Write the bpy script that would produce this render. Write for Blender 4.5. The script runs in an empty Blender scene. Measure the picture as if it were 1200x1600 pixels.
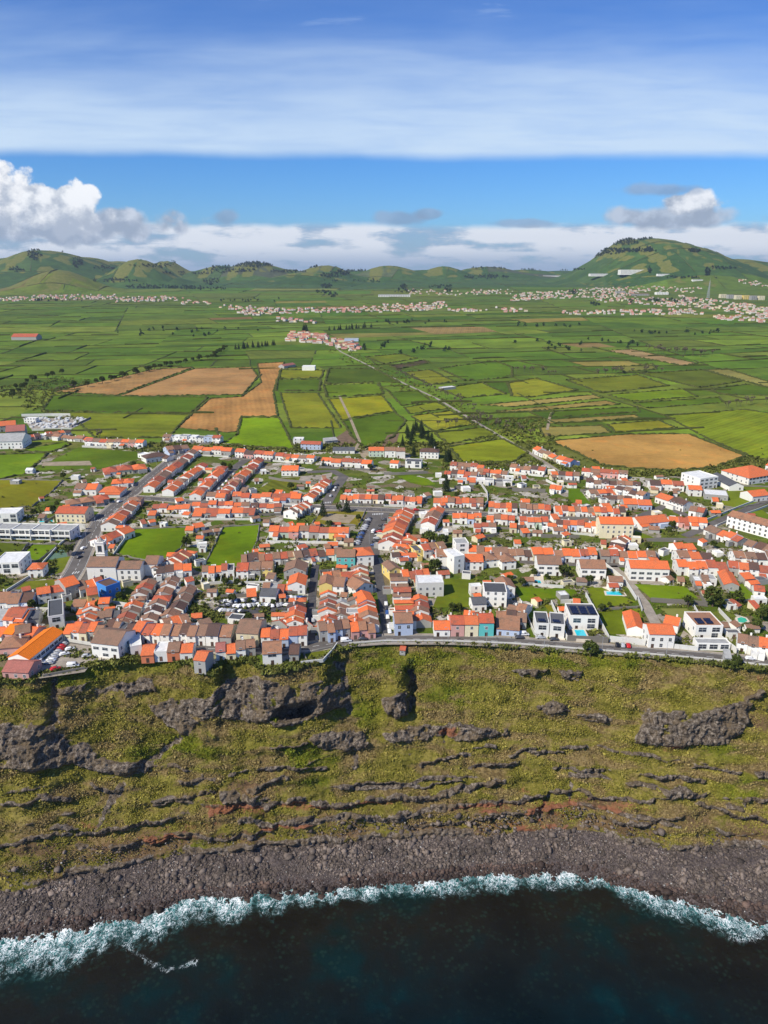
import bpy, math, random
import numpy as np
from mathutils import Vector
S = bpy.context.scene
COL = S.collection
R = math.radians
random.seed(7)
rng = np.random.default_rng(11)

# ------------------------------------------------------------------ camera
CAMZ = 227.0
PITCH = 18.2
FPX = 1155.0
cd = bpy.data.cameras.new('camera')
cam = bpy.data.objects.new('camera', cd); COL.objects.link(cam)
cam.location = (0, 0, CAMZ)
cam.rotation_euler = (R(90 - PITCH), 0, 0)
cd.sensor_fit = 'VERTICAL'; cd.sensor_height = 24.0; cd.sensor_width = 18.0
cd.lens = 24.0 * FPX / 1600.0
cd.clip_start = 1.0; cd.clip_end = 60000.0
S.camera = cam

# ------------------------------------------------------------------ light
SUN_EL, SUN_AZ = 44.0, 232.0          # azimuth clockwise from +Y (the view direction)
sl = bpy.data.lights.new('sun', 'SUN'); sl.energy = 5.0; sl.angle = R(0.5); sl.color = (1.0, 0.925, 0.77)
sun = bpy.data.objects.new('sun', sl); COL.objects.link(sun)
sdir = Vector((math.sin(R(SUN_AZ)) * math.cos(R(SUN_EL)), math.cos(R(SUN_AZ)) * math.cos(R(SUN_EL)), math.sin(R(SUN_EL))))
sun.rotation_euler = sdir.to_track_quat('Z', 'Y').to_euler()
sun.location = (0, 0, 500)
S.view_settings.view_transform = 'Standard'
S.view_settings.look = 'None'
S.view_settings.exposure = 0.17
S.view_settings.gamma = 1.0
S.render.engine = 'CYCLES'
S.cycles.max_bounces = 4
S.cycles.diffuse_bounces = 2
S.cycles.glossy_bounces = 2
S.cycles.volume_bounces = 0
S.cycles.transparent_max_bounces = 4

# ------------------------------------------------------------------ node helper
class NT:
    def __init__(s, tree):
        s.t = tree; s.n = tree.nodes; s.l = tree.links
    def node(s, typ, **kw):
        nd = s.n.new(typ)
        for k, v in kw.items(): setattr(nd, k, v)
        return nd
    def put(s, sock, v):
        if v is None: return
        if hasattr(v, 'is_output') or isinstance(v, bpy.types.NodeSocket): s.l.new(v, sock)
        else:
            if isinstance(v, (tuple, list)) and len(v) == 3 and sock.type == 'RGBA': v = (*v, 1)
            sock.default_value = v
    def m(s, op, a, b=None, c=None, clamp=False):
        nd = s.n.new('ShaderNodeMath'); nd.operation = op; nd.use_clamp = clamp
        s.put(nd.inputs[0], a)
        if b is not None: s.put(nd.inputs[1], b)
        if c is not None: s.put(nd.inputs[2], c)
        return nd.outputs[0]
    def ss(s, v, a, b, lo=0.0, hi=1.0):
        nd = s.n.new('ShaderNodeMapRange'); nd.interpolation_type = 'SMOOTHSTEP'
        s.put(nd.inputs[0], v); s.put(nd.inputs[1], a); s.put(nd.inputs[2], b); s.put(nd.inputs[3], lo); s.put(nd.inputs[4], hi)
        return nd.outputs[0]
    def mix(s, f, a, b, mode='MIX'):
        nd = s.n.new('ShaderNodeMix'); nd.data_type = 'RGBA'; nd.blend_type = mode
        s.put(nd.inputs[0], f); s.put(nd.inputs[6], a); s.put(nd.inputs[7], b)
        return nd.outputs[2]
    def noise(s, vec, scale, detail=4, rough=0.55, dist=0.0):
        nd = s.n.new('ShaderNodeTexNoise')
        if vec is not None: s.l.new(vec, nd.inputs['Vector'])
        nd.inputs['Scale'].default_value = scale; nd.inputs['Detail'].default_value = detail
        nd.inputs['Roughness'].default_value = rough; nd.inputs['Distortion'].default_value = dist
        return nd.outputs[0]
    def vor(s, vec, scale, out='Color', feature='F1', rnd=1.0):
        nd = s.n.new('ShaderNodeTexVoronoi'); nd.feature = feature
        if vec is not None: s.l.new(vec, nd.inputs['Vector'])
        nd.inputs['Scale'].default_value = scale; nd.inputs['Randomness'].default_value = rnd
        return nd.outputs[out]
    def ramp(s, v, stops, interp='LINEAR'):
        nd = s.n.new('ShaderNodeValToRGB'); cr = nd.color_ramp; cr.interpolation = interp
        while len(cr.elements) < len(stops): cr.elements.new(0.5)
        for e, (p, c) in zip(cr.elements, stops):
            e.position = p; e.color = (*c, 1) if len(c) == 3 else c
        s.l.new(v, nd.inputs[0]); return nd.outputs[0]
    def vm(s, op, a, b=None):
        nd = s.n.new('ShaderNodeVectorMath'); nd.operation = op
        s.put(nd.inputs[0], a)
        if b is not None: s.put(nd.inputs[1], b)
        return nd.outputs['Value'] if op in ('DOT_PRODUCT', 'LENGTH') else nd.outputs[0]
    def xyz(s, v):
        nd = s.n.new('ShaderNodeSeparateXYZ'); s.l.new(v, nd.inputs[0]); return nd.outputs
    def comb(s, x, y, z):
        nd = s.n.new('ShaderNodeCombineXYZ')
        for i, v in enumerate((x, y, z)): s.put(nd.inputs[i], v)
        return nd.outputs[0]
    def attr(s, name):
        nd = s.n.new('ShaderNodeAttribute'); nd.attribute_name = name; return nd

# ------------------------------------------------------------------ world: Nishita sky with cloud layers
def build_world():
    def N2(P, sc, det, ro=0.55, di=0.0):
        nd = t.n.new('ShaderNodeTexNoise'); nd.noise_dimensions = '2D'; t.l.new(P, nd.inputs['Vector'])
        for k_, v_ in (('Scale', sc), ('Detail', det), ('Roughness', ro), ('Distortion', di)): nd.inputs[k_].default_value = v_
        return nd.outputs[0]
    w = bpy.data.worlds.new('World'); S.world = w; w.use_nodes = True
    t = NT(w.node_tree); t.n.clear()
    tc = t.node('ShaderNodeTexCoord'); V = tc.outputs['Generated']
    sky = t.node('ShaderNodeTexSky', sky_type='NISHITA'); sky.sun_disc = False
    sky.sun_elevation = R(SUN_EL); sky.sun_rotation = R(SUN_AZ)
    sky.altitude = 200; sky.air_density = 1.0; sky.dust_density = 0.35; sky.ozone_density = 2.2
    x, y, z = t.xyz(V)
    r = t.m('SQRT', t.m('ADD', t.m('MULTIPLY', x, x), t.m('MULTIPLY', y, y)))
    yy = t.m('MAXIMUM', y, t.m('MULTIPLY', r, 0.35))
    yy = t.m('MAXIMUM', yy, 0.02)
    U = t.m('DIVIDE', x, yy); W = t.m('DIVIDE', z, yy)
    hsv = t.node('ShaderNodeHueSaturation'); hsv.inputs['Saturation'].default_value = 1.2; hsv.inputs['Value'].default_value = 1.0
    t.l.new(sky.outputs[0], hsv.inputs['Color'])
    skyc = t.mix(1.0, hsv.outputs[0], t.mix(t.ss(W, 0.05, 0.30), (0.52, 0.98, 1.60), (0.33, 0.86, 1.58)), 'MULTIPLY')
    K = 1 / 0.075
    def c(col): return tuple(v * K for v in col)
    # --- cirrus sheet
    p1 = t.comb(t.m('MULTIPLY', U, 1.3), t.m('MULTIPLY', W, 9.0), 3.1)
    st = N2(p1, 1.7, 4, 0.55, 0.2)
    p2 = t.comb(t.m('MULTIPLY', U, 2.2), t.m('MULTIPLY', W, 20.0), 7.7)
    st2 = N2(p2, 2.6, 5, 0.56, 0.25)
    pe = t.comb(U, 0.3, 1.0)
    en = N2(pe, 5.0, 4, 0.5)
    edge = t.m('ADD', t.m('ADD', 0.1285, t.m('MULTIPLY', U, -0.006)), t.m('MULTIPLY', t.m('SUBTRACT', en, 0.5), 0.012))
    dlt = t.m('SUBTRACT', W, edge)
    low = t.ss(dlt, -0.003, 0.013)
    topv = t.m('ADD', t.m('MULTIPLY', t.m('SUBTRACT', st, 0.5), 0.10), dlt)
    top = t.ss(topv, 0.015, 0.17, 1.0, 0.12)
    body = t.m('MULTIPLY', t.m('MULTIPLY', low, top), t.ss(st2, 0.20, 0.70, 0.74, 0.98))
    wisps = t.m('MULTIPLY', t.ss(st2, 0.50, 0.85, 0, 0.3), t.ss(W, 0.12, 0.17))
    cir = t.m('MAXIMUM', body, wisps)
    colr = t.mix(t.m('MULTIPLY', cir, 0.93), skyc, c((0.58, 0.72, 0.88)))
    # --- low bank on the horizon
    p3 = t.comb(t.m('MULTIPLY', U, 3.0), t.m('MULTIPLY', W, 14.0), 0.4)
    ln = N2(p3, 3.0, 5, 0.62, 0.0)
    p3b = t.comb(t.m('MULTIPLY', U, 1.0), t.m('MULTIPLY', W, 5.0), 4.4)
    ln2 = N2(p3b, 9.0, 6, 0.6)
    lh = t.m('ADD', 0.054, t.m('MULTIPLY', t.m('SUBTRACT', N2(t.comb(U, 0, 9.0), 3.5, 5, 0.6), 0.5), 0.035))
    lm = t.m('MULTIPLY', t.ss(t.m('SUBTRACT', lh, W), -0.004, 0.006), t.ss(ln, 0.30, 0.50, 0.55, 1.0))
    lcol = t.mix(t.ss(t.m('ADD', t.m('MULTIPLY', ln, 0.7), t.m('MULTIPLY', ln2, 0.3)), 0.34, 0.52), c((0.30, 0.40, 0.56)), c((0.78, 0.82, 0.88)))
    lcol = t.mix(t.ss(W, 0.000, 0.034, 0.85, 0.0), lcol, c((0.24, 0.35, 0.53)))
    colr = t.mix(lm, colr, lcol)
    # --- puffy clouds
    PW = t.comb(U, t.m('MULTIPLY', W, 1.25), 0.0)
    pn = N2(PW, 15.0, 6, 0.60); pn2 = N2(t.vm('ADD', PW, (0.012, -0.014, 0.0)), 15.0, 5, 0.60)
    vnode = t.n.new('ShaderNodeTexVoronoi'); vnode.voronoi_dimensions = '2D'; vnode.inputs['Scale'].default_value = 30.0; t.l.new(PW, vnode.inputs['Vector'])
    vo = vnode.outputs['Distance']
    rel = t.m('MULTIPLY', t.m('SUBTRACT', pn, pn2), 2.6)
    rough = t.m('ADD', t.m('MULTIPLY', t.m('SUBTRACT', pn, 0.5), -1.0), t.m('MULTIPLY', t.m('SUBTRACT', vo, 0.35), 0.50))
    def puff(u0, w0, ru, rw, colr, bright, dark, soft=0.08, alpha=1.0, flat=False):
        du = t.m('DIVIDE', t.m('SUBTRACT', U, u0), ru); dw = t.m('DIVIDE', t.m('SUBTRACT', W, w0), rw)
        d = t.m('SQRT', t.m('ADD', t.m('MULTIPLY', du, du), t.m('MULTIPLY', dw, dw)))
        msk = t.m('MULTIPLY', t.ss(t.m('ADD', d, rough), 0.86 - soft, 0.86 + soft, 1.0, 0.0), alpha)
        sh = t.ss(t.m('ADD', rel, t.m('ADD', 0.42, t.m('MULTIPLY', dw, 0.42))), 0.0, 0.85)
        return t.mix(msk, colr, t.mix(sh, tuple(v * K for v in dark), tuple(v * K for v in bright)))
    B = (0.84, 0.87, 0.92); D = (0.32, 0.39, 0.50); G = (0.30, 0.40, 0.56); GD = (0.22, 0.31, 0.46)
    colr = puff(-0.44, 0.058, 0.20, 0.030, colr, (0.60, 0.66, 0.76), D, 0.16)
    colr = puff(-0.51, 0.085, 0.115, 0.050, colr, (0.92, 0.93, 0.95), (0.42, 0.48, 0.58))
    colr = puff(-0.40, 0.070, 0.068, 0.034, colr, (0.90, 0.92, 0.95), (0.42, 0.48, 0.58))
    colr = puff(0.36, 0.062, 0.10, 0.016, colr, (0.50, 0.58, 0.70), D, 0.25)
    colr = puff(0.385, 0.077, 0.045, 0.017, colr, B, D, 0.14)
    for (u0, w0, ru, rw) in ((-0.198, 0.0625, 0.018, 0.011), (0.020, 0.0605, 0.036, 0.011), (0.058, 0.066, 0.026, 0.008), (0.345, 0.094, 0.05, 0.009), (0.18, 0.054, 0.05, 0.006)):
        colr = puff(u0, w0, ru, rw, colr, G, GD, 0.30, 0.7)
    colr = t.mix(t.ss(W, -0.02, 0.0, 1.0, 0.0), colr, c((0.10, 0.14, 0.16)))
    bg = t.node('ShaderNodeBackground'); bg.inputs[1].default_value = 0.075
    t.l.new(colr, bg.inputs[0])
    out = t.node('ShaderNodeOutputWorld'); t.l.new(bg.outputs[0], out.inputs[0])
    w.cycles.sampling_method = 'MANUAL'; w.cycles.sample_map_resolution = 512
build_world()

# ------------------------------------------------------------------ numpy noise
def _h(ix, iy, iz):
    n = (ix.astype(np.int64) * 374761393 + iy.astype(np.int64) * 668265263 + iz.astype(np.int64) * 2147483647) & 0xffffffff
    n = ((n ^ (n >> 13)) * 1274126177) & 0xffffffff
    n = (n ^ (n >> 16)) & 0xffff
    return n / 65535.0
def vnoise(x, y, z=0.0):
    x = np.asarray(x, float); y = np.asarray(y, float); z = np.zeros_like(x) + z
    ix, iy, iz = np.floor(x), np.floor(y), np.floor(z)
    fx, fy, fz = x - ix, y - iy, z - iz
    fx = fx * fx * (3 - 2 * fx); fy = fy * fy * (3 - 2 * fy); fz = fz * fz * (3 - 2 * fz)
    def L(a, b, t): return a + (b - a) * t
    c = [[[_h(ix + i, iy + j, iz + k) for k in (0, 1)] for j in (0, 1)] for i in (0, 1)]
    return L(L(L(c[0][0][0], c[1][0][0], fx), L(c[0][1][0], c[1][1][0], fx), fy),
             L(L(c[0][0][1], c[1][0][1], fx), L(c[0][1][1], c[1][1][1], fx), fy), fz)
def fbm(x, y, z=0.0, o=4, g=0.5):
    s = 0; a = 1; tot = 0; f = 1
    for i in range(o):
        s = s + a * vnoise(np.asarray(x) * f, np.asarray(y) * f, np.asarray(z) * f + i * 17.3); tot += a; a *= g; f *= 2.03
    return s / tot * 2 - 1

# ------------------------------------------------------------------ projection helpers
CP, SP = math.cos(R(PITCH)), math.sin(R(PITCH))
def ray(px, py):
    a = (np.asarray(px, float) - 600) / FPX; b = (800 - np.asarray(py, float)) / FPX
    return a, CP + b * SP, -SP + b * CP
def proj(x, y, z):
    dz = z - CAMZ
    f = y * CP - dz * SP
    return 600 + FPX * x / f, 800 - FPX * (y * SP + dz * CP) / f
LAND = 70.0
HILLS = []  # x, y, sx, sy, amp, power
def hterr(x, y):
    x = np.asarray(x, float); y = np.asarray(y, float)
    h = LAND + 0.0145 * np.clip(y - 1500, 0, 7500) * np.clip((y - 1500) / 900, 0, 1)
    und = np.clip((y - 1600) / 2500, 0, 1)
    h = h + und * 9 * fbm(x / 900, y / 900, 3.3, 3)
    if HILLS:
        b = np.zeros_like(h)
        for (hx, hy, wl, wr, sy, A, p) in HILLS:
            dx = x - hx
            w = np.where(dx < 0, wl, wr)
            d = np.sqrt((dx / w) ** 2 + ((y - hy) / sy) ** 2)
            b = np.maximum(b, A * np.clip(np.cos(np.clip(d, 0, 1) * math.pi) * 0.5 + 0.5, 0, 1) ** p)
        h = h + b * (0.93 + 0.10 * fbm(x / 420, y / 420, 8.8, 3)) + np.clip(b / 60, 0, 1) * 4 * fbm(x / 180, y / 180, 5.5, 3)
    return h
def P(px, py, z=LAND):
    a, b, c = ray(px, py); t = (z - CAMZ) / c
    return (float(a * t), float(b * t), z)
def hillset():
    L = [  # px, top py, distance, left px half width, right px half width, depth half width, power
        (62, 377, 5600, 90, 120, 900, 0.8), (10, 392, 5600, 60, 60, 700, 1), (130, 391, 5900, 70, 80, 700, 0.9), (90, 414, 4300, 75, 70, 420, 1.1),
        (213, 395, 5400, 55, 62, 500, 1.0), (262, 401, 6200, 55, 35, 500, 0.8), (180, 402, 6500, 100, 100, 700, 1),
        (345, 410, 6300, 55, 60, 600, 0.8), (395, 405, 6200, 60, 70, 600, 0.7), (440, 417, 6400, 60, 60, 600, 0.8),
        (510, 410, 6000, 60, 50, 600, 0.9), (605, 410, 6300, 50, 70, 600, 0.8), (690, 410, 6400, 42, 48, 500, 0.9),
        (758, 412, 6800, 62, 75, 600, 0.8), (815, 418, 7200, 50, 60, 600, 0.9), (560, 420, 6900, 120, 160, 600, 0.8), (480, 422, 5600, 80, 80, 500, 1),
        (1030, 367, 5600, 152, 165, 1150, 0.78), (985, 371, 5700, 90, 60, 700, 0.8), (1150, 402, 5500, 120, 140, 900, 0.8), (1260, 404, 5400, 120, 160, 900, 0.9),
        (-70, 388, 5600, 120, 120, 900, 0.9), (880, 421, 7400, 90, 90, 700, 0.8), (300, 421, 7000, 160, 200, 700, 0.7), (700, 421, 7600, 300, 300, 700, 0.7)]
    out = []
    for (px, py, D, wl, wr, sy, p) in L:
        a, b, c = ray(px, py); t = D / b
        z = CAMZ + c * t; x = a * t
        A = z - float(hterr(np.array([x]), np.array([D]))[0])
        q = 1.06 if A > 150 and x > 1500 else 1.75
        out.append((float(x), D, q * wl / FPX * t, q * wr / FPX * t, sy * 1.2, max(A * (1 if q < 1.2 else .88), 4), p * (0.95 if q < 1.2 else 1.5)))
    HILLS.extend(out)
hillset()
def cast(px, py):
    """where the sight line through a pixel of the photograph meets the terrain"""
    px = np.atleast_1d(np.asarray(px, float)); py = np.atleast_1d(np.asarray(py, float))
    a, b, c = ray(px, py)
    X = np.full(px.shape, np.nan); Y = X.copy(); Z = X.copy(); done = np.zeros(px.shape, bool)
    d = 260.0
    prev = d
    while d < 9500:
        t = d / b; x = a * t; z = CAMZ + c * t
        h = hterr(x, np.full_like(x, d))
        hit = (~done) & (z <= h)
        X[hit] = x[hit]; Y[hit] = d; Z[hit] = h[hit]; done |= hit
        if done.all(): break
        d *= 1.006
    return X, Y, Z

# ------------------------------------------------------------------ object helpers
def tag(o, label=None, cat=None, group=None, kind=None):
    if label: o['label'] = label
    if cat: o['category'] = cat
    if group: o['group'] = group
    if kind: o['kind'] = kind
    return o
def link(name, me, mat=None, parent=None, loc=None, rz=None):
    o = bpy.data.objects.new(name, me); COL.objects.link(o)
    if mat is not None and me is not None and len(me.materials) == 0:
        for mm in (mat if isinstance(mat, (list, tuple)) else [mat]): me.materials.append(mm)
    if parent: o.parent = parent
    if loc is not None: o.location = loc
    if rz is not None: o.rotation_euler = (0, 0, rz)
    return o
def empty(name, loc, rz=0.0):
    o = bpy.data.objects.new(name, None); COL.objects.link(o); o.location = loc; o.rotation_euler = (0, 0, rz)
    o.empty_display_size = 0.5
    return o
def mesh(name, v, f, mi=None, smooth=False):
    me = bpy.data.meshes.new(name); me.from_pydata(v, [], f); 
    if mi is not None: me.polygons.foreach_set('material_index', mi)
    if smooth: me.polygons.foreach_set('use_smooth', [True] * len(me.polygons))
    me.update(); return me
def npmesh(name, V, F, smooth=False, attrs=None, fattrs=None):
    V = np.asarray(V, np.float32); F = np.asarray(F, np.int32); k = F.shape[1]
    me = bpy.data.meshes.new(name)
    me.vertices.add(len(V)); me.vertices.foreach_set('co', V.ravel())
    me.loops.add(F.size); me.loops.foreach_set('vertex_index', F.ravel())
    me.polygons.add(len(F)); me.polygons.foreach_set('loop_start', np.arange(0, F.size, k, dtype=np.int32))
    me.polygons.foreach_set('loop_total', np.full(len(F), k, np.int32))
    if smooth: me.polygons.foreach_set('use_smooth', np.ones(len(F), bool))
    me.update(calc_edges=True)
    for nm, a in (attrs or {}).items():
        if a.ndim == 2:
            at = me.attributes.new(nm, 'FLOAT_COLOR', 'POINT'); q = np.ones((len(V), 4), np.float32); q[:, :3] = a; at.data.foreach_set('color', q.ravel())
        else:
            at = me.attributes.new(nm, 'FLOAT', 'POINT'); at.data.foreach_set('value', a.astype(np.float32))
    for nm, a in (fattrs or {}).items():
        if a.ndim == 2:
            at = me.attributes.new(nm, 'FLOAT_COLOR', 'FACE'); q = np.ones((len(F), 4), np.float32); q[:, :3] = a; at.data.foreach_set('color', q.ravel())
        else:
            at = me.attributes.new(nm, 'FLOAT', 'FACE'); at.data.foreach_set('value', a.astype(np.float32))
    return me
def grid_faces(nr, nc):
    i = np.arange(nr - 1)[:, None] * nc + np.arange(nc - 1)[None, :]
    return np.stack([i, i + 1, i + nc + 1, i + nc], -1).reshape(-1, 4)
class MB:
    def __init__(s): s.v = []; s.f = []; s.mi = []
    def box(s, x0, x1, y0, y1, z0, z1, m=0, bottom=False):
        b = len(s.v)
        s.v += [(x0, y0, z0), (x1, y0, z0), (x1, y1, z0), (x0, y1, z0), (x0, y0, z1), (x1, y0, z1), (x1, y1, z1), (x0, y1, z1)]
        fs = [(0, 1, 5, 4), (1, 2, 6, 5), (2, 3, 7, 6), (3, 0, 4, 7), (4, 5, 6, 7), (3, 2, 1, 0)]
        for q in fs: s.f.append(tuple(b + i for i in q)); s.mi.append(m)
    def poly(s, pts, m=0):
        b = len(s.v); s.v += list(pts); s.f.append(tuple(range(b, b + len(pts)))); s.mi.append(m)
    def slab(s, pts, th, m=0):
        """a solid plate: top polygon pts, thickened downwards"""
        b = len(s.v); n = len(pts); s.v += list(pts) + [(p[0], p[1], p[2] - th) for p in pts]
        s.f.append(tuple(range(b, b + n))); s.mi.append(m)
        s.f.append(tuple(reversed(range(b + n, b + 2 * n)))); s.mi.append(m)
        for i in range(n):
            j = (i + 1) % n; s.f.append((b + i, b + n + i, b + n + j, b + j)); s.mi.append(m)
    def cyl(s, x, y, z0, z1, r0, r1, n=8, m=0, cap=True):
        b = len(s.v)
        for (z, r) in ((z0, r0), (z1, r1)):
            for i in range(n):
                a = 2 * math.pi * i / n; s.v.append((x + r * math.cos(a), y + r * math.sin(a), z))
        for i in range(n):
            j = (i + 1) % n; s.f.append((b + i, b + j, b + n + j, b + n + i)); s.mi.append(m)
        if cap: s.f.append(tuple(b + n + i for i in range(n))); s.mi.append(m); s.f.append(tuple(b + n - 1 - i for i in range(n))); s.mi.append(m)
    def tube(s, p0, p1, r0, r1, n=5, m=0):
        p0 = Vector(p0); p1 = Vector(p1); d = (p1 - p0).normalized()
        u = d.orthogonal().normalized(); w = d.cross(u); b = len(s.v)
        for (p, r) in ((p0, r0), (p1, r1)):
            for i in range(n):
                a = 2 * math.pi * i / n; s.v.append(tuple(p + u * (r * math.cos(a)) + w * (r * math.sin(a))))
        for i in range(n):
            j = (i + 1) % n; s.f.append((b + i, b + j, b + n + j, b + n + i)); s.mi.append(m)
    def me(s, name, smooth=False): return mesh(name, s.v, s.f, s.mi, smooth)
    def build(s, name, mat, parent=None, loc=None, rz=None, smooth=False):
        return link(name, s.me(name, smooth), mat, parent, loc, rz)

# ------------------------------------------------------------------ materials
def newmat(name, rough=0.85, spec=0.2):
    m = bpy.data.materials.new(name); m.use_nodes = True
    t = NT(m.node_tree); b = m.node_tree.nodes['Principled BSDF']
    b.inputs['Roughness'].default_value = rough; b.inputs['Specular IOR Level'].default_value = spec
    return m, t, b
def posn(t):
    g = t.node('ShaderNodeNewGeometry'); return g.outputs['Position']
def bump(t, b, h, dist=0.1, strength=0.6):
    n = t.node('ShaderNodeBump'); n.inputs['Strength'].default_value = strength; n.inputs['Distance'].default_value = dist
    t.l.new(h, n.inputs['Height']); t.l.new(n.outputs[0], b.inputs['Normal'])
def simple(name, c, var=0.18, scale=0.6, rough=0.85, orand=0.0, spec=0.2, fine=6.0):
    m, t, b = newmat(name, rough, spec); p = posn(t)
    n = t.noise(p, scale, 5, 0.6); n2 = t.noise(p, fine, 3, 0.6)
    v = t.m('ADD', t.m('MULTIPLY', n, 0.6), t.m('MULTIPLY', n2, 0.4))
    k = t.ss(v, 0.3, 0.7, 1 - var, 1 + var)
    if orand:
        oi = t.node('ShaderNodeObjectInfo'); k = t.m('MULTIPLY', k, t.ss(oi.outputs['Random'], 0, 1, 1 - orand, 1 + orand))
    cc = t.mix(1.0, c, t.comb(k, k, k), 'MULTIPLY')
    t.l.new(cc, b.inputs['Base Color']); return m
def roofmat(name, c, c2, moss=(0.10, 0.09, 0.07), mossamt=0.5):
    m, t, b = newmat(name, 0.8); tc = t.node('ShaderNodeTexCoord'); p = posn(t); o = tc.outputs['Object']
    oi = t.node('ShaderNodeObjectInfo'); rn = oi.outputs['Random']
    base = t.mix(rn, c, c2)
    n = t.noise(p, 0.30, 6, 0.72)
    base = t.mix(t.ss(n, 0.46, 0.70, 0, mossamt), base, moss)
    n2 = t.noise(p, 3.5, 3, 0.7)
    k = t.ss(n2, 0.3, 0.7, 0.70, 1.22); base = t.mix(1.0, base, t.comb(k, k, k), 'MULTIPLY')
    x, y, z = t.xyz(o)
    w = t.m('SINE', t.m('MULTIPLY', z, 24.0))
    kk = t.ss(w, -1, 1, 0.88, 1.06); base = t.mix(1.0, base, t.comb(kk, kk, kk), 'MULTIPLY')
    t.l.new(base, b.inputs['Base Color']); bump(t, b, n2, 0.08); return m
M = {}
ROOF = {
    'o': roofmat('roof_orange_tile', (0.78, 0.170, 0.050), (0.60, 0.155, 0.060), (0.32, 0.145, 0.08), 0.5),
    'r': roofmat('roof_red_tile', (0.52, 0.115, 0.055), (0.36, 0.11, 0.065), (0.18, 0.10, 0.07), 0.75),
    'b': roofmat('roof_brown_tile', (0.36, 0.175, 0.10), (0.24, 0.145, 0.10), (0.15, 0.115, 0.085), 0.7),
    'd': roofmat('roof_dark_brown_tile', (0.14, 0.075, 0.055), (0.11, 0.07, 0.06), (0.07, 0.06, 0.05), 0.6),
    'O': roofmat('roof_bright_orange_sheet', (0.82, 0.20, 0.015), (0.82, 0.20, 0.015), (0.6, 0.15, 0.02), 0.2),
    'p': roofmat('roof_pink_red_sheet', (0.40, 0.14, 0.11), (0.33, 0.13, 0.11), (0.2, 0.1, 0.08), 0.5),
    'g': roofmat('roof_dark_grey_slab', (0.085, 0.09, 0.10), (0.13, 0.13, 0.14), (0.06, 0.06, 0.06), 0.6),
    'w': simple('roof_white_slab', (0.66, 0.66, 0.64), 0.18, 0.5),
    's': simple('roof_concrete_slab', (0.33, 0.33, 0.32), 0.25, 0.5),
}
RNAME = {'o': 'orange', 'r': 'red', 'b': 'brown', 'd': 'dark brown', 'O': 'bright orange', 'p': 'pinkish', 'g': 'dark grey', 'w': 'white', 's': 'pale grey'}
def wallmat(name, c, dirt=0.5):
    m, t, b = newmat(name, 0.8); p = posn(t)
    oi = t.node('ShaderNodeObjectInfo')
    sp = t.vm('MULTIPLY', p, (0.9, 0.9, 0.25))
    n = t.noise(sp, 0.9, 6, 0.68)
    k = t.ss(oi.outputs['Random'], 0, 1, 0.86, 1.04)
    base = t.mix(1.0, c, t.comb(k, k, t.m('MULTIPLY', k, 0.985)), 'MULTIPLY')
    base = t.mix(t.ss(n, 0.54, 0.80, 0, dirt), base, (0.22, 0.20, 0.17))
    t.l.new(base, b.inputs['Base Color']); return m
WALL = {
    'w': wallmat('wall_white', (0.84, 0.82, 0.77), 0.35), 'c': wallmat('wall_cream', (0.74, 0.66, 0.46)), 'y': wallmat('wall_yellow', (0.78, 0.60, 0.20)),
    'p': wallmat('wall_pink', (0.66, 0.36, 0.32)), 't': wallmat('wall_turquoise', (0.14, 0.56, 0.54)), 's': wallmat('wall_pale_blue', (0.50, 0.58, 0.74)),
    'B': wallmat('wall_bright_blue', (0.06, 0.25, 0.66), 0.3), 'k': wallmat('wall_grey_render', (0.36, 0.35, 0.33), 0.7), 'e': wallmat('wall_pale_green', (0.52, 0.62, 0.50)),
    'a': wallmat('wall_terracotta', (0.62, 0.20, 0.10)), 'm': wallmat('wall_mottled_white', (0.68, 0.67, 0.63), 0.95),
}
WNAME = {'w': 'white', 'c': 'cream', 'y': 'yellow', 'p': 'pink', 't': 'turquoise', 's': 'pale blue', 'B': 'bright blue', 'k': 'grey', 'e': 'pale green', 'a': 'terracotta', 'm': 'mottled white'}
M['glass'] = simple('window_glass', (0.035, 0.045, 0.06), 0.3, 1.0, 0.12, 0.3, 0.6)
M['frame'] = simple('window_frame', (0.72, 0.72, 0.70), 0.1)
M['basalt'] = simple('dark_stone_trim', (0.09, 0.085, 0.08), 0.3)
M['door'] = simple('painted_door', (0.10, 0.06, 0.045), 0.2, 1, 0.6, 0.6)
M['asphalt'] = simple('asphalt', (0.120, 0.108, 0.098), 0.26, 0.12, 0.9, fine=3.0)
M['concrete'] = simple('concrete_paving', (0.30, 0.26, 0.21), 0.28, 0.2, 0.9, fine=2.0)
M['cobble'] = simple('dark_street', (0.075, 0.072, 0.075), 0.3, 0.4)
M['paint'] = simple('white_road_paint', (0.62, 0.62, 0.60), 0.15)
M['dirt'] = simple('bare_earth', (0.16, 0.105, 0.065), 0.35, 0.2)
M['track'] = simple('dirt_track', (0.30, 0.24, 0.16), 0.3, 0.2)
M['grave'] = simple('grave_stone', (0.60, 0.60, 0.58), 0.3, 0.6)
M['pool'] = simple('pool_water', (0.02, 0.52, 0.62), 0.08, 0.5, 0.08, 0, 0.6)
M['poolg'] = simple('pool_cover_green', (0.05, 0.40, 0.26), 0.2, 0.5)
M['terrace'] = simple('pale_terrace', (0.62, 0.55, 0.44), 0.1)
M['court'] = simple('court_green', (0.10, 0.17, 0.12), 0.2)
M['gwall'] = wallmat('garden_wall_white', (0.66, 0.65, 0.61), 0.7)
M['gwallk'] = wallmat('garden_wall_stone', (0.20, 0.185, 0.165), 0.7)
M['solar'] = simple('solar_glass', (0.012, 0.018, 0.05), 0.2, 2, 0.15, 0, 0.6)
M['tyre'] = simple('tyre_rubber', (0.02, 0.02, 0.02), 0.1)
M['bark'] = simple('tree_bark', (0.10, 0.075, 0.055), 0.3, 1.0)
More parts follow.
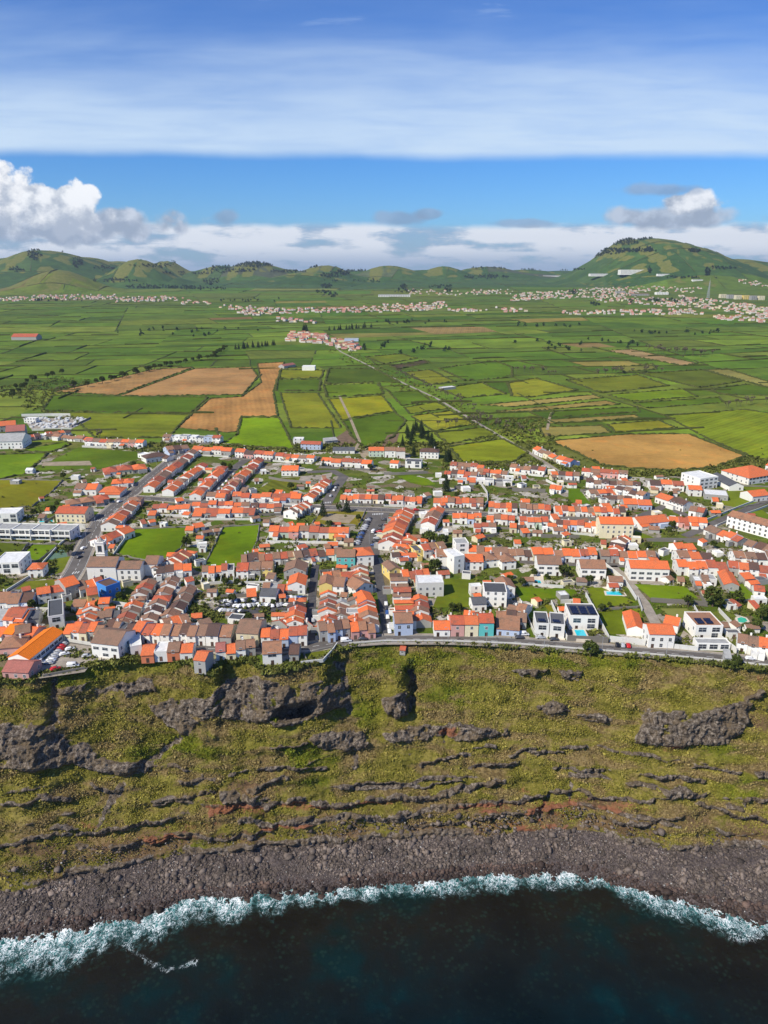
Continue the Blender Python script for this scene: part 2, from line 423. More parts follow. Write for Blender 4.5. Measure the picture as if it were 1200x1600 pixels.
M['steel'] = simple('grey_steel', (0.35, 0.36, 0.38), 0.2)
CARC = {'white': (0.75, 0.75, 0.75), 'silver': (0.40, 0.41, 0.43), 'dark grey': (0.05, 0.05, 0.06), 'red': (0.50, 0.02, 0.02), 'blue': (0.03, 0.08, 0.25), 'black': (0.012, 0.012, 0.014)}
CARM = {k: simple('car_paint_' + k.replace(' ', '_'), v, 0.04, 1, 0.3, 0, 0.5) for k, v in CARC.items()}

def foliage(name, c1, c2, c3, sc=0.35, rough=0.8):
    m, t, b = newmat(name, rough, 0.15); p = posn(t)
    n = t.noise(p, sc, 5, 0.65); n2 = t.noise(p, sc * 7, 3, 0.7)
    col = t.ramp(t.m('ADD', t.m('MULTIPLY', n, 0.55), t.m('MULTIPLY', n2, 0.45)), [(0.33, c1), (0.5, c2), (0.66, c3)])
    at = t.attr('v'); k = t.ss(at.outputs['Fac'], 0, 1, 0.6, 1.5)
    col = t.mix(1.0, col, t.comb(k, k, k), 'MULTIPLY')
    t.l.new(col, b.inputs['Base Color']); return m
M['leaf'] = foliage('broadleaf_foliage', (0.030, 0.045, 0.010), (0.060, 0.080, 0.016), (0.10, 0.115, 0.022))
M['conifer'] = foliage('conifer_foliage', (0.016, 0.030, 0.014), (0.028, 0.048, 0.02), (0.045, 0.065, 0.025))
M['twig'] = foliage('bare_twigs', (0.10, 0.085, 0.055), (0.14, 0.12, 0.075), (0.17, 0.155, 0.09))
M['scrub'] = foliage('scrub_foliage', (0.06, 0.07, 0.016), (0.105, 0.120, 0.022), (0.18, 0.165, 0.045), 0.12)
M['hedge'] = foliage('hedge_foliage', (0.060, 0.080, 0.018), (0.10, 0.115, 0.026), (0.16, 0.155, 0.045), 0.05)
M['woods'] = foliage('distant_wood_foliage', (0.012, 0.026, 0.014), (0.02, 0.038, 0.018), (0.03, 0.052, 0.022), 0.02)
FARW = simple('far_wall', (0.56, 0.52, 0.47), 0.2, 0.02)
FARR = simple('far_roof', (0.42, 0.17, 0.10), 0.3, 0.02)

# ------------------------------------------------------------------ ground, fields
def mat_field():
    m, t, b = newmat('field_crop', 0.9, 0.1); p = posn(t)
    c = t.attr('col').outputs['Color']; s = t.attr('sd').outputs['Vector']
    x, y, z = t.xyz(s)
    d = t.vm('DOT_PRODUCT', p, t.comb(x, y, 0.0))
    wob = t.noise(p, 0.03, 3, 0.5)
    d = t.m('ADD', d, t.m('MULTIPLY', wob, 6.0))
    w = t.m('SINE', t.m('MULTIPLY', d, 1.05)); w2 = t.m('SINE', t.m('MULTIPLY', d, 0.33))
    st = t.m('MULTIPLY', t.m('ADD', t.m('MULTIPLY', w, 0.6), t.m('MULTIPLY', w2, 0.5)), z)
    n = t.noise(p, 0.018, 6, 0.62); n2 = t.noise(p, 0.25, 4, 0.65); n3 = t.noise(p, 1.6, 2, 0.6)
    k = t.m('ADD', t.m('ADD', t.ss(n, 0.3, 0.7, 0.74, 1.22), t.m('MULTIPLY', t.m('SUBTRACT', n2, 0.5), 0.5)), t.m('ADD', st, t.m('MULTIPLY', t.m('SUBTRACT', n3, 0.5), 0.25)))
    c = t.mix(1.0, c, t.comb(k, k, k), 'MULTIPLY')
    yl = t.mix(1.0, c, (1.35, 1.05, 0.9), 'MULTIPLY')
    c = t.mix(t.ss(t.noise(p, 0.045, 5, 0.6, 0.4), 0.5, 0.72, 0, 0.7), c, yl)
    t.l.new(c, b.inputs['Base Color']); return m
M['field'] = mat_field()
def mat_town():
    m, t, b = newmat('rough_town_ground', 0.95, 0.1); p = posn(t)
    q = t.vm('ADD', p, t.vm('MULTIPLY', t.comb(t.noise(p, 0.08, 3), t.noise(p, 0.09, 3), 0.0), (9, 9, 0)))
    v = t.vor(q, 0.12, 'Color'); h = t.xyz(v)[0]
    c = t.ramp(h, [(0.0, (0.075, 0.115, 0.010)), (0.28, (0.12, 0.145, 0.020)), (0.44, (0.17, 0.13, 0.075)), (0.54, (0.30, 0.26, 0.21)), (0.66, (0.085, 0.105, 0.018)), (0.86, (0.46, 0.42, 0.36))], 'CONSTANT')
    n = t.noise(p, 0.5, 6, 0.7); n2 = t.noise(p, 0.12, 4, 0.6)
    c = t.mix(t.ss(n, 0.5, 0.62, 0, 0.75), c, (0.075, 0.085, 0.018))
    c = t.mix(t.ss(n2, 0.54, 0.68, 0, 0.7), c, (0.13, 0.135, 0.04))
    k = t.ss(t.noise(p, 2.2, 3, 0.7), 0.3, 0.7, 0.6, 1.35); c = t.mix(1.0, c, t.comb(k, k, k), 'MULTIPLY')
    t.l.new(c, b.inputs['Base Color']); bump(t, b, n, 0.5); return m
M['town'] = mat_town()
def mat_rough():
    m, t, b = newmat('rough_grass', 0.95, 0.1); p = posn(t)
    n = t.noise(p, 0.05, 6, 0.66); n2 = t.noise(p, 0.5, 4, 0.7)
    c = t.ramp(t.m('ADD', t.m('MULTIPLY', n, 0.6), t.m('MULTIPLY', n2, 0.4)), [(0.34, (0.075, 0.10, 0.014)), (0.5, (0.125, 0.135, 0.024)), (0.64, (0.19, 0.165, 0.055))])
    t.l.new(c, b.inputs['Base Color']); bump(t, b, n2, 0.6); return m
M['rough'] = mat_rough()

EDGE = [(0, 1062), (50, 1062), (75, 1052), (100, 1050), (150, 1040), (205, 1032), (260, 1030), (300, 1035), (310, 1050), (335, 1050), (350, 1034), (385, 1030),
        (400, 1036), (412, 1050), (445, 1046), (475, 1038), (505, 1030), (520, 1018), (545, 1008), (600, 1003), (700, 1004), (800, 1009), (900, 1017), (1000, 1024), (1100, 1034), (1200, 1044)]
TOE = [(0, 1395), (60, 1385), (130, 1365), (200, 1355), (290, 1338), (350, 1333), (430, 1320), (560, 1316), (640, 1310), (760, 1306), (850, 1296), (930, 1302), (1000, 1318), (1060, 1326), (1120, 1324), (1200, 1330)]
SHORE = [(0, 1468), (60, 1462), (150, 1442), (250, 1420), (300, 1404), (390, 1402), (450, 1392), (530, 1388), (620, 1380), (700, 1374), (800, 1364), (880, 1362), (950, 1375), (1020, 1395), (1080, 1412), (1140, 1430), (1200, 1442)]
def line_xy(pts, z):
    w = [P(a, b, z) for a, b in pts]
    return np.array([q[0] for q in w]), np.array([q[1] for q in w])
EX, EY = line_xy(EDGE, LAND); TX, TY = line_xy(TOE, 6.0); SX, SY = line_xy(SHORE, 0.0)
def edgeY(x): return np.interp(x, EX, EY)
def toeY(x): return np.interp(x, TX, TY) + 3.4 * fbm(np.asarray(x) / 9.0, 0, 2.2, 3)
def shoreY(x): return np.interp(x, SX, SY) + 2.0 * fbm(np.asarray(x) / 7.0, 0, 4.2, 4)

# base sheet far below everything else, out to the horizon
def ground_sheet():
    ys = np.concatenate([np.linspace(372, 1500, 12), np.linspace(1600, 9000, 150), np.linspace(9500, 30000, 30)])
    us = np.linspace(-1.25, 1.25, 260)
    Y = np.repeat(ys[:, None], len(us), 1); X = us[None, :] * (ys[:, None] + 800)
    Z = hterr(X, Y) - 1.2 - np.clip(Y - 9000, 0, 1e9) * 0.008
    Z = np.where(Y < 1400, LAND - 0.25, Z)
    V = np.stack([X, Y, Z], -1).reshape(-1, 3)
    o = link('ground', npmesh('ground', V, grid_faces(len(ys), len(us)), True), M['rough'])
    tag(o, kind='structure')
ground_sheet()

GREENS = [(0.085, 0.165, 0.018), (0.105, 0.190, 0.022), (0.092, 0.150, 0.024), (0.130, 0.205, 0.028), (0.070, 0.135, 0.018), (0.120, 0.195, 0.026), (0.155, 0.215, 0.036), (0.100, 0.165, 0.026)]
TANS = [(0.26, 0.23, 0.08), (0.20, 0.15, 0.08), (0.17, 0.17, 0.06)]
cells = []; segs = []
def target_area(y):
    return 4500 + 15.0 * max(y - 650, 0) + 0.0042 * max(y - 1500, 0) ** 2 + (45000 if y > 4600 else 0)
def clip(poly, a, b, c):
    """keep the side a*x+b*y<=c"""
    out = []
    for i in range(len(poly)):
        p = poly[i]; q = poly[(i + 1) % len(poly)]
        dp = a * p[0] + b * p[1] - c; dq = a * q[0] + b * q[1] - c
        if dp <= 0: out.append(p)
        if (dp < 0 < dq) or (dq < 0 < dp):
            t = dp / (dp - dq); out.append((p[0] + (q[0] - p[0]) * t, p[1] + (q[1] - p[1]) * t))
    return out
def area(p): return abs(sum(p[i][0] * p[(i + 1) % len(p)][1] - p[(i + 1) % len(p)][0] * p[i][1] for i in range(len(p)))) / 2
rb = random.Random(5)
def bsp(poly, depth=0):
    A = area(poly)
    cx = sum(p[0] for p in poly) / len(poly); cy = sum(p[1] for p in poly) / len(poly)
    if A < target_area(cy) * rb.uniform(0.7, 2.0) or depth > 22:
        cells.append(poly); return
    w = max(p[0] for p in poly) - min(p[0] for p in poly); h = max(p[1] for p in poly) - min(p[1] for p in poly)
    ang = (0 if w * 0.72 > h else math.pi / 2) + rb.uniform(-0.16, 0.16) + 0.25 * math.sin(cx / 900 + cy / 1300)
    a, b = math.cos(ang), math.sin(ang)
    vals = [a * p[0] + b * p[1] for p in poly]; c = min(vals) + (max(vals) - min(vals)) * rb.uniform(0.36, 0.64)
    p1 = clip(poly, a, b, c); p2 = clip(poly, -a, -b, -c)
    if len(p1) < 3 or len(p2) < 3: cells.append(poly); return
    on = [p for p in p1 if abs(a * p[0] + b * p[1] - c) < 1e-3]
    if len(on) >= 2: segs.append((on[0], on[-1]))
    bsp(p1, depth + 1); bsp(p2, depth + 1)
bsp([(-640, 690), (640, 690), (6200, 9000), (-6200, 9000)])

# named fields traced from the photograph: (label, pixel outline, colour, stripe angle, stripe strength)
TAN1 = (0.46, 0.235, 0.085)
FIELDS = [
 ('ploughed brown field, left part, below the dark tree line', [(85,612),(187,590),(240,577),(302,574),(182,618)], (0.40,0.225,0.095), 0.3, .05),
 ('ploughed brown field between the tree line and the green crop', [(185,619),(304,576),(393,574),(403,588),(380,617)], (0.42,0.23,0.10), 1.4, .05),
 ('brown field with furrows running down to the houses', [(277,668),(328,623),(378,620),(408,598),(402,568),(444,566),(427,612),(434,651),(378,651),(372,674),(355,676)], TAN1, 0.2, .10),
 ('dark green crop below the ploughed field', [(66,642),(82,618),(325,621),(297,646)], (0.040,0.105,0.012), 1.5, .05),
 ('striped light green meadow above the cemetery', [(66,644),(297,648),(262,684),(150,684),(112,652)], (0.105,0.165,0.028), 1.5, .16),
 ('bright green meadow behind the orange terrace', [(376,653),(436,653),(461,702),(345,694),(370,680)], (0.105,0.225,0.010), 0.9, .04),
 ('pale olive pasture beside the brown field', [(438,614),(496,614),(533,669),(455,669)], (0.125,0.175,0.028), 1.2, .04),
 ('yellow green pasture with grazing cattle', [(513,624),(597,618),(616,642),(534,656)], (0.165,0.215,0.020), 1.0, .03),
 ('dark green pasture sloping to the farm shed', [(535,658),(617,644),(634,658),(613,684),(570,700),(550,682)], (0.050,0.120,0.014), 1.0, .03),
 ('mid green strip beside the lane', [(506,602),(592,599),(599,616),(511,621)], (0.070,0.150,0.018), 1.0, .03),
 ('deep green field touching the lane', [(514,576),(586,576),(625,598),(595,597),(508,600)], (0.036,0.085,0.015), 1.5, .03),
 ('small yellow green strip below the farm', [(438,578),(506,579),(501,591),(436,592)], (0.12,0.175,0.03), 1.5, .04),
 ('narrow dark pasture beside the brown field', [(433,594),(501,593),(499,611),(431,611)], (0.045,0.11,0.016), 1.5, .04),
 ('green triangle between hedges left of the lane', [(608,613),(652,611),(675,627),(628,634)], (0.055,0.13,0.018), 1.1, .06),
 ('light striped strip left of the lane', [(632,637),(682,628),(701,638),(641,647)], (0.115,0.175,0.03), 1.2, .10),
 ('mown meadow with fine rows left of the lane', [(642,650),(705,642),(740,663),(677,674)], (0.15,0.20,0.038), 2.4, .14),
 ('mown strip next to the conifers', [(679,677),(755,668),(777,680),(700,694)], (0.105,0.165,0.028), 1.4, .12),
 ('large mown meadow behind the white houses', [(702,698),(786,686),(826,707),(800,722),(722,722)], (0.135,0.205,0.024), 1.3, .12),
 ('large tan field behind the eastern houses', [(862,689),(975,679),(1075,678),(1165,713),(1115,730),(1050,735),(945,728)], (0.50,0.275,0.085), 1.52, .04),
 ('big striped green field at the right edge', [(1040,650),(1162,640),(1215,648),(1215,722),(1175,714),(1107,686)], (0.115,0.195,0.024), 2.3, .16),
 ('thin tan strip beside the tractor track', [(853,656),(993,648),(1000,653),(857,662)], (0.33,0.25,0.075), 1.5, .08),
 ('tan pasture below the hedge', [(842,668),(940,665),(955,676),(850,683)], (0.27,0.22,0.065), 1.5, .10),
 ('green striped pasture above the tan field', [(950,663),(1030,657),(1058,669),(962,676)], (0.145,0.185,0.035), 1.4, .10),
 ('dark green strip between two tan strips', [(865,643),(995,636),(1000,644),(860,652)], (0.045,0.11,0.016), 1.5, .05),
 ('upper tan strip right of the lane', [(752,633),(927,617),(942,622),(800,636)], (0.36,0.27,0.085), 1.5, .10),
 ('lower tan strip right of the lane', [(775,643),(947,626),(968,632),(805,644)], (0.34,0.25,0.075), 1.5, .10),
 ('striped pale green field right of the lane', [(793,599),(837,591),(902,610),(827,621),(800,619)], (0.14,0.19,0.035), 2.3, .14),
 ('long green pasture in the middle distance', [(885,594),(997,586),(1045,603),(940,614)], (0.09,0.14,0.028), 1.4, .07),
 ('bright green strip in the middle distance', [(949,617),(1067,608),(1089,620),(987,627)], (0.10,0.20,0.02), 1.4, .05),
 ('mid green strip behind the hedged lane', [(990,630),(1123,621),(1132,629),(1013,638)], (0.06,0.14,0.018), 1.4, .05),
 ('dark green field near the right edge', [(1108,608),(1167,601),(1215,607),(1215,618),(1127,617)], (0.045,0.11,0.018), 1.4, .05),
 ('yellowish strip running off the right edge', [(1100,578),(1137,577),(1215,601),(1215,610)], (0.28,0.25,0.075), 1.2, .10),
 ('bare dirt strip in the middle distance', [(947,548),(987,546),(1090,568),(1067,572)], (0.36,0.24,0.12), 1.2, .06),
 ('yellow green patch by the dirt strip', [(958,574),(1019,569),(1026,577),(975,581)], (0.20,0.20,0.045), 1.2, .06),
 ('dark pasture with bare trees', [(1000,584),(1098,578),(1158,596),(1093,606)], (0.055,0.10,0.024), 1.2, .05),
 ('small green field beside the hamlet', [(571,558),(627,553),(652,560),(601,569)], (0.085,0.15,0.025), 1.5, .08),
 ('dark ploughed strip between hedges', [(610,572),(663,563),(672,567),(622,577)], (0.10,0.07,0.045), 1.5, .08),
 ('pale green strip above the lane', [(629,582),(672,578),(712,597),(672,601)], (0.12,0.17,0.035), 1.4, .08),
 ('bright field right of the lane far part', [(686,576),(773,564),(800,574),(800,590),(728,595)], (0.055,0.14,0.02), 1.4, .06),
 ('mottled field right of the lane', [(685,608),(753,598),(791,616),(724,622)], (0.095,0.165,0.022), 1.2, .06),
 ('thin brown strip far in the fields', [(648,524),(703,522),(700,528),(650,530)], (0.20,0.12,0.07), 1.5, .05),
 ('bright green field at the left edge', [(-12,711),(75,708),(40,740),(-12,752)], (0.085,0.19,0.016), 1.0, .04),
 ('green garden field with a brown strip', [(122,699),(214,706),(224,715),(160,732),(54,735)], (0.060,0.135,0.018), 1.4, .05),
 ('olive yellow meadow above the modern villas', [(-12,750),(98,751),(82,768),(50,792),(-12,798)], (0.13,0.165,0.022), 1.0, .05),
 ('small bright plot below the warehouses', [(72,696),(104,690),(109,695),(82,706),(25,705)], (0.075,0.17,0.015), 1.4, .05),
 ('rough green plot at the left edge', [(-12,847),(45,850),(28,869),(-12,878)], (0.050,0.095,0.022), 1.0, .08),
 ('bright green plot beside the road', [(50,851),(92,851),(61,877),(30,872)], (0.085,0.185,0.015), 1.0, .04),
 ('walled green field behind the church', [(206,827),(296,824),(288,850),(265,873),(240,878),(180,867)], (0.075,0.165,0.008), 1.9, .03),
 ('walled green field in the middle of the village', [(349,824),(406,820),(402,845),(391,869),(374,886),(318,887)], (0.070,0.160,0.008), 1.9, .04),
 ('lawn with a pool beside the lane', [(916,918),(940,918),(994,941),(933,952)], (0.100,0.170,0.020), 1.0, .03),
 ('lawn below the low wall', [(933,957),(999,951),(1006,970),(987,992),(948,991)], (0.085,0.150,0.018), 1.0, .03),
 ('green lawn below the long white building', [(991,913),(1070,916),(1091,935),(1018,936)], (0.085,0.175,0.014), 1.0, .03),
 ('long lawn above the twin villas', [(802,918),(898,921),(904,930),(816,940)], (0.070,0.155,0.014), 1.5, .04),
 ('small lawn of the twin villa', [(822,950),(835,948),(841,965),(826,967)], (0.070,0.16,0.012), 1.5, .04),
 ('strip of lawn behind the twin villa', [(850,945),(862,946),(875,963),(866,966)], (0.10,0.15,0.025), 1.5, .04),
 ('dry olive lawn behind the brown topped villa', [(1032,951),(1074,951),(1088,962),(1074,980),(1050,970)], (0.20,0.20,0.060), 1.0, .06),
 ('green slope beside the red shed', [(1137,920),(1160,911),(1188,938),(1140,941)], (0.07,0.15,0.02), 1.0, .04),
 ('rough green lawn by the cream building', [(992,829),(1024,841),(991,841)], (0.09,0.16,0.02), 1.0, .04),
 ('grass slope beside the big orange hall', [(1130,768),(1160,760),(1215,762),(1215,782),(1150,795),(1125,790)], (0.085,0.15,0.025), 1.0, .04),
 ('lawn above the long school', [(1163,803),(1190,797),(1215,812),(1215,822)], (0.08,0.16,0.02), 1.0, .04),
 ('oval lawn below the retaining wall', [(621,745),(640,742),(668,748),(681,757),(660,759),(640,754)], (0.085,0.19,0.012), 1.0, .03),
 ('bright lawn right of the flat roofed houses', [(888,762),(905,764),(925,790),(888,790)], (0.055,0.14,0.012), 1.0, .03),
 ('garden behind the white black roofed house', [(693,905),(744,905),(737,948),(676,950)], (0.070,0.125,0.022), 1.0, .06),
 ('vegetable garden with dark rows', [(395,770),(430,748),(470,745),(455,772)], (0.08,0.12,0.03), 0.6, .25),
 ('small green with pine trees by the junction', [(487,820),(500,800),(572,797),(560,822)], (0.12,0.14,0.045), 1.0, .06),
 ('grass verge below the retaining wall', [(800,960),(815,958),(826,990),(810,992)], (0.06,0.10,0.02), 1.0, .06),
 ('green slope between houses and sea road', [(475,1022),(520,1012),(512,1028),(480,1034)], (0.085,0.13,0.03), 1.0, .06),
 ('churchyard lawn', [(88,873),(112,869),(105,890),(86,898)], (0.085,0.14,0.03), 1.0, .06),
 ('front lawn below the churchyard', [(25,920),(45,908),(100,905),(96,918),(60,925)], (0.10,0.145,0.035), 1.0, .06),
]
HP = []
def inpoly(x, y, poly):
    r = False; j = len(poly) - 1
    for i in range(len(poly)):
        if (poly[i][1] > y) != (poly[j][1] > y) and x < (poly[j][0] - poly[i][0]) * (y - poly[i][1]) / (poly[j][1] - poly[i][1]) + poly[i][0]: r = not r
        j = i
    return r
def hedge_mesh(name, pts, w, h, closed=False, gap=0.0, step=5.0, seed=1, jit=0.4, drape=False):
    """a bushy strip: uneven ridge-section along a line"""
    rr = random.Random(seed); v = []; f = []
    n = len(pts); rng_ = range(n if closed else n - 1)
    for i in rng_:
        p, q = pts[i], pts[(i + 1) % n]
        L = math.hypot(q[0] - p[0], q[1] - p[1])
        if L < 0.5: continue
        k = max(1, int(L / step)); ux, uy = (q[0] - p[0]) / L, (q[1] - p[1]) / L
        prev = None
        for j in range(k + 1):
            t = j / k; x = p[0] + (q[0] - p[0]) * t; y = p[1] + (q[1] - p[1]) * t
            z0 = (float(hterr(np.array([x]), np.array([y]))[0]) - 1.0) if drape else LAND - 0.2
            hh = h * rr.uniform(1 - jit, 1 + jit) * (rr.random() > gap); ww = w * rr.uniform(0.7, 1.3)
            b = len(v); off = rr.uniform(-.3, .3) * w
            for (a, c) in ((-0.5, 0), (-0.42, 0.7), (0.0, 1.0), (0.42, 0.7), (0.5, 0)):
                v.append((x - uy * (a * ww + off), y + ux * (a * ww + off), z0 + (1.0 if drape else 0.2) * (c > 0) + c * hh))
            if prev is not None:
                for s_ in range(4): f.append((prev + s_, prev + s_ + 1, b + s_ + 1, b + s_))
            prev = b
    return v, f
def field_objs():
    for i, (lab, px, c, ang, st) in enumerate(FIELDS):
        w = [P(a, b) for a, b in px]; poly = [(q[0], q[1]) for q in w]; HP.append(poly)
        z = LAND + 0.06 + 0.001 * i
        c = (c[0] * 1.34 + .012, c[1] * 1.08, c[2] * .4) if c[1] > c[0] * 1.05 else (c[0] * .78, c[1] * .80, c[2] * .66)
        me = mesh('field', [(x, y, z) for x, y in poly], [tuple(range(len(poly)))])
        at = me.attributes.new('col', 'FLOAT_COLOR', 'FACE'); at.data[0].color = (*c, 1)
        at = me.attributes.new('sd', 'FLOAT_VECTOR', 'FACE'); at.data[0].vector = (math.cos(ang), math.sin(ang), st)
        tag(link('field', me, M['field']), kind='structure')
        if 'lawn' in lab or 'garden' in lab or 'oval' in lab or 'verge' in lab: continue
        near = max(p[1] for p in px) > 790
        ww, hh = (0.8, 1.0) if near else ((2.6, 1.2) if w[0][1] < 1000 else (3.6, 1.6))
        v, f = hedge_mesh('hedge', poly, ww, hh, True, 0.05 if near else .18, 3.0, i, 0.4 if near else .75)
        o = link('hedge', mesh('hedge', v, f), M['gwallk'] if near else M['hedge'])
        o.name = 'stone_wall' if near else 'hedge'
        words = ('low dark stone wall around the ' if near else 'hedge around the ') + lab
        tag(o, ' '.join(words.split()[:16]), 'wall' if near else 'hedge', 'hedges and walls around the near fields')
field_objs()
bb = [(min(p[0] for p in q), max(p[0] for p in q), min(p[1] for p in q), max(p[1] for p in q)) for q in HP]
def inhand(x, y):
    for q, (a, b, c, d) in zip(HP, bb):
        if a <= x <= b and c <= y <= d and inpoly(x, y, q): return True
    return False
def bsp_fields():
    V = []; F = []; col = []; sd = []; rr = random.Random(3)
    for poly in cells:
        cx = sum(p[0] for p in poly) / len(poly); cy = sum(p[1] for p in poly) / len(poly)
        px, py = proj(cx, cy, float(hterr(np.array([cx]), np.array([cy]))[0]))
        u = rr.random()
        if u < 0.055 and cy > 1300: c = rr.choice(TANS)
        elif u < 0.16: c = (0.135, 0.185, 0.035)
        else: c = rr.choice(GREENS)
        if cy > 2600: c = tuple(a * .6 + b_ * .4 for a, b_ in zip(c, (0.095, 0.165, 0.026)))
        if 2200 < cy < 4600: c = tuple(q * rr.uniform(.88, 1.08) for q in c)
        elif cy >= 4600: c = (c[0] * .50, c[1] * .66, c[2] * 1.5)  # far hills: cool haze of distance painted into the field colour
        else: c = tuple(q * f_ for q in c) if (f_ := rr.uniform(.90, 1.38)) else c
        if px < 450 and 480 < py < 620 and u > .1: c = rr.choice(GREENS[:6])
        ang = rr.uniform(0, 3.14); st = rr.choice([0, 0.03, 0.06, 0.12])
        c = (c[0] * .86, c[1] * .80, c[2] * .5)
        # clip on a grid so the sheet follows the hills
        G = 70.0 if cy < 3000 else 120.0
        x0, x1 = min(p[0] for p in poly), max(p[0] for p in poly); y0, y1 = min(p[1] for p in poly), max(p[1] for p in poly)
        gx = range(math.floor(x0 / G), math.floor(x1 / G) + 1); gy = range(math.floor(y0 / G), math.floor(y1 / G) + 1)
        for i in gx:
            c1 = clip(clip(poly, -1, 0, -i * G), 1, 0, (i + 1) * G)
            if len(c1) < 3: continue
            for j in gy:
                c2 = clip(clip(c1, 0, -1, -j * G), 0, 1, (j + 1) * G)
                if len(c2) < 3: continue
                b = len(V); V += c2; F.append(tuple(range(b, b + len(c2)))); col.append(c); sd.append((math.cos(ang), math.sin(ang), st))
    A = np.array(V); Z = hterr(A[:, 0], A[:, 1])
    Z = np.where(A[:, 1] < 1500, LAND - 0.02, Z)
    me = mesh('patchwork_fields', [(a[0], a[1], z) for a, z in zip(V, Z)], F)
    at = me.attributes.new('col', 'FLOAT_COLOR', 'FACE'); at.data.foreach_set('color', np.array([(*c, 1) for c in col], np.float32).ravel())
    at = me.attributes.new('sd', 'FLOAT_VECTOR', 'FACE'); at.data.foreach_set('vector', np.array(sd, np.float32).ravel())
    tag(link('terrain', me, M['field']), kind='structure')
    V = []; F = []
    for i, (p, q) in enumerate(segs):
        if rr.random() < (0.08 if p[1] < 2000 else 0.36): continue
        L = math.hypot(q[0] - p[0], q[1] - p[1]); k = max(1, int(L / 60))
        for j in range(k):
            a = (p[0] + (q[0] - p[0]) * j / k, p[1] + (q[1] - p[1]) * j / k); b = (p[0] + (q[0] - p[0]) * (j + 1) / k, p[1] + (q[1] - p[1]) * (j + 1) / k)
            mx, my = (a[0] + b[0]) / 2, (a[1] + b[1]) / 2
            if abs(mx) > 0.62 * my + 120: continue
            if my < 1500 and inhand(mx, my): continue
            if rr.random() < 0.12: continue
            d = my / 1500
            hh = rr.choice([0.7, 0.9, 1.3, 2.2]) * min(max(1, 0.45 * d), 1.3); ww = rr.choice([1.2, 2.0, 3.4]) * min(max(1, 0.5 * d), 1.7)
            v, f = hedge_mesh('h', [a, b], ww, hh, False, 0.0, 14.0 if my < 3000 else 30.0, i * 7 + j, 0.35, my > 1450)
            o = len(V); V += v; F += [tuple(o + s_ for s_ in g) for g in f]
    tag(link('hedgerows', mesh('hedgerows', V, F), M['hedge']), 'dark hedgerows dividing the patchwork of distant green fields', 'hedgerow', kind='stuff')
bsp_fields()

# ------------------------------------------------------------------ cliff
def seg_d(px, py, x0, y0, x1, y1):
    dx, dy = x1 - x0, y1 - y0; t = np.clip(((px - x0) * dx + (py - y0) * dy) / (dx * dx + dy * dy), 0, 1)
    return px - (x0 + t * dx), py - (y0 + t * dy), t
def polymask(px, py, poly, soft):
    ins = np.zeros(px.shape, bool); dmin = np.full(px.shape, 1e9)
    n = len(poly); j = n - 1
    for i in range(n):
        xi, yi = poly[i]; xj, yj = poly[j]
        if yi != yj:
            c = ((yi > py) != (yj > py)) & (px < (xj - xi) * (py - yi) / (yj - yi) + xi); ins ^= c
        ax, ay, _ = seg_d(px, py, xi, yi, xj, yj); dmin = np.minimum(dmin, np.hypot(ax, ay)); j = i
    return np.clip(0.5 + np.where(ins, dmin, -dmin) / (2 * soft), 0, 1)
ROCKS = [
 [(0,1135),(40,1127),(77,1133),(105,1150),(133,1160),(167,1187),(233,1187),(240,1200),(200,1217),(150,1203),(100,1197),(63,1203),(-30,1197),(-30,1130)],
 [(180,1067),(233,1063),(247,1080),(200,1090)],
 [(90,1075),(140,1068),(125,1083),(92,1084)],
 [(233,1100),(277,1090),(327,1090),(337,1062),(400,1057),(440,1066),(493,1060),(540,1070),(546,1103),(520,1108),(495,1117),(433,1135),(395,1125),(345,1120),(320,1130),(293,1147),(250,1127)],
 [(598,1092),(634,1078),(634,1118),(612,1127),(600,1115)],
 [(595,1148),(640,1138),(680,1133),(730,1128),(745,1138),(792,1138),(792,1147),(735,1158),(690,1152),(640,1158),(600,1158)],
 [(486,1155),(520,1140),(570,1140),(577,1166),(545,1174),(505,1166)],
 [(985,1149),(1013,1113),(1050,1107),(1083,1113),(1137,1100),(1167,1083),(1187,1080),(1192,1088),(1172,1100),(1172,1133),(1143,1163),(1110,1165),(1060,1168),(1017,1164),(990,1164)],
 [(838,1105),(862,1093),(885,1098),(892,1108),(862,1117)], [(905,1118),(930,1110),(958,1120),(935,1132)], [(872,1044),(912,1042),(905,1058),(880,1060)],
 [(800,1046),(850,1044),(846,1054),(812,1056)], [(1030,1235),(1070,1232),(1095,1245),(1050,1250)], [(1130,1245),(1170,1250),(1165,1262),(1135,1262)],
 [(345,1235),(400,1240),(398,1258),(350,1256)], [(1175,1205),(1230,1207),(1230,1218),(1180,1217)], [(60,1240),(110,1244),(105,1254),(70,1252)],
]
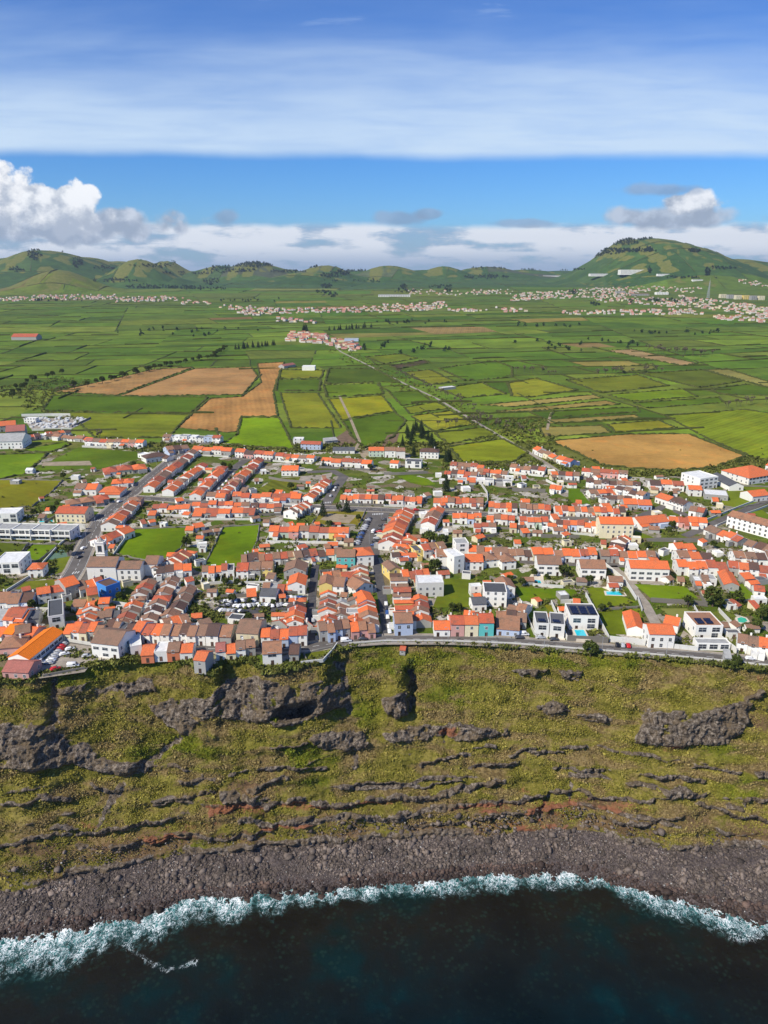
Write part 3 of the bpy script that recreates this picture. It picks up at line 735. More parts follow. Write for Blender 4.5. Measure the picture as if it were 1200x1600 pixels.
LEDGES = [ # polyline, thickness px
 ([(330,1262),(400,1252),(450,1247),(540,1250),(600,1238),(680,1238),(720,1222),(760,1222),(790,1216)], 12),
 ([(380,1276),(430,1282),(470,1276),(540,1268),(610,1268),(640,1262)], 12),
 ([(90,1292),(150,1297),(232,1282),(290,1268)], 8), ([(680,1256),(740,1252),(800,1250),(850,1236)], 9),
 ([(0,1318),(60,1306),(120,1300)], 7), ([(180,1320),(240,1312),(300,1300)], 7),
 ([(560,1226),(600,1216),(660,1224),(715,1215)], 4), ([(400,1202),(440,1198),(505,1194)], 6), ([(395,1230),(430,1216),(460,1208)], 6),
 ([(800,1178),(830,1172),(878,1174)], 5), ([(870,1200),(950,1199)], 6), ([(1010,1212),(1060,1217),(1100,1222)], 5), ([(930,1245),(1010,1250),(1045,1240)], 6),
 ([(960,1278),(1010,1282),(1060,1276)], 7), ([(860,1230),(900,1232),(950,1248)], 6), ([(285,1220),(335,1215)], 7), ([(250,1256),(300,1240),(330,1236)], 4),
 ([(0,1250),(45,1252),(70,1240)], 6), ([(640,1290),(720,1282),(800,1270),(850,1262)], 5), ([(1095,1255),(1150,1270),(1200,1282)], 5), ([(1090,1200),(1150,1206)], 4),
 ([(655,1190),(690,1182),(730,1178)], 5), ([(740,1195),(800,1190)], 5), ([(150,1225),(175,1240)], 4), ([(430,1165),(480,1160)], 4),
]
GULLY = [ ([(275,1150),(262,1165),(240,1185),(215,1205)], 7, 3.5), ([(527,1035),(535,1070),(545,1108)], 7, 2.2), ([(641,1050),(644,1085),(642,1112)], 7, 5.5), ([(82,1062),(90,1095),(84,1130)], 9, 3.5),
 ([(230,1070),(170,1075),(150,1085)], 8, 3.0), ([(860,1240),(852,1262),(848,1285)], 5, 3.5), ([(400,1080),(398,1110)], 4, 1.0), ([(190,1230),(165,1260),(150,1290)], 7, 1.5), ([(556,1140),(558,1200)], 6, 1.2),
 ([(1010,1110),(1000,1140)], 4, 1.0), ([(320,1215),(300,1250)], 8, 1.5), ([(700,1130),(690,1160)], 3, 1.5), ([(895,1225),(893,1250)], 4, 1.5)]
RIDGE = [([(622,1040),(620,1075),(616,1112)], 14, 4.5), ([(60,1075),(70,1120),(50,1190)], 22, 3.0), ([(200,1150),(210,1190)], 20, 2.0), ([(500,1040),(505,1090)], 16, 2.2), ([(1120,1060),(1100,1120)], 30, 3.0), ([(960,1050),(990,1100)], 30, 2.0)]
REDS = [(370,1268,75,10),(300,1290,60,8),(470,1262,60,7),(760,1262,60,8),(860,1262,60,14),(980,1262,60,8),(820,1292,80,9),(250,1310,60,8),(360,1262,60,6),(330,1250,25,6),(600,1252,50,4),(440,1292,60,4),(880,1275,35,7),(700,1142,20,8),(1050,1170,35,5),(820,1236,20,6),(130,1290,25,5),(900,1250,30,8),(1190,1062,15,5),(470,1172,40,3),(545,1262,25,4)]
LUSH = [(300,1170,60,35),(240,1180,50,22),(700,1090,50,22),(560,1110,50,25),(610,1035,90,18),(820,1024,140,9),(930,1032,120,10),(480,1180,70,25),(1130,1170,40,20),(1170,1230,50,25),(80,1350,50,12),(200,1345,45,10),(300,1320,30,10),(420,1115,60,25),(500,1225,40,14),(1100,1285,35,25),(640,1300,20,10)]
BROWN = [(1190,1310,90,40),(960,1290,90,14),(200,1325,80,10),(700,1300,90,10),(1080,1160,60,10),(380,1310,60,12),(60,1330,60,15),(400,1230,50,14),(1190,1130,40,20),(930,1260,80,12)]
def cliff():
    xs = np.unique(np.concatenate([np.linspace(-1500, -240, 22), np.linspace(-240, -178, 70), np.linspace(-178, 178, 860), np.linspace(178, 240, 70), np.linspace(240, 1500, 22)]))
    nx = len(xs); nt = 330
    t = np.linspace(0, 1, nt)
    X = np.repeat(xs[None, :], nt, 0); T = np.repeat(t[:, None], nx, 1)
    ye = np.interp(xs, EX, EY); yt = toeY(xs)
    # profile: steep upper third, easier below
    zt = LAND + (6.0 - LAND) * (T ** 0.93)
    kern = np.hanning(91); kern /= kern.sum(); xr = np.linspace(-260, 260, 1301); es = np.convolve(np.pad(np.interp(xr, EX, EY), 45, 'edge'), kern, 'valid'); yes = np.interp(xs, xr, es)
    q_ = np.clip(T / 0.42, 0, 1); q_ = q_ * q_ * (3 - 2 * q_); YE = ye[None, :] * (1 - q_) + yes[None, :] * q_
    Yb = YE + (yt[None, :] - YE) * (0.82 * T + 0.18 * T * T * 1.0)
    px, py = proj(X, Yb, zt)
    rock = np.zeros_like(X); Dp = np.zeros_like(X)
    jx = 15 * fbm(X / 7, zt / 7, 1.1, 5, .6); jy = 10 * fbm(X / 6, zt / 6, 6.1, 5, .6)
    qx, qy = px + jx, py + jy
    for pl in ROCKS:
        x0 = min(p[0] for p in pl) - 12; x1 = max(p[0] for p in pl) + 12; y0 = min(p[1] for p in pl) - 12; y1 = max(p[1] for p in pl) + 12
        s = (qx > x0) & (qx < x1) & (qy > y0) & (qy < y1)
        rock[s] = np.maximum(rock[s], polymask(qx[s], qy[s], pl, 3.0))
        # the top lip sticks out, the foot is undercut
        cyy = (y0 + y1) / 2
        mk = polymask(qx[s], qy[s] + 5, pl, 5.0)
        Dp[s] += mk * 1.1
    for pts, th in LEDGES:
        for (a, b) in zip(pts[:-1], pts[1:]):
            s = (px > min(a[0], b[0]) - 14) & (px < max(a[0], b[0]) + 14) & (py > min(a[1], b[1]) - 24) & (py < max(a[1], b[1]) + 26)
            dx, dy, tt = seg_d(qx[s], qy[s], a[0], a[1], b[0], b[1])
            along = np.exp(-(dx / 8.0) ** 2)
            low = np.clip(1 - np.abs(dy - th * 0.5) / (th * 0.5 + 1.5), 0, 1) ** 0.6 * along
            rock[s] = np.maximum(rock[s], low * 1.1)
            lip = np.exp(-((dy + 3.0) / 4.5) ** 2) * along; foot = np.exp(-((dy - th * 0.9) / 3.5) ** 2) * along
            Dp[s] = Dp[s] + np.where(tt > 0.001, 0.75 * lip - 0.8 * foot, 0)
    for pts, w, A in GULLY:
        best = np.full_like(px, 1e9)
        for (a, b) in zip(pts[:-1], pts[1:]):
            dx, dy, tt = seg_d(qx, qy, a[0], a[1], b[0], b[1]); best = np.minimum(best, np.hypot(dx, dy))
        g = np.exp(-(best / w) ** 2); Dp -= A * g; rock = np.maximum(rock, 0.55 * g)
    for pts, w, A in RIDGE:
        best = np.full_like(px, 1e9)
        for (a, b) in zip(pts[:-1], pts[1:]):
            dx, dy, tt = seg_d(qx, qy, a[0], a[1], b[0], b[1]); best = np.minimum(best, np.hypot(dx, dy))
        Dp += A * np.exp(-(best / w) ** 2)
    cave = np.exp(-(((qx - 460) / 30) ** 4 + ((qy - 1112 - 0.16 * (460 - qx)) / 8.5) ** 4)); Dp -= 11 * cave; rock = np.maximum(rock, cave)
    Dp += 3.4 * np.exp(-(((qx - 455) / 55) ** 2 + ((qy - 1090) / 10) ** 2))
    rn = fbm(X / 7, zt / 5, 9.0, 4)
    big = fbm(X / 38, zt / 30, 1.5, 3) * 3.8 + fbm(X / 12, zt / 9, 2.5, 3) * 1.5
    med = fbm(X / 3.2, zt / 2.6, 3.5, 4) * 1.05 + np.abs(fbm(X / 7, zt / 9, 33.5, 3)) * -1.6
    ridg = (1 - np.abs(fbm(X / 4.2, zt / 6.5, 4.5, 4)) * 2.4)
    crag = (ridg * 1.5 + np.round(fbm(X / 2.5, zt / 3.5, 5.5, 3) * 5) / 5 * 0.9)
    fine = (0.5 - np.abs(fbm(X / 1.5, zt / 1.9, 14.5, 3))) * 1.5 + (0.5 - np.abs(fbm(X / 2.6, zt / 1.0, 15.5, 3))) * 1.0
    lay = np.sin(zt * 1.15 + 2.4 * fbm(X / 30, zt / 30, 7.5, 3)) * 0.6 * (0.5 + T)
    rock = np.clip(rock, 0, 1)
    # bands of bare rock and soil low on the slope
    band = np.clip((np.sin(zt * 0.62 + 3.2 * fbm(X / 22, zt / 60, 12.5, 3)) - 0.78) * 5, 0, 1) * np.clip((T - 0.35) * 4, 0, 1) * np.clip((fbm(X / 14, zt / 5, 13.5, 3) + 0.12) * 5, 0, 1) * 0.85
    rock = np.maximum(rock, band)
    rock = np.clip(rock * np.clip(1.45 + 2.2 * fbm(X / 4.5, zt / 3, 31.0, 4), 0.35, 1.2), 0, 1)
    foot = np.clip((T - 0.945) / 0.03, 0, 1) * np.clip(0.75 + rn * 1.5, 0, 1); rock = np.maximum(rock, foot)
    D = Dp * 1.15 + big + med * (1 - 0.4 * rock) + crag * rock * 1.5 + fine * rock + lay - band * 0.8 - foot * 0.6
    fade = np.clip(T / 0.03, 0, 1) * np.clip((1 - T) / 0.02, 0.0, 1)
    # ragged top edge
    D = D * fade
    far = np.clip((np.abs(X) - 178) / 80, 0, 1); D = D * (1 - 0.5 * far)
    Yv = Yb - D * 0.80; Zv = zt + D * 0.42 * np.clip(T * 8, 0, 1) - np.clip(T * 8, 0, 1) * np.clip(1 - T * 8, 0, 1) * 0.8
    Xv = X + fbm(X / 3, zt / 3, 21.0, 3) * 0.5 * rock * fade
    Zv = np.minimum(Zv, LAND + 0.3)
    lush = np.zeros_like(X); _b0 = np.clip((T - 0.5) * 1.6, 0, .75) * np.clip(0.55 + 1.3 * fbm(X / 14, zt / 4.5, 41.0, 4), 0, 1); brown = np.zeros_like(X); red = np.zeros_like(X)
    for (a, b, rx, ry) in LUSH: lush = np.maximum(lush, np.exp(-(((qx - a) / rx) ** 2 + ((qy - b) / ry) ** 2)))
    lush = np.maximum(lush, np.clip(1.05 - T * 7, 0, .9) * np.clip(.5 + 1.6 * fbm(X / 18, zt / 9, 51.0, 3), 0, 1))
    for (a, b, rx, ry) in BROWN: brown = np.maximum(brown, np.exp(-(((qx - a) / rx) ** 2 + ((qy - b) / ry) ** 2)))
    for (a, b, rx, ry) in REDS: red = np.maximum(red, np.exp(-(((qx - a) / rx) ** 2 + ((qy - b) / ry) ** 2)))
    brown = np.maximum(brown, _b0)
    # top shelf rows behind the edge
    s = np.array([372.0]); sh_y = [np.full(nx, 373.0), np.full(nx, 345.0), ye + 3, ye + 0.8]
    sh_y[1] = np.maximum(np.minimum(sh_y[1], 373), ye + 6)
    Xs = np.repeat(xs[None, :], 4, 0); Ys = np.stack(sh_y); Zs = np.full((4, nx), LAND - 0.01)
    Xs = np.vstack([Xs, Xv]); Ys = np.vstack([Ys, Yv]); Zs = np.vstack([Zs, Zv])
    def st(a, v=0): return np.vstack([np.full((4, nx), v), a]).ravel()
    V = np.stack([Xs, Ys, Zs], -1).reshape(-1, 3)
    shelf = st(np.clip(1 - T * 40, 0, 1) * 0, 1.0)
    me = npmesh('cliff', V, grid_faces(nt + 4, nx)[:, ::-1], True, dict(rock=st(rock), lush=st(lush), brown=st(brown), red=st(red), shelf=shelf, low=st(T)))
    m, tt, b = newmat('cliff_ground', 0.95, 0.1); p = posn(tt)
    A = lambda n: tt.attr(n).outputs['Fac']
    n1 = tt.noise(p, 0.10, 6, 0.65); n2 = tt.noise(p, 0.7, 5, 0.7); n3 = tt.noise(p, 3.0, 3, 0.7)
    nn = tt.m('ADD', tt.m('MULTIPLY', n1, 0.5), tt.m('MULTIPLY', n2, 0.5))
    veg = tt.ramp(nn, [(0.34, (0.100, 0.098, 0.014)), (0.48, (0.225, 0.200, 0.036)), (0.62, (0.37, 0.30, 0.085))])
    lushc = tt.ramp(nn, [(0.35, (0.080, 0.100, 0.010)), (0.5, (0.165, 0.190, 0.014)), (0.65, (0.28, 0.275, 0.022))])
    veg = tt.mix(tt.m('MULTIPLY', A('lush'), tt.ss(n1, 0.35, 0.55)), veg, lushc)
    str_ = tt.noise(tt.vm('MULTIPLY', p, (0.05, 0.05, 0.16)), 1.0, 5, 0.65, 0.5)
    veg = tt.mix(tt.ss(str_, 0.46, 0.60, 0, 0.8), veg, tt.mix(tt.ss(n2, .4, .6), (0.16, 0.10, 0.05), (0.34, 0.24, 0.12)))
    soil = tt.ramp(nn, [(0.35, (0.12, 0.07, 0.042)), (0.55, (0.24, 0.150, 0.085)), (0.7, (0.36, 0.25, 0.14))])
    veg = tt.mix(tt.ss(tt.m('ADD', A('brown'), tt.m('MULTIPLY', tt.m('SUBTRACT', n2, 0.5), 1.3)), 0.4, 0.7, 0, 0.85), veg, soil)
    rk = tt.ramp(tt.m('ADD', tt.m('MULTIPLY', n2, 0.6), tt.m('MULTIPLY', n3, 0.4)), [(0.38, (0.040, 0.028, 0.020)), (0.5, (0.175, 0.140, 0.110)), (0.60, (0.45, 0.38, 0.31))])
    rk = tt.mix(tt.ss(n1, 0.47, 0.62, 0, 0.65), rk, (0.20, 0.145, 0.085))
    rk = tt.mix(tt.ss(tt.m('ADD', A('red'), tt.m('MULTIPLY', tt.m('SUBTRACT', n2, 0.5), 0.8)), 0.35, 0.65, 0, 0.8), rk, (0.36, 0.135, 0.065))
    veg = tt.mix(tt.ss(tt.m('ADD', A('red'), tt.m('MULTIPLY', tt.m('SUBTRACT', n2, 0.5), 1.6)), 0.62, 0.85, 0, 0.75), veg, (0.34, 0.155, 0.075))
    fac = tt.ss(tt.m('ADD', A('rock'), tt.m('MULTIPLY', tt.m('SUBTRACT', n2, 0.5), 0.75)), 0.36, 0.56)
    c = tt.mix(fac, veg, rk)
    c = tt.mix(tt.ss(A('shelf'), 0.4, 0.6), c, tt.ramp(nn, [(0.35, (0.045, 0.07, 0.015)), (0.5, (0.11, 0.12, 0.03)), (0.62, (0.20, 0.175, 0.13))]))
    tt.l.new(c, b.inputs['Base Color'])
    bump(tt, b, tt.m('ADD', n2, tt.m('MULTIPLY', n3, 0.7)), 1.3, 1.0)
    o = link('cliff', me, m); tag(o, kind='structure')
    return dict(X=Xv, Y=Yv, Z=Zv, rock=rock, lush=lush, brown=brown, T=T)
CL = cliff()
_cpx, _cpy = proj(CL['X'], CL['Y'], CL['Z'])
def cliff_at(px, py):
    k = np.unravel_index(np.argmin((_cpx - px) ** 2 + (_cpy - py) ** 2), _cpx.shape)
    return float(CL['X'][k]), float(CL['Y'][k]), float(CL['Z'][k])

def tuft_mesh(name, PX, PY, PZ, size, nleaf, mat, colf=None, up=0.6, seed=0, flat=0.5):
    """leafy tufts: nleaf randomly turned little quads per point"""
    r = np.random.default_rng(seed); n = len(PX); k = n * nleaf
    c = np.repeat(np.stack([PX, PY, PZ], -1), nleaf, 0); s = np.repeat(size, nleaf)
    off = r.normal(size=(k, 3)) * np.array([0.5, 0.5, 0.35]); off[:, 2] = np.abs(off[:, 2]) * 1.0
    c = c + off * s[:, None]
    a = r.normal(size=(k, 3)); a /= np.linalg.norm(a, axis=1)[:, None]
    b = np.cross(a, r.normal(size=(k, 3))); b /= np.linalg.norm(b, axis=1)[:, None]
    h = (s * r.uniform(0.25, 0.55, k))[:, None]
    V = np.stack([c - a * h - b * h * .6, c + a * h - b * h * .6, c + a * h + b * h * .6, c - a * h + b * h * .6], 1).reshape(-1, 3)
    F = np.arange(k * 4).reshape(-1, 4)
    v = np.clip(np.repeat(r.uniform(0, 1, n), nleaf) * 0.55 + r.uniform(0, 0.45, k), 0, 1)
    fa = {'v': v}
    if colf is not None: fa['lush'] = np.repeat(colf, nleaf)
    return link(name, npmesh(name, V, F, False, None, fa), mat)
def cliffveg():
    m, t, b = newmat('cliff_plants', 0.85, 0.15); p = posn(t)
    n = t.noise(p, 0.12, 5, 0.65); n2 = t.noise(p, 1.0, 3, 0.6)
    dry = t.ramp(t.m('ADD', t.m('MULTIPLY', n, 0.6), t.m('MULTIPLY', n2, 0.4)), [(0.36, (0.105, 0.106, 0.014)), (0.5, (0.25, 0.225, 0.038)), (0.64, (0.43, 0.35, 0.095))])
    lu = t.ramp(t.m('ADD', t.m('MULTIPLY', n, 0.6), t.m('MULTIPLY', n2, 0.4)), [(0.36, (0.080, 0.110, 0.012)), (0.5, (0.175, 0.205, 0.018)), (0.64, (0.32, 0.30, 0.026))])
    c = t.mix(t.ss(t.attr('lush').outputs['Fac'], 0.2, 0.8), dry, lu)
    k = t.ss(t.attr('v').outputs['Fac'], 0, 1, 0.70, 1.30); c = t.mix(1.0, c, t.comb(k, k, k), 'MULTIPLY')
    str_ = t.noise(t.vm('MULTIPLY', p, (0.05, 0.05, 0.16)), 1.0, 5, 0.65, 0.5)
    c = t.mix(t.ss(str_, 0.46, 0.60, 0, 0.8), c, t.mix(t.ss(n2, .4, .6), (0.20, 0.135, 0.06), (0.38, 0.28, 0.13)))
    t.l.new(c, b.inputs['Base Color'])
    r = np.random.default_rng(4)
    X, Y, Z, rk, lu_, br, T = [CL[k].ravel() for k in ('X', 'Y', 'Z', 'rock', 'lush', 'brown', 'T')]
    pr = np.clip(1 - rk * 1.9, 0, 1) * (1 - 0.8 * br) * (np.abs(X) < 200) * (T < 0.985)
    cl = np.clip(0.45 + fbm(X / 5, Y / 5, Z / 5, 3) * 1.6, 0.04, 1)
    pr = pr * cl; pr /= pr.sum()
    idx = r.choice(len(X), 110000, replace=True, p=pr)
    jx = r.normal(size=len(idx)) * 0.3
    sz = r.uniform(0.22, 0.55, len(idx)) * (1 + 0.9 * (r.random(len(idx)) > 0.97))
    o = tuft_mesh('cliff_scrub', X[idx] + jx, Y[idx] - 0.1, Z[idx] + 0.05, sz, 6, m, lu_[idx], seed=2)
    tag(o, 'low green and yellowish plants covering the sea cliff', 'scrub', kind='stuff')
cliffveg()

# ------------------------------------------------------------------ beach
def beach():
    xs = np.unique(np.concatenate([np.linspace(-1500, -200, 20), np.linspace(-200, 200, 500), np.linspace(200, 1500, 20)])); nx = len(xs)
    ty = toeY(xs); sy = np.minimum(shoreY(xs), ty - 6)
    k = np.linspace(-0.06, 1.9, 70)
    T = np.repeat(k[:, None], nx, 1); X = np.repeat(xs[None], 70, 0)
    Y = ty[None] + (sy - ty)[None] * T
    Z = np.where(T < 1, 6.3 * np.clip(1 - T, 0, 2) ** 0.8 * 0.95 + 0.0, -(T - 1) * 5.0) + fbm(X / 4, Y / 4, 2.0, 4) * 0.7 + fbm(X / 1.2, Y / 1.2, 2.0, 3) * 0.3
    m, t, b = newmat('volcanic_shore', 0.8, 0.25); p = posn(t)
    n = t.noise(p, 0.8, 6, 0.7); v = t.vor(p, 1.1, 'Distance')
    c = t.ramp(t.m('ADD', t.m('MULTIPLY', n, 0.7), t.m('MULTIPLY', v, 0.4)), [(0.3, (0.022, 0.017, 0.016)), (0.5, (0.070, 0.055, 0.052)), (0.75, (0.13, 0.105, 0.096))])
    t.l.new(c, b.inputs['Base Color']); bump(t, b, n, 0.8, 0.9)
    tag(link('shore', npmesh('shore', np.stack([X, Y, Z], -1).reshape(-1, 3), grid_faces(70, nx)[:, ::-1], True), m), kind='structure')
    # boulders
    ico_v, ico_f = [], []
    ph = (1 + 5 ** .5) / 2
    iv = np.array([(-1, ph, 0), (1, ph, 0), (-1, -ph, 0), (1, -ph, 0), (0, -1, ph), (0, 1, ph), (0, -1, -ph), (0, 1, -ph), (ph, 0, -1), (ph, 0, 1), (-ph, 0, -1), (-ph, 0, 1)]) / 1.9
    fi = np.array([(0, 11, 5), (0, 5, 1), (0, 1, 7), (0, 7, 10), (0, 10, 11), (1, 5, 9), (5, 11, 4), (11, 10, 2), (10, 7, 6), (7, 1, 8), (3, 9, 4), (3, 4, 2), (3, 2, 6), (3, 6, 8), (3, 8, 9), (4, 9, 5), (2, 4, 11), (6, 2, 10), (8, 6, 7), (9, 8, 1)])
    r = np.random.default_rng(9); N = 42000
    bx = r.uniform(-185, 185, N); u = np.where(r.random(N) < .07, r.uniform(-.3, 0, N), r.uniform(-0.03, 1.22, N))
    by = np.interp(bx, xs, ty) + (np.interp(bx, xs, sy) - np.interp(bx, xs, ty)) * u
    bz = np.where(u < 0, -99, 0) * 0 + np.where(u < 0, 6.0 - u * 25, 0) + np.where(u < 1, (u >= 0) * 6.0 * np.clip(1 - u, 0, 1) ** 0.8, -(u - 1) * 5.0) + fbm(bx / 4, by / 4, 2.0, 4) * 0.7 + 0.05
    s = 0.20 * (r.pareto(2.7, N) + 1) * (1 + 0.7 * fbm(bx / 12, by / 6, 8.0, 2)); s = np.clip(s, 0.15, 1.5)
    s = np.where(u > 1, s * 0.9 + 0.2, s)
    sc = s[:, None] * r.uniform(0.55, 1.35, (N, 3)) * np.array([1, 1, 0.8])
    th = r.uniform(0, 6.28, N); ct, st_ = np.cos(th), np.sin(th)
    v = iv[None] * (1 + r.normal(size=(N, 12, 3)) * 0.24) * sc[:, None, :]
    V = np.stack([v[..., 0] * ct[:, None] - v[..., 1] * st_[:, None] + bx[:, None], v[..., 0] * st_[:, None] + v[..., 1] * ct[:, None] + by[:, None], v[..., 2] + bz[:, None]], -1).reshape(-1, 3)
    F = (fi[None] + (np.arange(N) * 12)[:, None, None]).reshape(-1, 3)
    g = r.uniform(0.35, 1.4, N) * (0.8 + 0.55 * fbm(bx / 9, by / 5, 3.0, 3)); pale = (r.random(N) < 0.035) & (s < 0.4)
    wet = np.clip((u - 0.72) / 0.2, 0, 1)
    base = np.array([0.165, 0.130, 0.108])[None] * g[:, None]
    base = base * (1 - 0.62 * wet[:, None]) * np.where(wet[:, None] > 0.3, np.array([1.08, 0.90, 0.85])[None], 1)
    base = np.where(pale[:, None], np.array([0.36, 0.35, 0.33])[None], base)
    m, t, b = newmat('basalt_boulder', 0.75, 0.3); p = posn(t)
    n = t.noise(p, 2.5, 4, 0.6); k = t.ss(n, 0.3, 0.7, 0.7, 1.3)
    t.l.new(t.mix(1.0, t.attr('col').outputs['Color'], t.comb(k, k, k), 'MULTIPLY'), b.inputs['Base Color'])
    tag(link('boulders', npmesh('boulders', V, F, False, None, {'col': np.repeat(base, 20, 0)}), m), 'dark volcanic boulders heaped along the foot of the cliff', 'boulders', kind='stuff')
beach()

# ------------------------------------------------------------------ water
def water():
    xs = np.unique(np.concatenate([np.linspace(-9000, -220, 24), np.linspace(-220, 220, 700), np.linspace(220, 9000, 24)])); nx = len(xs)
    ds = np.concatenate([np.linspace(-9, 30, 150), np.linspace(31, 90, 60), np.array([110, 160, 300, 700, 2000, 6000, 20000])]); nd = len(ds)
    sy = shoreY(xs); D = np.repeat(ds[:, None], nx, 1); X = np.repeat(xs[None], nd, 0)
    Y = sy[None] - D
    amp = np.clip(1 - (D - 10) / 60, 0.25, 1)
    Z = 0.10 + amp * (0.16 * fbm(X / 4, Y / 3, 5, 3)) * (np.abs(X) < 400)
    px, py = proj(X, Y, Z * 0)
    wn = fbm(X / 16, 0 * X, 3.0, 3)
    wid = np.interp(px, [0, 60, 150, 240, 300, 400, 500, 600, 700, 800, 900, 960, 1020, 1080, 1140, 1200], [15, 14, 13, 11, 9, 9, 7, 6, 8, 9, 7, 6, 9, 11, 9, 6]) * (1 + 0.4 * wn)
    fing = np.clip(0.75 + 1.5 * fbm(X / 3.2, D / 7.0, 4.4, 4), 0.12, 1.35)
    f = np.clip(1 - (D - 1) / np.maximum(wid * 1.25, 3), 0, 1) * np.clip((D + 5.5) / 4.5, 0, 1) * (0.82 * fing)
    # thin line of foam away from the shore on the left
    for pts in ([(195, 1478), (215, 1492), (240, 1508), (262, 1516), (285, 1510), (305, 1504)],):
        for a, b in zip(pts[:-1], pts[1:]):
            dx, dy, tt = seg_d(px + 4 * fbm(X / 3, Y / 3, 2, 3), py + 5 * fbm(X / 2.5, Y / 2.5, 6, 3), a[0], a[1], b[0], b[1]); f = np.maximum(f, 0.27 * np.exp(-(np.hypot(dx, dy) / 4.5) ** 2))
    for (a, b, rx, ry, am) in ((925, 1372, 20, 10, .4), (1165, 1462, 25, 10, .5), (1140, 1420, 60, 14, .5), (60, 1470, 60, 14, .4), (660, 1392, 8, 5, .5), (862, 1388, 10, 6, .4)):
        f = np.maximum(f, am * np.exp(-(((px - a) / rx) ** 2 + ((py - b) / ry) ** 2)))
    deep = np.clip((D - 20) / 45, 0, 1)
    m, t, b = newmat('sea_water', 0.14, 0.12); p = posn(t)
    A = lambda n: t.attr(n).outputs['Fac']
    n1 = t.noise(p, 0.07, 5, 0.6); n2 = t.noise(p, 0.55, 5, 0.65); n4 = t.noise(p, 0.35, 6, 0.72, 1.2)
    sp = t.vm('MULTIPLY', p, (1.5, 0.75, 1.0))
    n5 = t.noise(sp, 0.6, 5, 0.62, 1.6)
    n1 = t.noise(p, 0.035, 4, 0.55)
    near = t.ramp(n1, [(0.36, (0.009, 0.008, 0.005)), (0.5, (0.012, 0.011, 0.007)), (0.64, (0.005, 0.014, 0.012))])
    far = t.ramp(n1, [(0.40, (0.0008, 0.0055, 0.0070)), (0.56, (0.001, 0.009, 0.012)), (0.72, (0.001, 0.024, 0.030))])
    c = t.mix(A('deep'), near, far)
    spot = t.m('MULTIPLY', t.ss(t.vor(t.vm('ADD', p, t.vm('MULTIPLY', t.comb(n2, n4, 0.0), (2, 2, 0))), 0.5, 'Distance'), 0.10, 0.50, 1.0, 0.0), t.ss(t.noise(p, 0.10, 4, 0.6), 0.42, 0.60))
    c = t.mix(t.m('MULTIPLY', spot, t.ss(A('deep'), 0, 1, 0.4, 0.12)), c, (0.022, 0.048, 0.034))
    F_ = A('foam')
    teal = t.ss(t.m('ADD', t.m('MAXIMUM', F_, A('teal')), t.m('MULTIPLY', t.m('SUBTRACT', n4, 0.5), 1.1)), 0.12, 0.75)
    c = t.mix(t.m('MULTIPLY', teal, 0.85), c, t.mix(t.ss(n5, .4, .6), (0.025, 0.12, 0.12), (0.10, 0.29, 0.29)))
    web = t.m('ABSOLUTE', t.m('SUBTRACT', n5, 0.5))
    web = t.ss(web, 0.0, 0.075, 1.0, 0.0)
    lace = t.m('SUBTRACT', t.m('ADD', 1.13, t.m('MULTIPLY', t.m('SUBTRACT', 0.5, n4), 1.7)), t.m('MULTIPLY', web, 0.72))
    white = t.m('MULTIPLY', t.ss(F_, 0.03, 0.22), 1.0)
    white = t.m('MULTIPLY', white, t.ss(t.m('ADD', F_, t.m('MULTIPLY', t.m('SUBTRACT', lace, 0.62), -1.25)), 0.27, 0.58))
    c = t.mix(white, c, (0.80, 0.84, 0.84))
    t.l.new(c, b.inputs['Base Color'])
    t.l.new(t.m('ADD', 0.10, t.m('MULTIPLY', white, 0.7)), b.inputs['Roughness'])
    bump(t, b, t.m('ADD', t.noise(p, 0.9, 4, 0.6), t.m('MULTIPLY', white, 0.6)), 0.35, 0.5)
    me = npmesh('water', np.stack([X, Y, Z], -1).reshape(-1, 3), grid_faces(nd, nx)[:, ::-1], True, dict(foam=f.ravel(), deep=deep.ravel(), teal=(np.clip(1 - (D - 1) / np.maximum(wid * 1.5, 4), 0, 1) * (0.40 + 0.45 * fing)).ravel()))
    tag(link('water', me, m), kind='structure')
water()
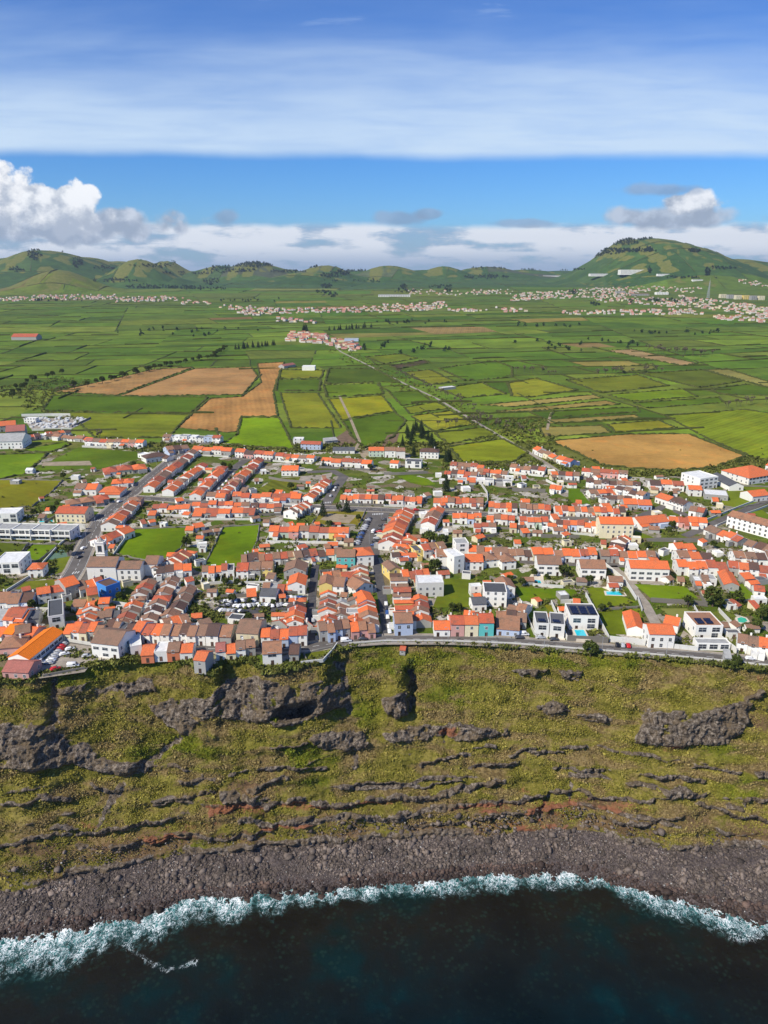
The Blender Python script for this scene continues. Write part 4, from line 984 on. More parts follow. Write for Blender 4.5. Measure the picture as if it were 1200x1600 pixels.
# ------------------------------------------------------------------ roads and paved ground
def road(label, px, width, mat, z, edge=False):
    w = [P(a, b)[:2] for a, b in px]; n = len(w); Lp = []; Rp = []
    for i in range(n):
        a = w[max(i - 1, 0)]; c = w[min(i + 1, n - 1)]; dx, dy = c[0] - a[0], c[1] - a[1]; l = math.hypot(dx, dy)
        nx, ny = -dy / l * width / 2, dx / l * width / 2
        Lp.append((w[i][0] + nx, w[i][1] + ny, z)); Rp.append((w[i][0] - nx, w[i][1] - ny, z))
    v = Lp + Rp; f = [(n + i, n + i + 1, i + 1, i) for i in range(n - 1)]
    return w, mesh(label, v, f)
ROADS = [
 ('main_road', [(300,703),(270,718),(240,742),(207,771),(185,787),(160,809),(148,828),(140,845),(131,862),(120,887),(107,908),(98,925)], 9.5, 'asphalt', .17, True),
 ('village_street', [(204,777),(250,780),(300,784),(400,787),(475,791),(500,793),(600,797),(700,801),(800,806),(905,811)], 8, 'asphalt', .16, True),
 ('sea_road', [(100,1001),(155,1006),(215,1010),(300,1014),(370,1014),(440,1014),(485,1011),(540,1003),(600,999),(700,999),(800,1003),(900,1011),(1000,1018),(1100,1026),(1215,1037)], 7, 'asphalt', .18, True),
 ('street', [(485,1008),(487,940),(492,890),(498,862)], 4.2, 'cobble', .15, False),
 ('street', [(606,997),(600,950),(590,890),(583,866)], 4.6, 'cobble', .15, False),
 ('street', [(205,1003),(219,970),(236,935),(247,908),(258,897)], 5, 'cobble', .15, False),
 ('parking_road', [(572,868),(575,848),(583,822),(592,800)], 15, 'asphalt', .14, False),
 ('street', [(315,785),(338,757),(372,727),(385,718)], 8, 'asphalt', .14, False),
 ('street', [(508,790),(523,765),(537,745),(520,736),(480,738)], 8, 'asphalt', .14, False),
 ('street', [(120,902),(180,908),(250,903),(330,896)], 6, 'asphalt', .13, False),
 ('country_lane', [(483,507),(505,527),(533,550),(580,573),(633,600),(683,623),(733,653),(780,681),(825,706),(855,725),(880,741),(930,752)], 4, 'concrete', .13, False),
 ('side_road', [(957,884),(985,915),(1007,942),(1025,975),(1032,1003)], 5, 'concrete', .12, False),
 ('side_road', [(1016,938),(1060,941),(1105,945)], 5, 'asphalt', .12, False),
 ('side_road', [(812,877),(860,880),(905,882),(990,884)], 6, 'asphalt', .12, False),
 ('side_road', [(985,812),(1020,800),(1043,788),(1060,800),(1105,822),(1215,868)], 7, 'asphalt', .12, False),
 ('side_road', [(1070,838),(1105,822),(1150,803),(1215,776)], 6, 'asphalt', .13, False),
 ('side_road', [(905,811),(925,808),(985,810)], 6, 'asphalt', .13, False),
 ('side_road', [(1010,842),(1060,843),(1125,844)], 5, 'asphalt', .11, False),
 ('side_road', [(640,864),(700,862),(760,858),(900,862)], 4, 'concrete', .11, False),
 ('side_road', [(100,925),(85,922),(40,905),(0,935)], 5, 'asphalt', .11, False),
 ('side_road', [(820,1003),(812,970),(806,945)], 5, 'concrete', .12, False),
 ('dirt_path', [(855,672),(858,655),(862,645)], 3, 'track', .3, False),
 ('dirt_path', [(553,706),(562,690),(550,660),(530,618)], 3, 'track', .12, False),
 ('dirt_path', [(300,703),(320,690),(420,700)], 3, 'concrete', .11, False),
 ('dirt_path', [(150,833),(100,835),(0,838)], 5, 'asphalt', .11, False),
]
def roads():
    for nm, px, wd, mt, z, edge in ROADS:
        w, me = road(nm, px, wd, None, LAND + z); tag(link(nm, me, M[mt]), kind='structure')
        if edge:
            mb = MB()   # pavements with a kerb on both sides
            for s in (-1, 1):
                for i in range(len(w) - 1):
                    a, b = w[i], w[i + 1]; dx, dy = b[0] - a[0], b[1] - a[1]; l = math.hypot(dx, dy); nx, ny = -dy / l * s, dx / l * s
                    o0 = wd / 2 + 0.02; o1 = wd / 2 + 1.5
                    q = [(a[0] + nx * o0, a[1] + ny * o0), (b[0] + nx * o0, b[1] + ny * o0), (b[0] + nx * o1, b[1] + ny * o1), (a[0] + nx * o1, a[1] + ny * o1)]
                    if s > 0: q = q[::-1]
                    mb.slab([(x, y, LAND + z + 0.13 + 0.002 * i) for x, y in q], 0.3)
            tag(mb.build('pavement', M['concrete']), kind='structure')
            mb = MB()
            for i in range(len(w) - 1):
                a, b = w[i], w[i + 1]; dx, dy = b[0] - a[0], b[1] - a[1]; l = math.hypot(dx, dy); ux, uy = dx / l, dy / l; nx, ny = -uy, ux
                k = int(l / 6)
                for j in range(k):
                    p = (a[0] + ux * (j * 6 + 1), a[1] + uy * (j * 6 + 1)); q = (p[0] + ux * 3, p[1] + uy * 3)
                    mb.poly([(p[0] - nx * .1, p[1] - ny * .1, LAND + z + .006), (q[0] - nx * .1, q[1] - ny * .1, LAND + z + .006), (q[0] + nx * .1, q[1] + ny * .1, LAND + z + .006), (p[0] + nx * .1, p[1] + ny * .1, LAND + z + .006)])
                for s in (-1, 1):
                    e = s * (wd / 2 - 0.35)
                    mb.poly([(a[0] + nx * (e - .07), a[1] + ny * (e - .07), LAND + z + .006), (b[0] + nx * (e - .07), b[1] + ny * (e - .07), LAND + z + .006), (b[0] + nx * (e + .07), b[1] + ny * (e + .07), LAND + z + .006), (a[0] + nx * (e + .07), a[1] + ny * (e + .07), LAND + z + .006)])
            tag(mb.build('road_marking', M['paint']), kind='structure')
    # zebra crossings
    for (x0, y0, x1, y1) in ((112, 897, 124, 896), (147, 815, 162, 814), (582, 805, 600, 804), (505, 787, 518, 786)):
        a, b = P(x0, y0), P(x1, y1); mb = MB(); L = math.dist(a, b); k = int(L / 1.0)
        for j in range(k):
            x = a[0] + (b[0] - a[0]) * j / k; y = a[1] + (b[1] - a[1]) * j / k
            mb.poly([(x, y, LAND + .19), (x + .5, y, LAND + .19), (x + .5 , y + 3, LAND + .19), (x , y + 3, LAND + .19)])
        tag(mb.build('zebra_crossing', M['paint']), kind='structure')
    LOTS = [
     ('car_park', [(102,1004),(150,1011),(148,1030),(132,1050),(62,1060),(50,1052),(78,1020)], 'concrete', .19),
     ('scrapyard_ground', [(335,958),(345,938),(480,930),(478,953),(400,962)], 'cobble', .10),
     ('churchyard', [(120,912),(245,910),(262,896),(240,890),(130,892)], 'asphalt', .125),
     ('road_junction', [(120,905),(98,850),(112,838),(150,828),(146,850),(135,880)], 'asphalt', .115),
     ('tennis_court', [(70,874),(95,858),(118,858),(108,874)], 'court', .112),
     ('villa_forecourt', [(836,1000),(883,1003),(883,985),(836,982)], 'terrace', .10),
     ('villa_forecourt', [(933,1004),(952,1006),(935,970),(885,965),(886,1000)], 'asphalt', .09),
     ('pool_terrace', [(941,917),(968,915),(980,931),(947,930)], 'terrace', .10), ('pool_terrace', [(820,912),(830,897),(849,899),(850,915)], 'terrace', .10),
     ('villa_forecourt', [(1055,1010),(1068,985),(1090,1000),(1140,1018),(1060,1014)], 'concrete', .10),
     ('paved_yard', [(980,905),(1060,910),(1062,914),(978,912)], 'concrete', .10),
     ('paved_yard', [(440,746),(500,742),(520,738),(515,752),(440,752)], 'concrete', .10),
     ('paved_yard', [(560,700),(600,696),(600,712),(565,716)], 'track', .10),
     ('paved_yard', [(985,815),(1030,800),(1040,810),(1030,825),(990,826)], 'asphalt', .10),
     ('vegetable_plot', [(515,690),(545,670),(558,690),(545,700)], 'dirt', .10),
     ('vegetable_plot', [(620,690),(595,700),(605,680),(625,675)], 'dirt', .10),
     ('bare_plot', [(500,812),(512,802),(558,805),(545,818)], 'track', .13),
     ('brown_strip', [(68,722),(140,720),(144,727),(65,728)], 'track', .17),
     ('bare_plot', [(470,1036),(520,1016),(535,1010),(525,1018),(505,1028)], 'concrete', .09),
    ]
    for nm, px, mt, z in LOTS:
        tag(link(nm, mesh(nm, [P(a, b, LAND + z) for a, b in px], [tuple(range(len(px)))]), M[mt]), kind='structure')
roads()

# ------------------------------------------------------------------ windows and doors (one mesh each, shared)
def win_mesh(name, w, h, trim):
    mb = MB(); t = 0.12
    mb.box(-w / 2 - t, w / 2 + t, -0.05, 0, -t, 0, 0); mb.box(-w / 2 - t, w / 2 + t, -0.05, 0, h, h + t, 0)
    mb.box(-w / 2 - t, -w / 2, -0.05, 0, 0, h, 0); mb.box(w / 2, w / 2 + t, -0.05, 0, 0, h, 0)
    mb.box(-w / 2, w / 2, -0.02, 0, 0, h, 1); mb.box(-0.03, 0.03, -0.035, -0.021, 0, h, 2); mb.box(-w / 2, -0.031, -0.034, -0.021, h * .55, h * .6, 2); mb.box(0.031, w / 2, -0.034, -0.021, h * .55, h * .6, 2)
    me = mb.me(name); [me.materials.append(x) for x in (trim, M['glass'], M['frame'])]; return me
WIN = [win_mesh('window', 1.05, 1.35, M['frame']), win_mesh('window', 1.0, 1.3, M['basalt']), win_mesh('window', 2.6, 1.3, M['frame']), win_mesh('window', 3.4, 2.1, M['frame'])]
def door_mesh():
    mb = MB(); mb.box(-.5, .5, -.04, 0, 0, 2.1, 0); mb.box(-.62, -.5, -.06, 0, 0, 2.2, 1); mb.box(.5, .62, -.06, 0, 0, 2.2, 1); mb.box(-.5, .5, -.06, 0, 2.1, 2.2, 1)
    me = mb.me('door'); [me.materials.append(x) for x in (M['door'], M['basalt'])]; return me
def gdoor_mesh():
    mb = MB(); mb.box(-1.3, 1.3, -.04, 0, 0, 2.2, 0)
    for i in range(4): mb.box(-1.3, 1.3, -.055, -.041, .3 + i * .5, .35 + i * .5, 1)
    me = mb.me('garage_door'); [me.materials.append(x) for x in (M['steel'], M['basalt'])]; return me
DOOR = door_mesh(); GDOOR = gdoor_mesh()
def inst(name, me, parent, loc, rz=0): return link(name, me, None, parent, loc, rz)
def chimney_me():
    mb = MB(); mb.box(-.35, .35, -.3, .3, -0.8, .9); mb.box(-.42, .42, -.37, .37, .9, 1.02); mb.box(-.2, .2, -.2, .2, 1.02, 1.25)
    me = mb.me('chimney'); me.materials.append(WALL['w']); return me
CHIM = chimney_me()
def solar_me():
    mb = MB()
    for i in range(3): mb.box(i * 1.05, i * 1.05 + 1.0, 0, 1.6, 0, .06)
    me = mb.me('solar_panel'); me.materials.append(M['solar']); return me
SOLAR = solar_me()
hr = random.Random(21)
def body(parent, w, d, h, mode, rc, wc, ox=0.0, oy=0.0, pitch=0.42, ends=(True, True), names=('wall', 'roof'), z0=-0.3):
    """one volume of a building: walls with gables and its roof; front is y=oy, x from ox to ox+w"""
    x0, x1, y0, y1 = ox, ox + w, oy, oy + d; mb = MB(); rf = MB(); th = 0.16
    if mode in 'ac':
        span = d if mode == 'a' else w; rh = span / 2 * pitch
        mb.poly([(x0, y0, z0), (x1, y0, z0), (x1, y0, h), (x0, y0, h)] if mode == 'a' else [(x0, y0, z0), (x1, y0, z0), (x1, y0, h), ((x0 + x1) / 2, y0, h + rh), (x0, y0, h)])
        mb.poly([(x1, y1, z0), (x0, y1, z0), (x0, y1, h), (x1, y1, h)] if mode == 'a' else [(x1, y1, z0), (x0, y1, z0), (x0, y1, h), ((x0 + x1) / 2, y1, h + rh), (x1, y1, h)])
        ym = (y0 + y1) / 2; xm = (x0 + x1) / 2
        mb.poly([(x1, y0, z0), (x1, y1, z0), (x1, y1, h), (x1, ym, h + rh), (x1, y0, h)] if mode == 'a' else [(x1, y0, z0), (x1, y1, z0), (x1, y1, h), (x1, y0, h)])
        mb.poly([(x0, y1, z0), (x0, y0, z0), (x0, y0, h), (x0, ym, h + rh), (x0, y1, h)] if mode == 'a' else [(x0, y1, z0), (x0, y0, z0), (x0, y0, h), (x0, y1, h)])
        o = 0.35; dz = o * pitch
        if mode == 'a':
            e0, e1 = x0 - 0.12 * ends[0] , x1 + 0.12 * ends[1]; zr = h + rh + th; ze = h - dz + th
            rf.slab([(e0, y0 - o, ze), (e1, y0 - o, ze), (e1, ym, zr), (e0, ym, zr)], th); rf.slab([(e0, ym, zr), (e1, ym, zr), (e1, y1 + o, ze), (e0, y1 + o, ze)], th)
            rf.box(e0, e1, ym - .12, ym + .12, zr - .05, zr + .07)
        else:
            e0, e1 = y0 - 0.2, y1 + 0.12; zr = h + rh + th; ze = h - dz + th
            rf.slab([(x0 - o, e1, ze), (x0 - o, e0, ze), (xm, e0, zr), (xm, e1, zr)], th); rf.slab([(xm, e1, zr), (xm, e0, zr), (x1 + o, e0, ze), (x1 + o, e1, ze)], th)
            rf.box(xm - .12, xm + .12, e0, e1, zr - .05, zr + .07)
    elif mode == 'h':
        mb.box(x0, x1, y0, y1, z0, h); o = .4; rh = min(w, d) / 2 * pitch; ze = h + th - .05
        a, b, c, e = (x0 - o, y0 - o, ze), (x1 + o, y0 - o, ze), (x1 + o, y1 + o, ze), (x0 - o, y1 + o, ze); ym = (y0 + y1) / 2; xm = (x0 + x1) / 2
        if w >= d: p, q = (x0 + d / 2, ym, ze + rh), (x1 - d / 2 + .01, ym, ze + rh); fs = [[a, b, q, p], [b, c, q], [c, e, p, q], [e, a, p]]
        else: p, q = (xm, y0 + w / 2, ze + rh), (xm, y1 - w / 2, ze + rh); fs = [[a, b, p], [b, c, q, p], [c, e, q], [e, a, p, q]]
        for f_ in fs: rf.poly(f_)
        rf.box(x0 - o, x1 + o, y0 - o, y1 + o, ze - th, ze - .01)
    elif mode == 's':   # lean-to falling towards the front
        rh = d * pitch * .7
        mb.poly([(x0, y0, z0), (x1, y0, z0), (x1, y0, h), (x0, y0, h)]); mb.poly([(x1, y1, z0), (x0, y1, z0), (x0, y1, h + rh), (x1, y1, h + rh)])
        mb.poly([(x1, y0, z0), (x1, y1, z0), (x1, y1, h + rh), (x1, y0, h)]); mb.poly([(x0, y1, z0), (x0, y0, z0), (x0, y0, h), (x0, y1, h + rh)])
        rf.slab([(x0 - .1, y0 - .3, h + th - .1), (x1 + .1, y0 - .3, h + th - .1), (x1 + .1, y1, h + rh + th), (x0 - .1, y1, h + rh + th)], th)
    else:               # flat with parapet
        mb.box(x0, x1, y0, y1, z0, h); pt = .25; ph = .55
        mb.box(x0 - .02, x1 + .02, y0 - .02, y0 + pt, h, h + ph); mb.box(x0 - .02, x1 + .02, y1 - pt, y1 + .02, h, h + ph); mb.box(x0 - .02, x0 + pt, y0 + pt, y1 - pt, h, h + ph); mb.box(x1 - pt, x1 + .02, y0 + pt, y1 - pt, h, h + ph)
        rf.box(x0 + pt, x1 - pt, y0 + pt, y1 - pt, h + .02, h + .15); rh = 0
    wo = mb.build(names[0], WALL[wc], parent); ro = rf.build(names[1], ROOF[rc], parent)
    return wo, ro, rh
def windows(parent, w, d, h, ox=0, oy=0, sides='FLR', style=0, door=True, ww=None, step=2.7, garage=False):
    floors = 1 if h < 4.4 else (2 if h < 7.4 else 3)
    n = max(1, int((w - .8) / step)); wm = WIN[style]
    if 'F' in sides:
        dslot = hr.randrange(n) if door else -1
        for fl in range(floors):
            for i in range(n):
                x = ox + w * (i + .5) / n
                if fl == 0 and i == dslot:
                    inst('garage_door', GDOOR, parent, (x, oy - .003, 0)) if (garage and w / n > 3) else inst('door', DOOR, parent, (x, oy - .003, 0))
                elif hr.random() < .93: inst('window', wm, parent, (x, oy - .003, 0.95 + fl * 2.8 - (0.15 if floors == 1 else 0)))
    m = max(1, int((d - 2) / 3.6))
    for sd, sx, rz in (('L', ox - .003, -math.pi / 2), ('R', ox + w + .003, math.pi / 2)):
        if sd in sides:
            for fl in range(floors):
                for i in range(m):
                    if hr.random() < .75: inst('window', WIN[style if style < 2 else 0], parent, (sx, oy + d * (i + .5) / m, 0.95 + fl * 2.8), rz)
ORD = ['zeroth', 'first', 'second', 'third', 'fourth', 'fifth', 'sixth', 'seventh', 'eighth', 'ninth', 'tenth', 'eleventh', 'twelfth', 'thirteenth', 'fourteenth', 'fifteenth']
NHOUSE = [0]
FOOT = []   # footprints (world x, y, radius)
def house(a, b, d, h, mode, rc, wc, label, group=None, name='house', cat='house', annex=0.0, rich=True, contig=(False, False), both=False, style=None, chim=None, door=True, garage=False, step=2.7):
    """a, b: world points of the front (or left) base line"""
    ang = math.atan2(b[1] - a[1], b[0] - a[0]); w = math.dist(a[:2], b[:2])
    t = empty(name, (a[0], a[1], LAND), ang); tag(t, label, cat, group); NHOUSE[0] += 1
    FOOT.append((a[0] + math.cos(ang) * w / 2 - math.sin(ang) * d / 2, a[1] + math.sin(ang) * w / 2 + math.cos(ang) * d / 2, math.hypot(w, d) / 2))
    wo, ro, rh = body(t, w, d, h, mode, rc, wc, ends=(not contig[0], not contig[1]))
    if (hr.random() < .5 if chim is None else chim) and mode in 'ach':
        cx = w * hr.choice((.25, .75)) if mode != 'c' else w * .3; cy = d * (.62 if mode != 'c' else .7)
        zz = h + rh * (1 - abs(cy - d / 2) / (d / 2)) if mode != 'c' else h + rh * (1 - abs(cx - w / 2) / (w / 2))
        inst('chimney', CHIM, ro, (cx, cy, zz + .3))
    if rich:
        sd = 'F' + ('' if contig[0] else 'L') + ('' if contig[1] else 'R')
        windows(t, w, d, h, 0, 0, sd, hr.choice((0, 0, 1)) if style is None else style, door, garage=garage, step=step)
    if annex and hr.random() < annex:
        aw = w * hr.uniform(.4, .75); ad = hr.uniform(2.2, 4.0); ax = hr.choice((0.05, w - aw - .05))
        rc2 = hr.choice([rc, rc, 's', 'w', 'o']); 
        body(t, aw, ad, min(2.5, h - .6), 's' if rc2 in 'orb' else 'f', rc2, wc, ax, -ad - .01, names=('annex_wall', 'annex_roof'))
    if both:
        aw = w * hr.uniform(.4, .8); ad = hr.uniform(2.5, 4.5); ax = hr.choice((0.05, w - aw - .05)); rc2 = hr.choice([rc, 's', 'b', 'w'])
        body(t, aw, ad, 2.4, 'f', 's' if rc2 == 'w' else rc2, hr.choice((wc, 'k')), ax, d + .01, names=('annex_wall', 'annex_roof'))
    return t
def yard_walls(a, b, n, dep, label, stone):
    """thin walls enclosing and dividing the plots in front (dep<0: towards the camera) of a row"""
    ux, uy = (b[0] - a[0]), (b[1] - a[1]); L = math.hypot(ux, uy); ux /= L; uy /= L; nx, ny = -uy, ux
    mb = MB(); t = .14
    def wl(x0, y0, x1, y1, h):
        if abs(x1 - x0) < .3: mb.box(x0 - t, x0 + t, min(y0, y1), max(y0, y1), -.2, h)
        else: mb.box(x0, x1, y0 - t, y0 + t, -.2, h + .003)
    s = -1 if dep < 0 else 1; D = abs(dep); y0 = s * .2 if s < 0 else 0.2
    for i in range(n + 1):
        if i not in (0, n) and hr.random() < .35: continue
        wl(L * i / n, y0, L * i / n, s * (D - t), hr.uniform(1.1, 1.9))
    wl(-t, s * D, L + t, s * D, hr.uniform(1.2, 1.9))
    o = mb.build('garden_wall', M['gwallk'] if stone else M['gwall'], None, (a[0], a[1], LAND), math.atan2(uy, ux))
    tag(o, label, 'wall', 'garden walls between the village houses')
def lab(s): return ' '.join(s.split()[:16])
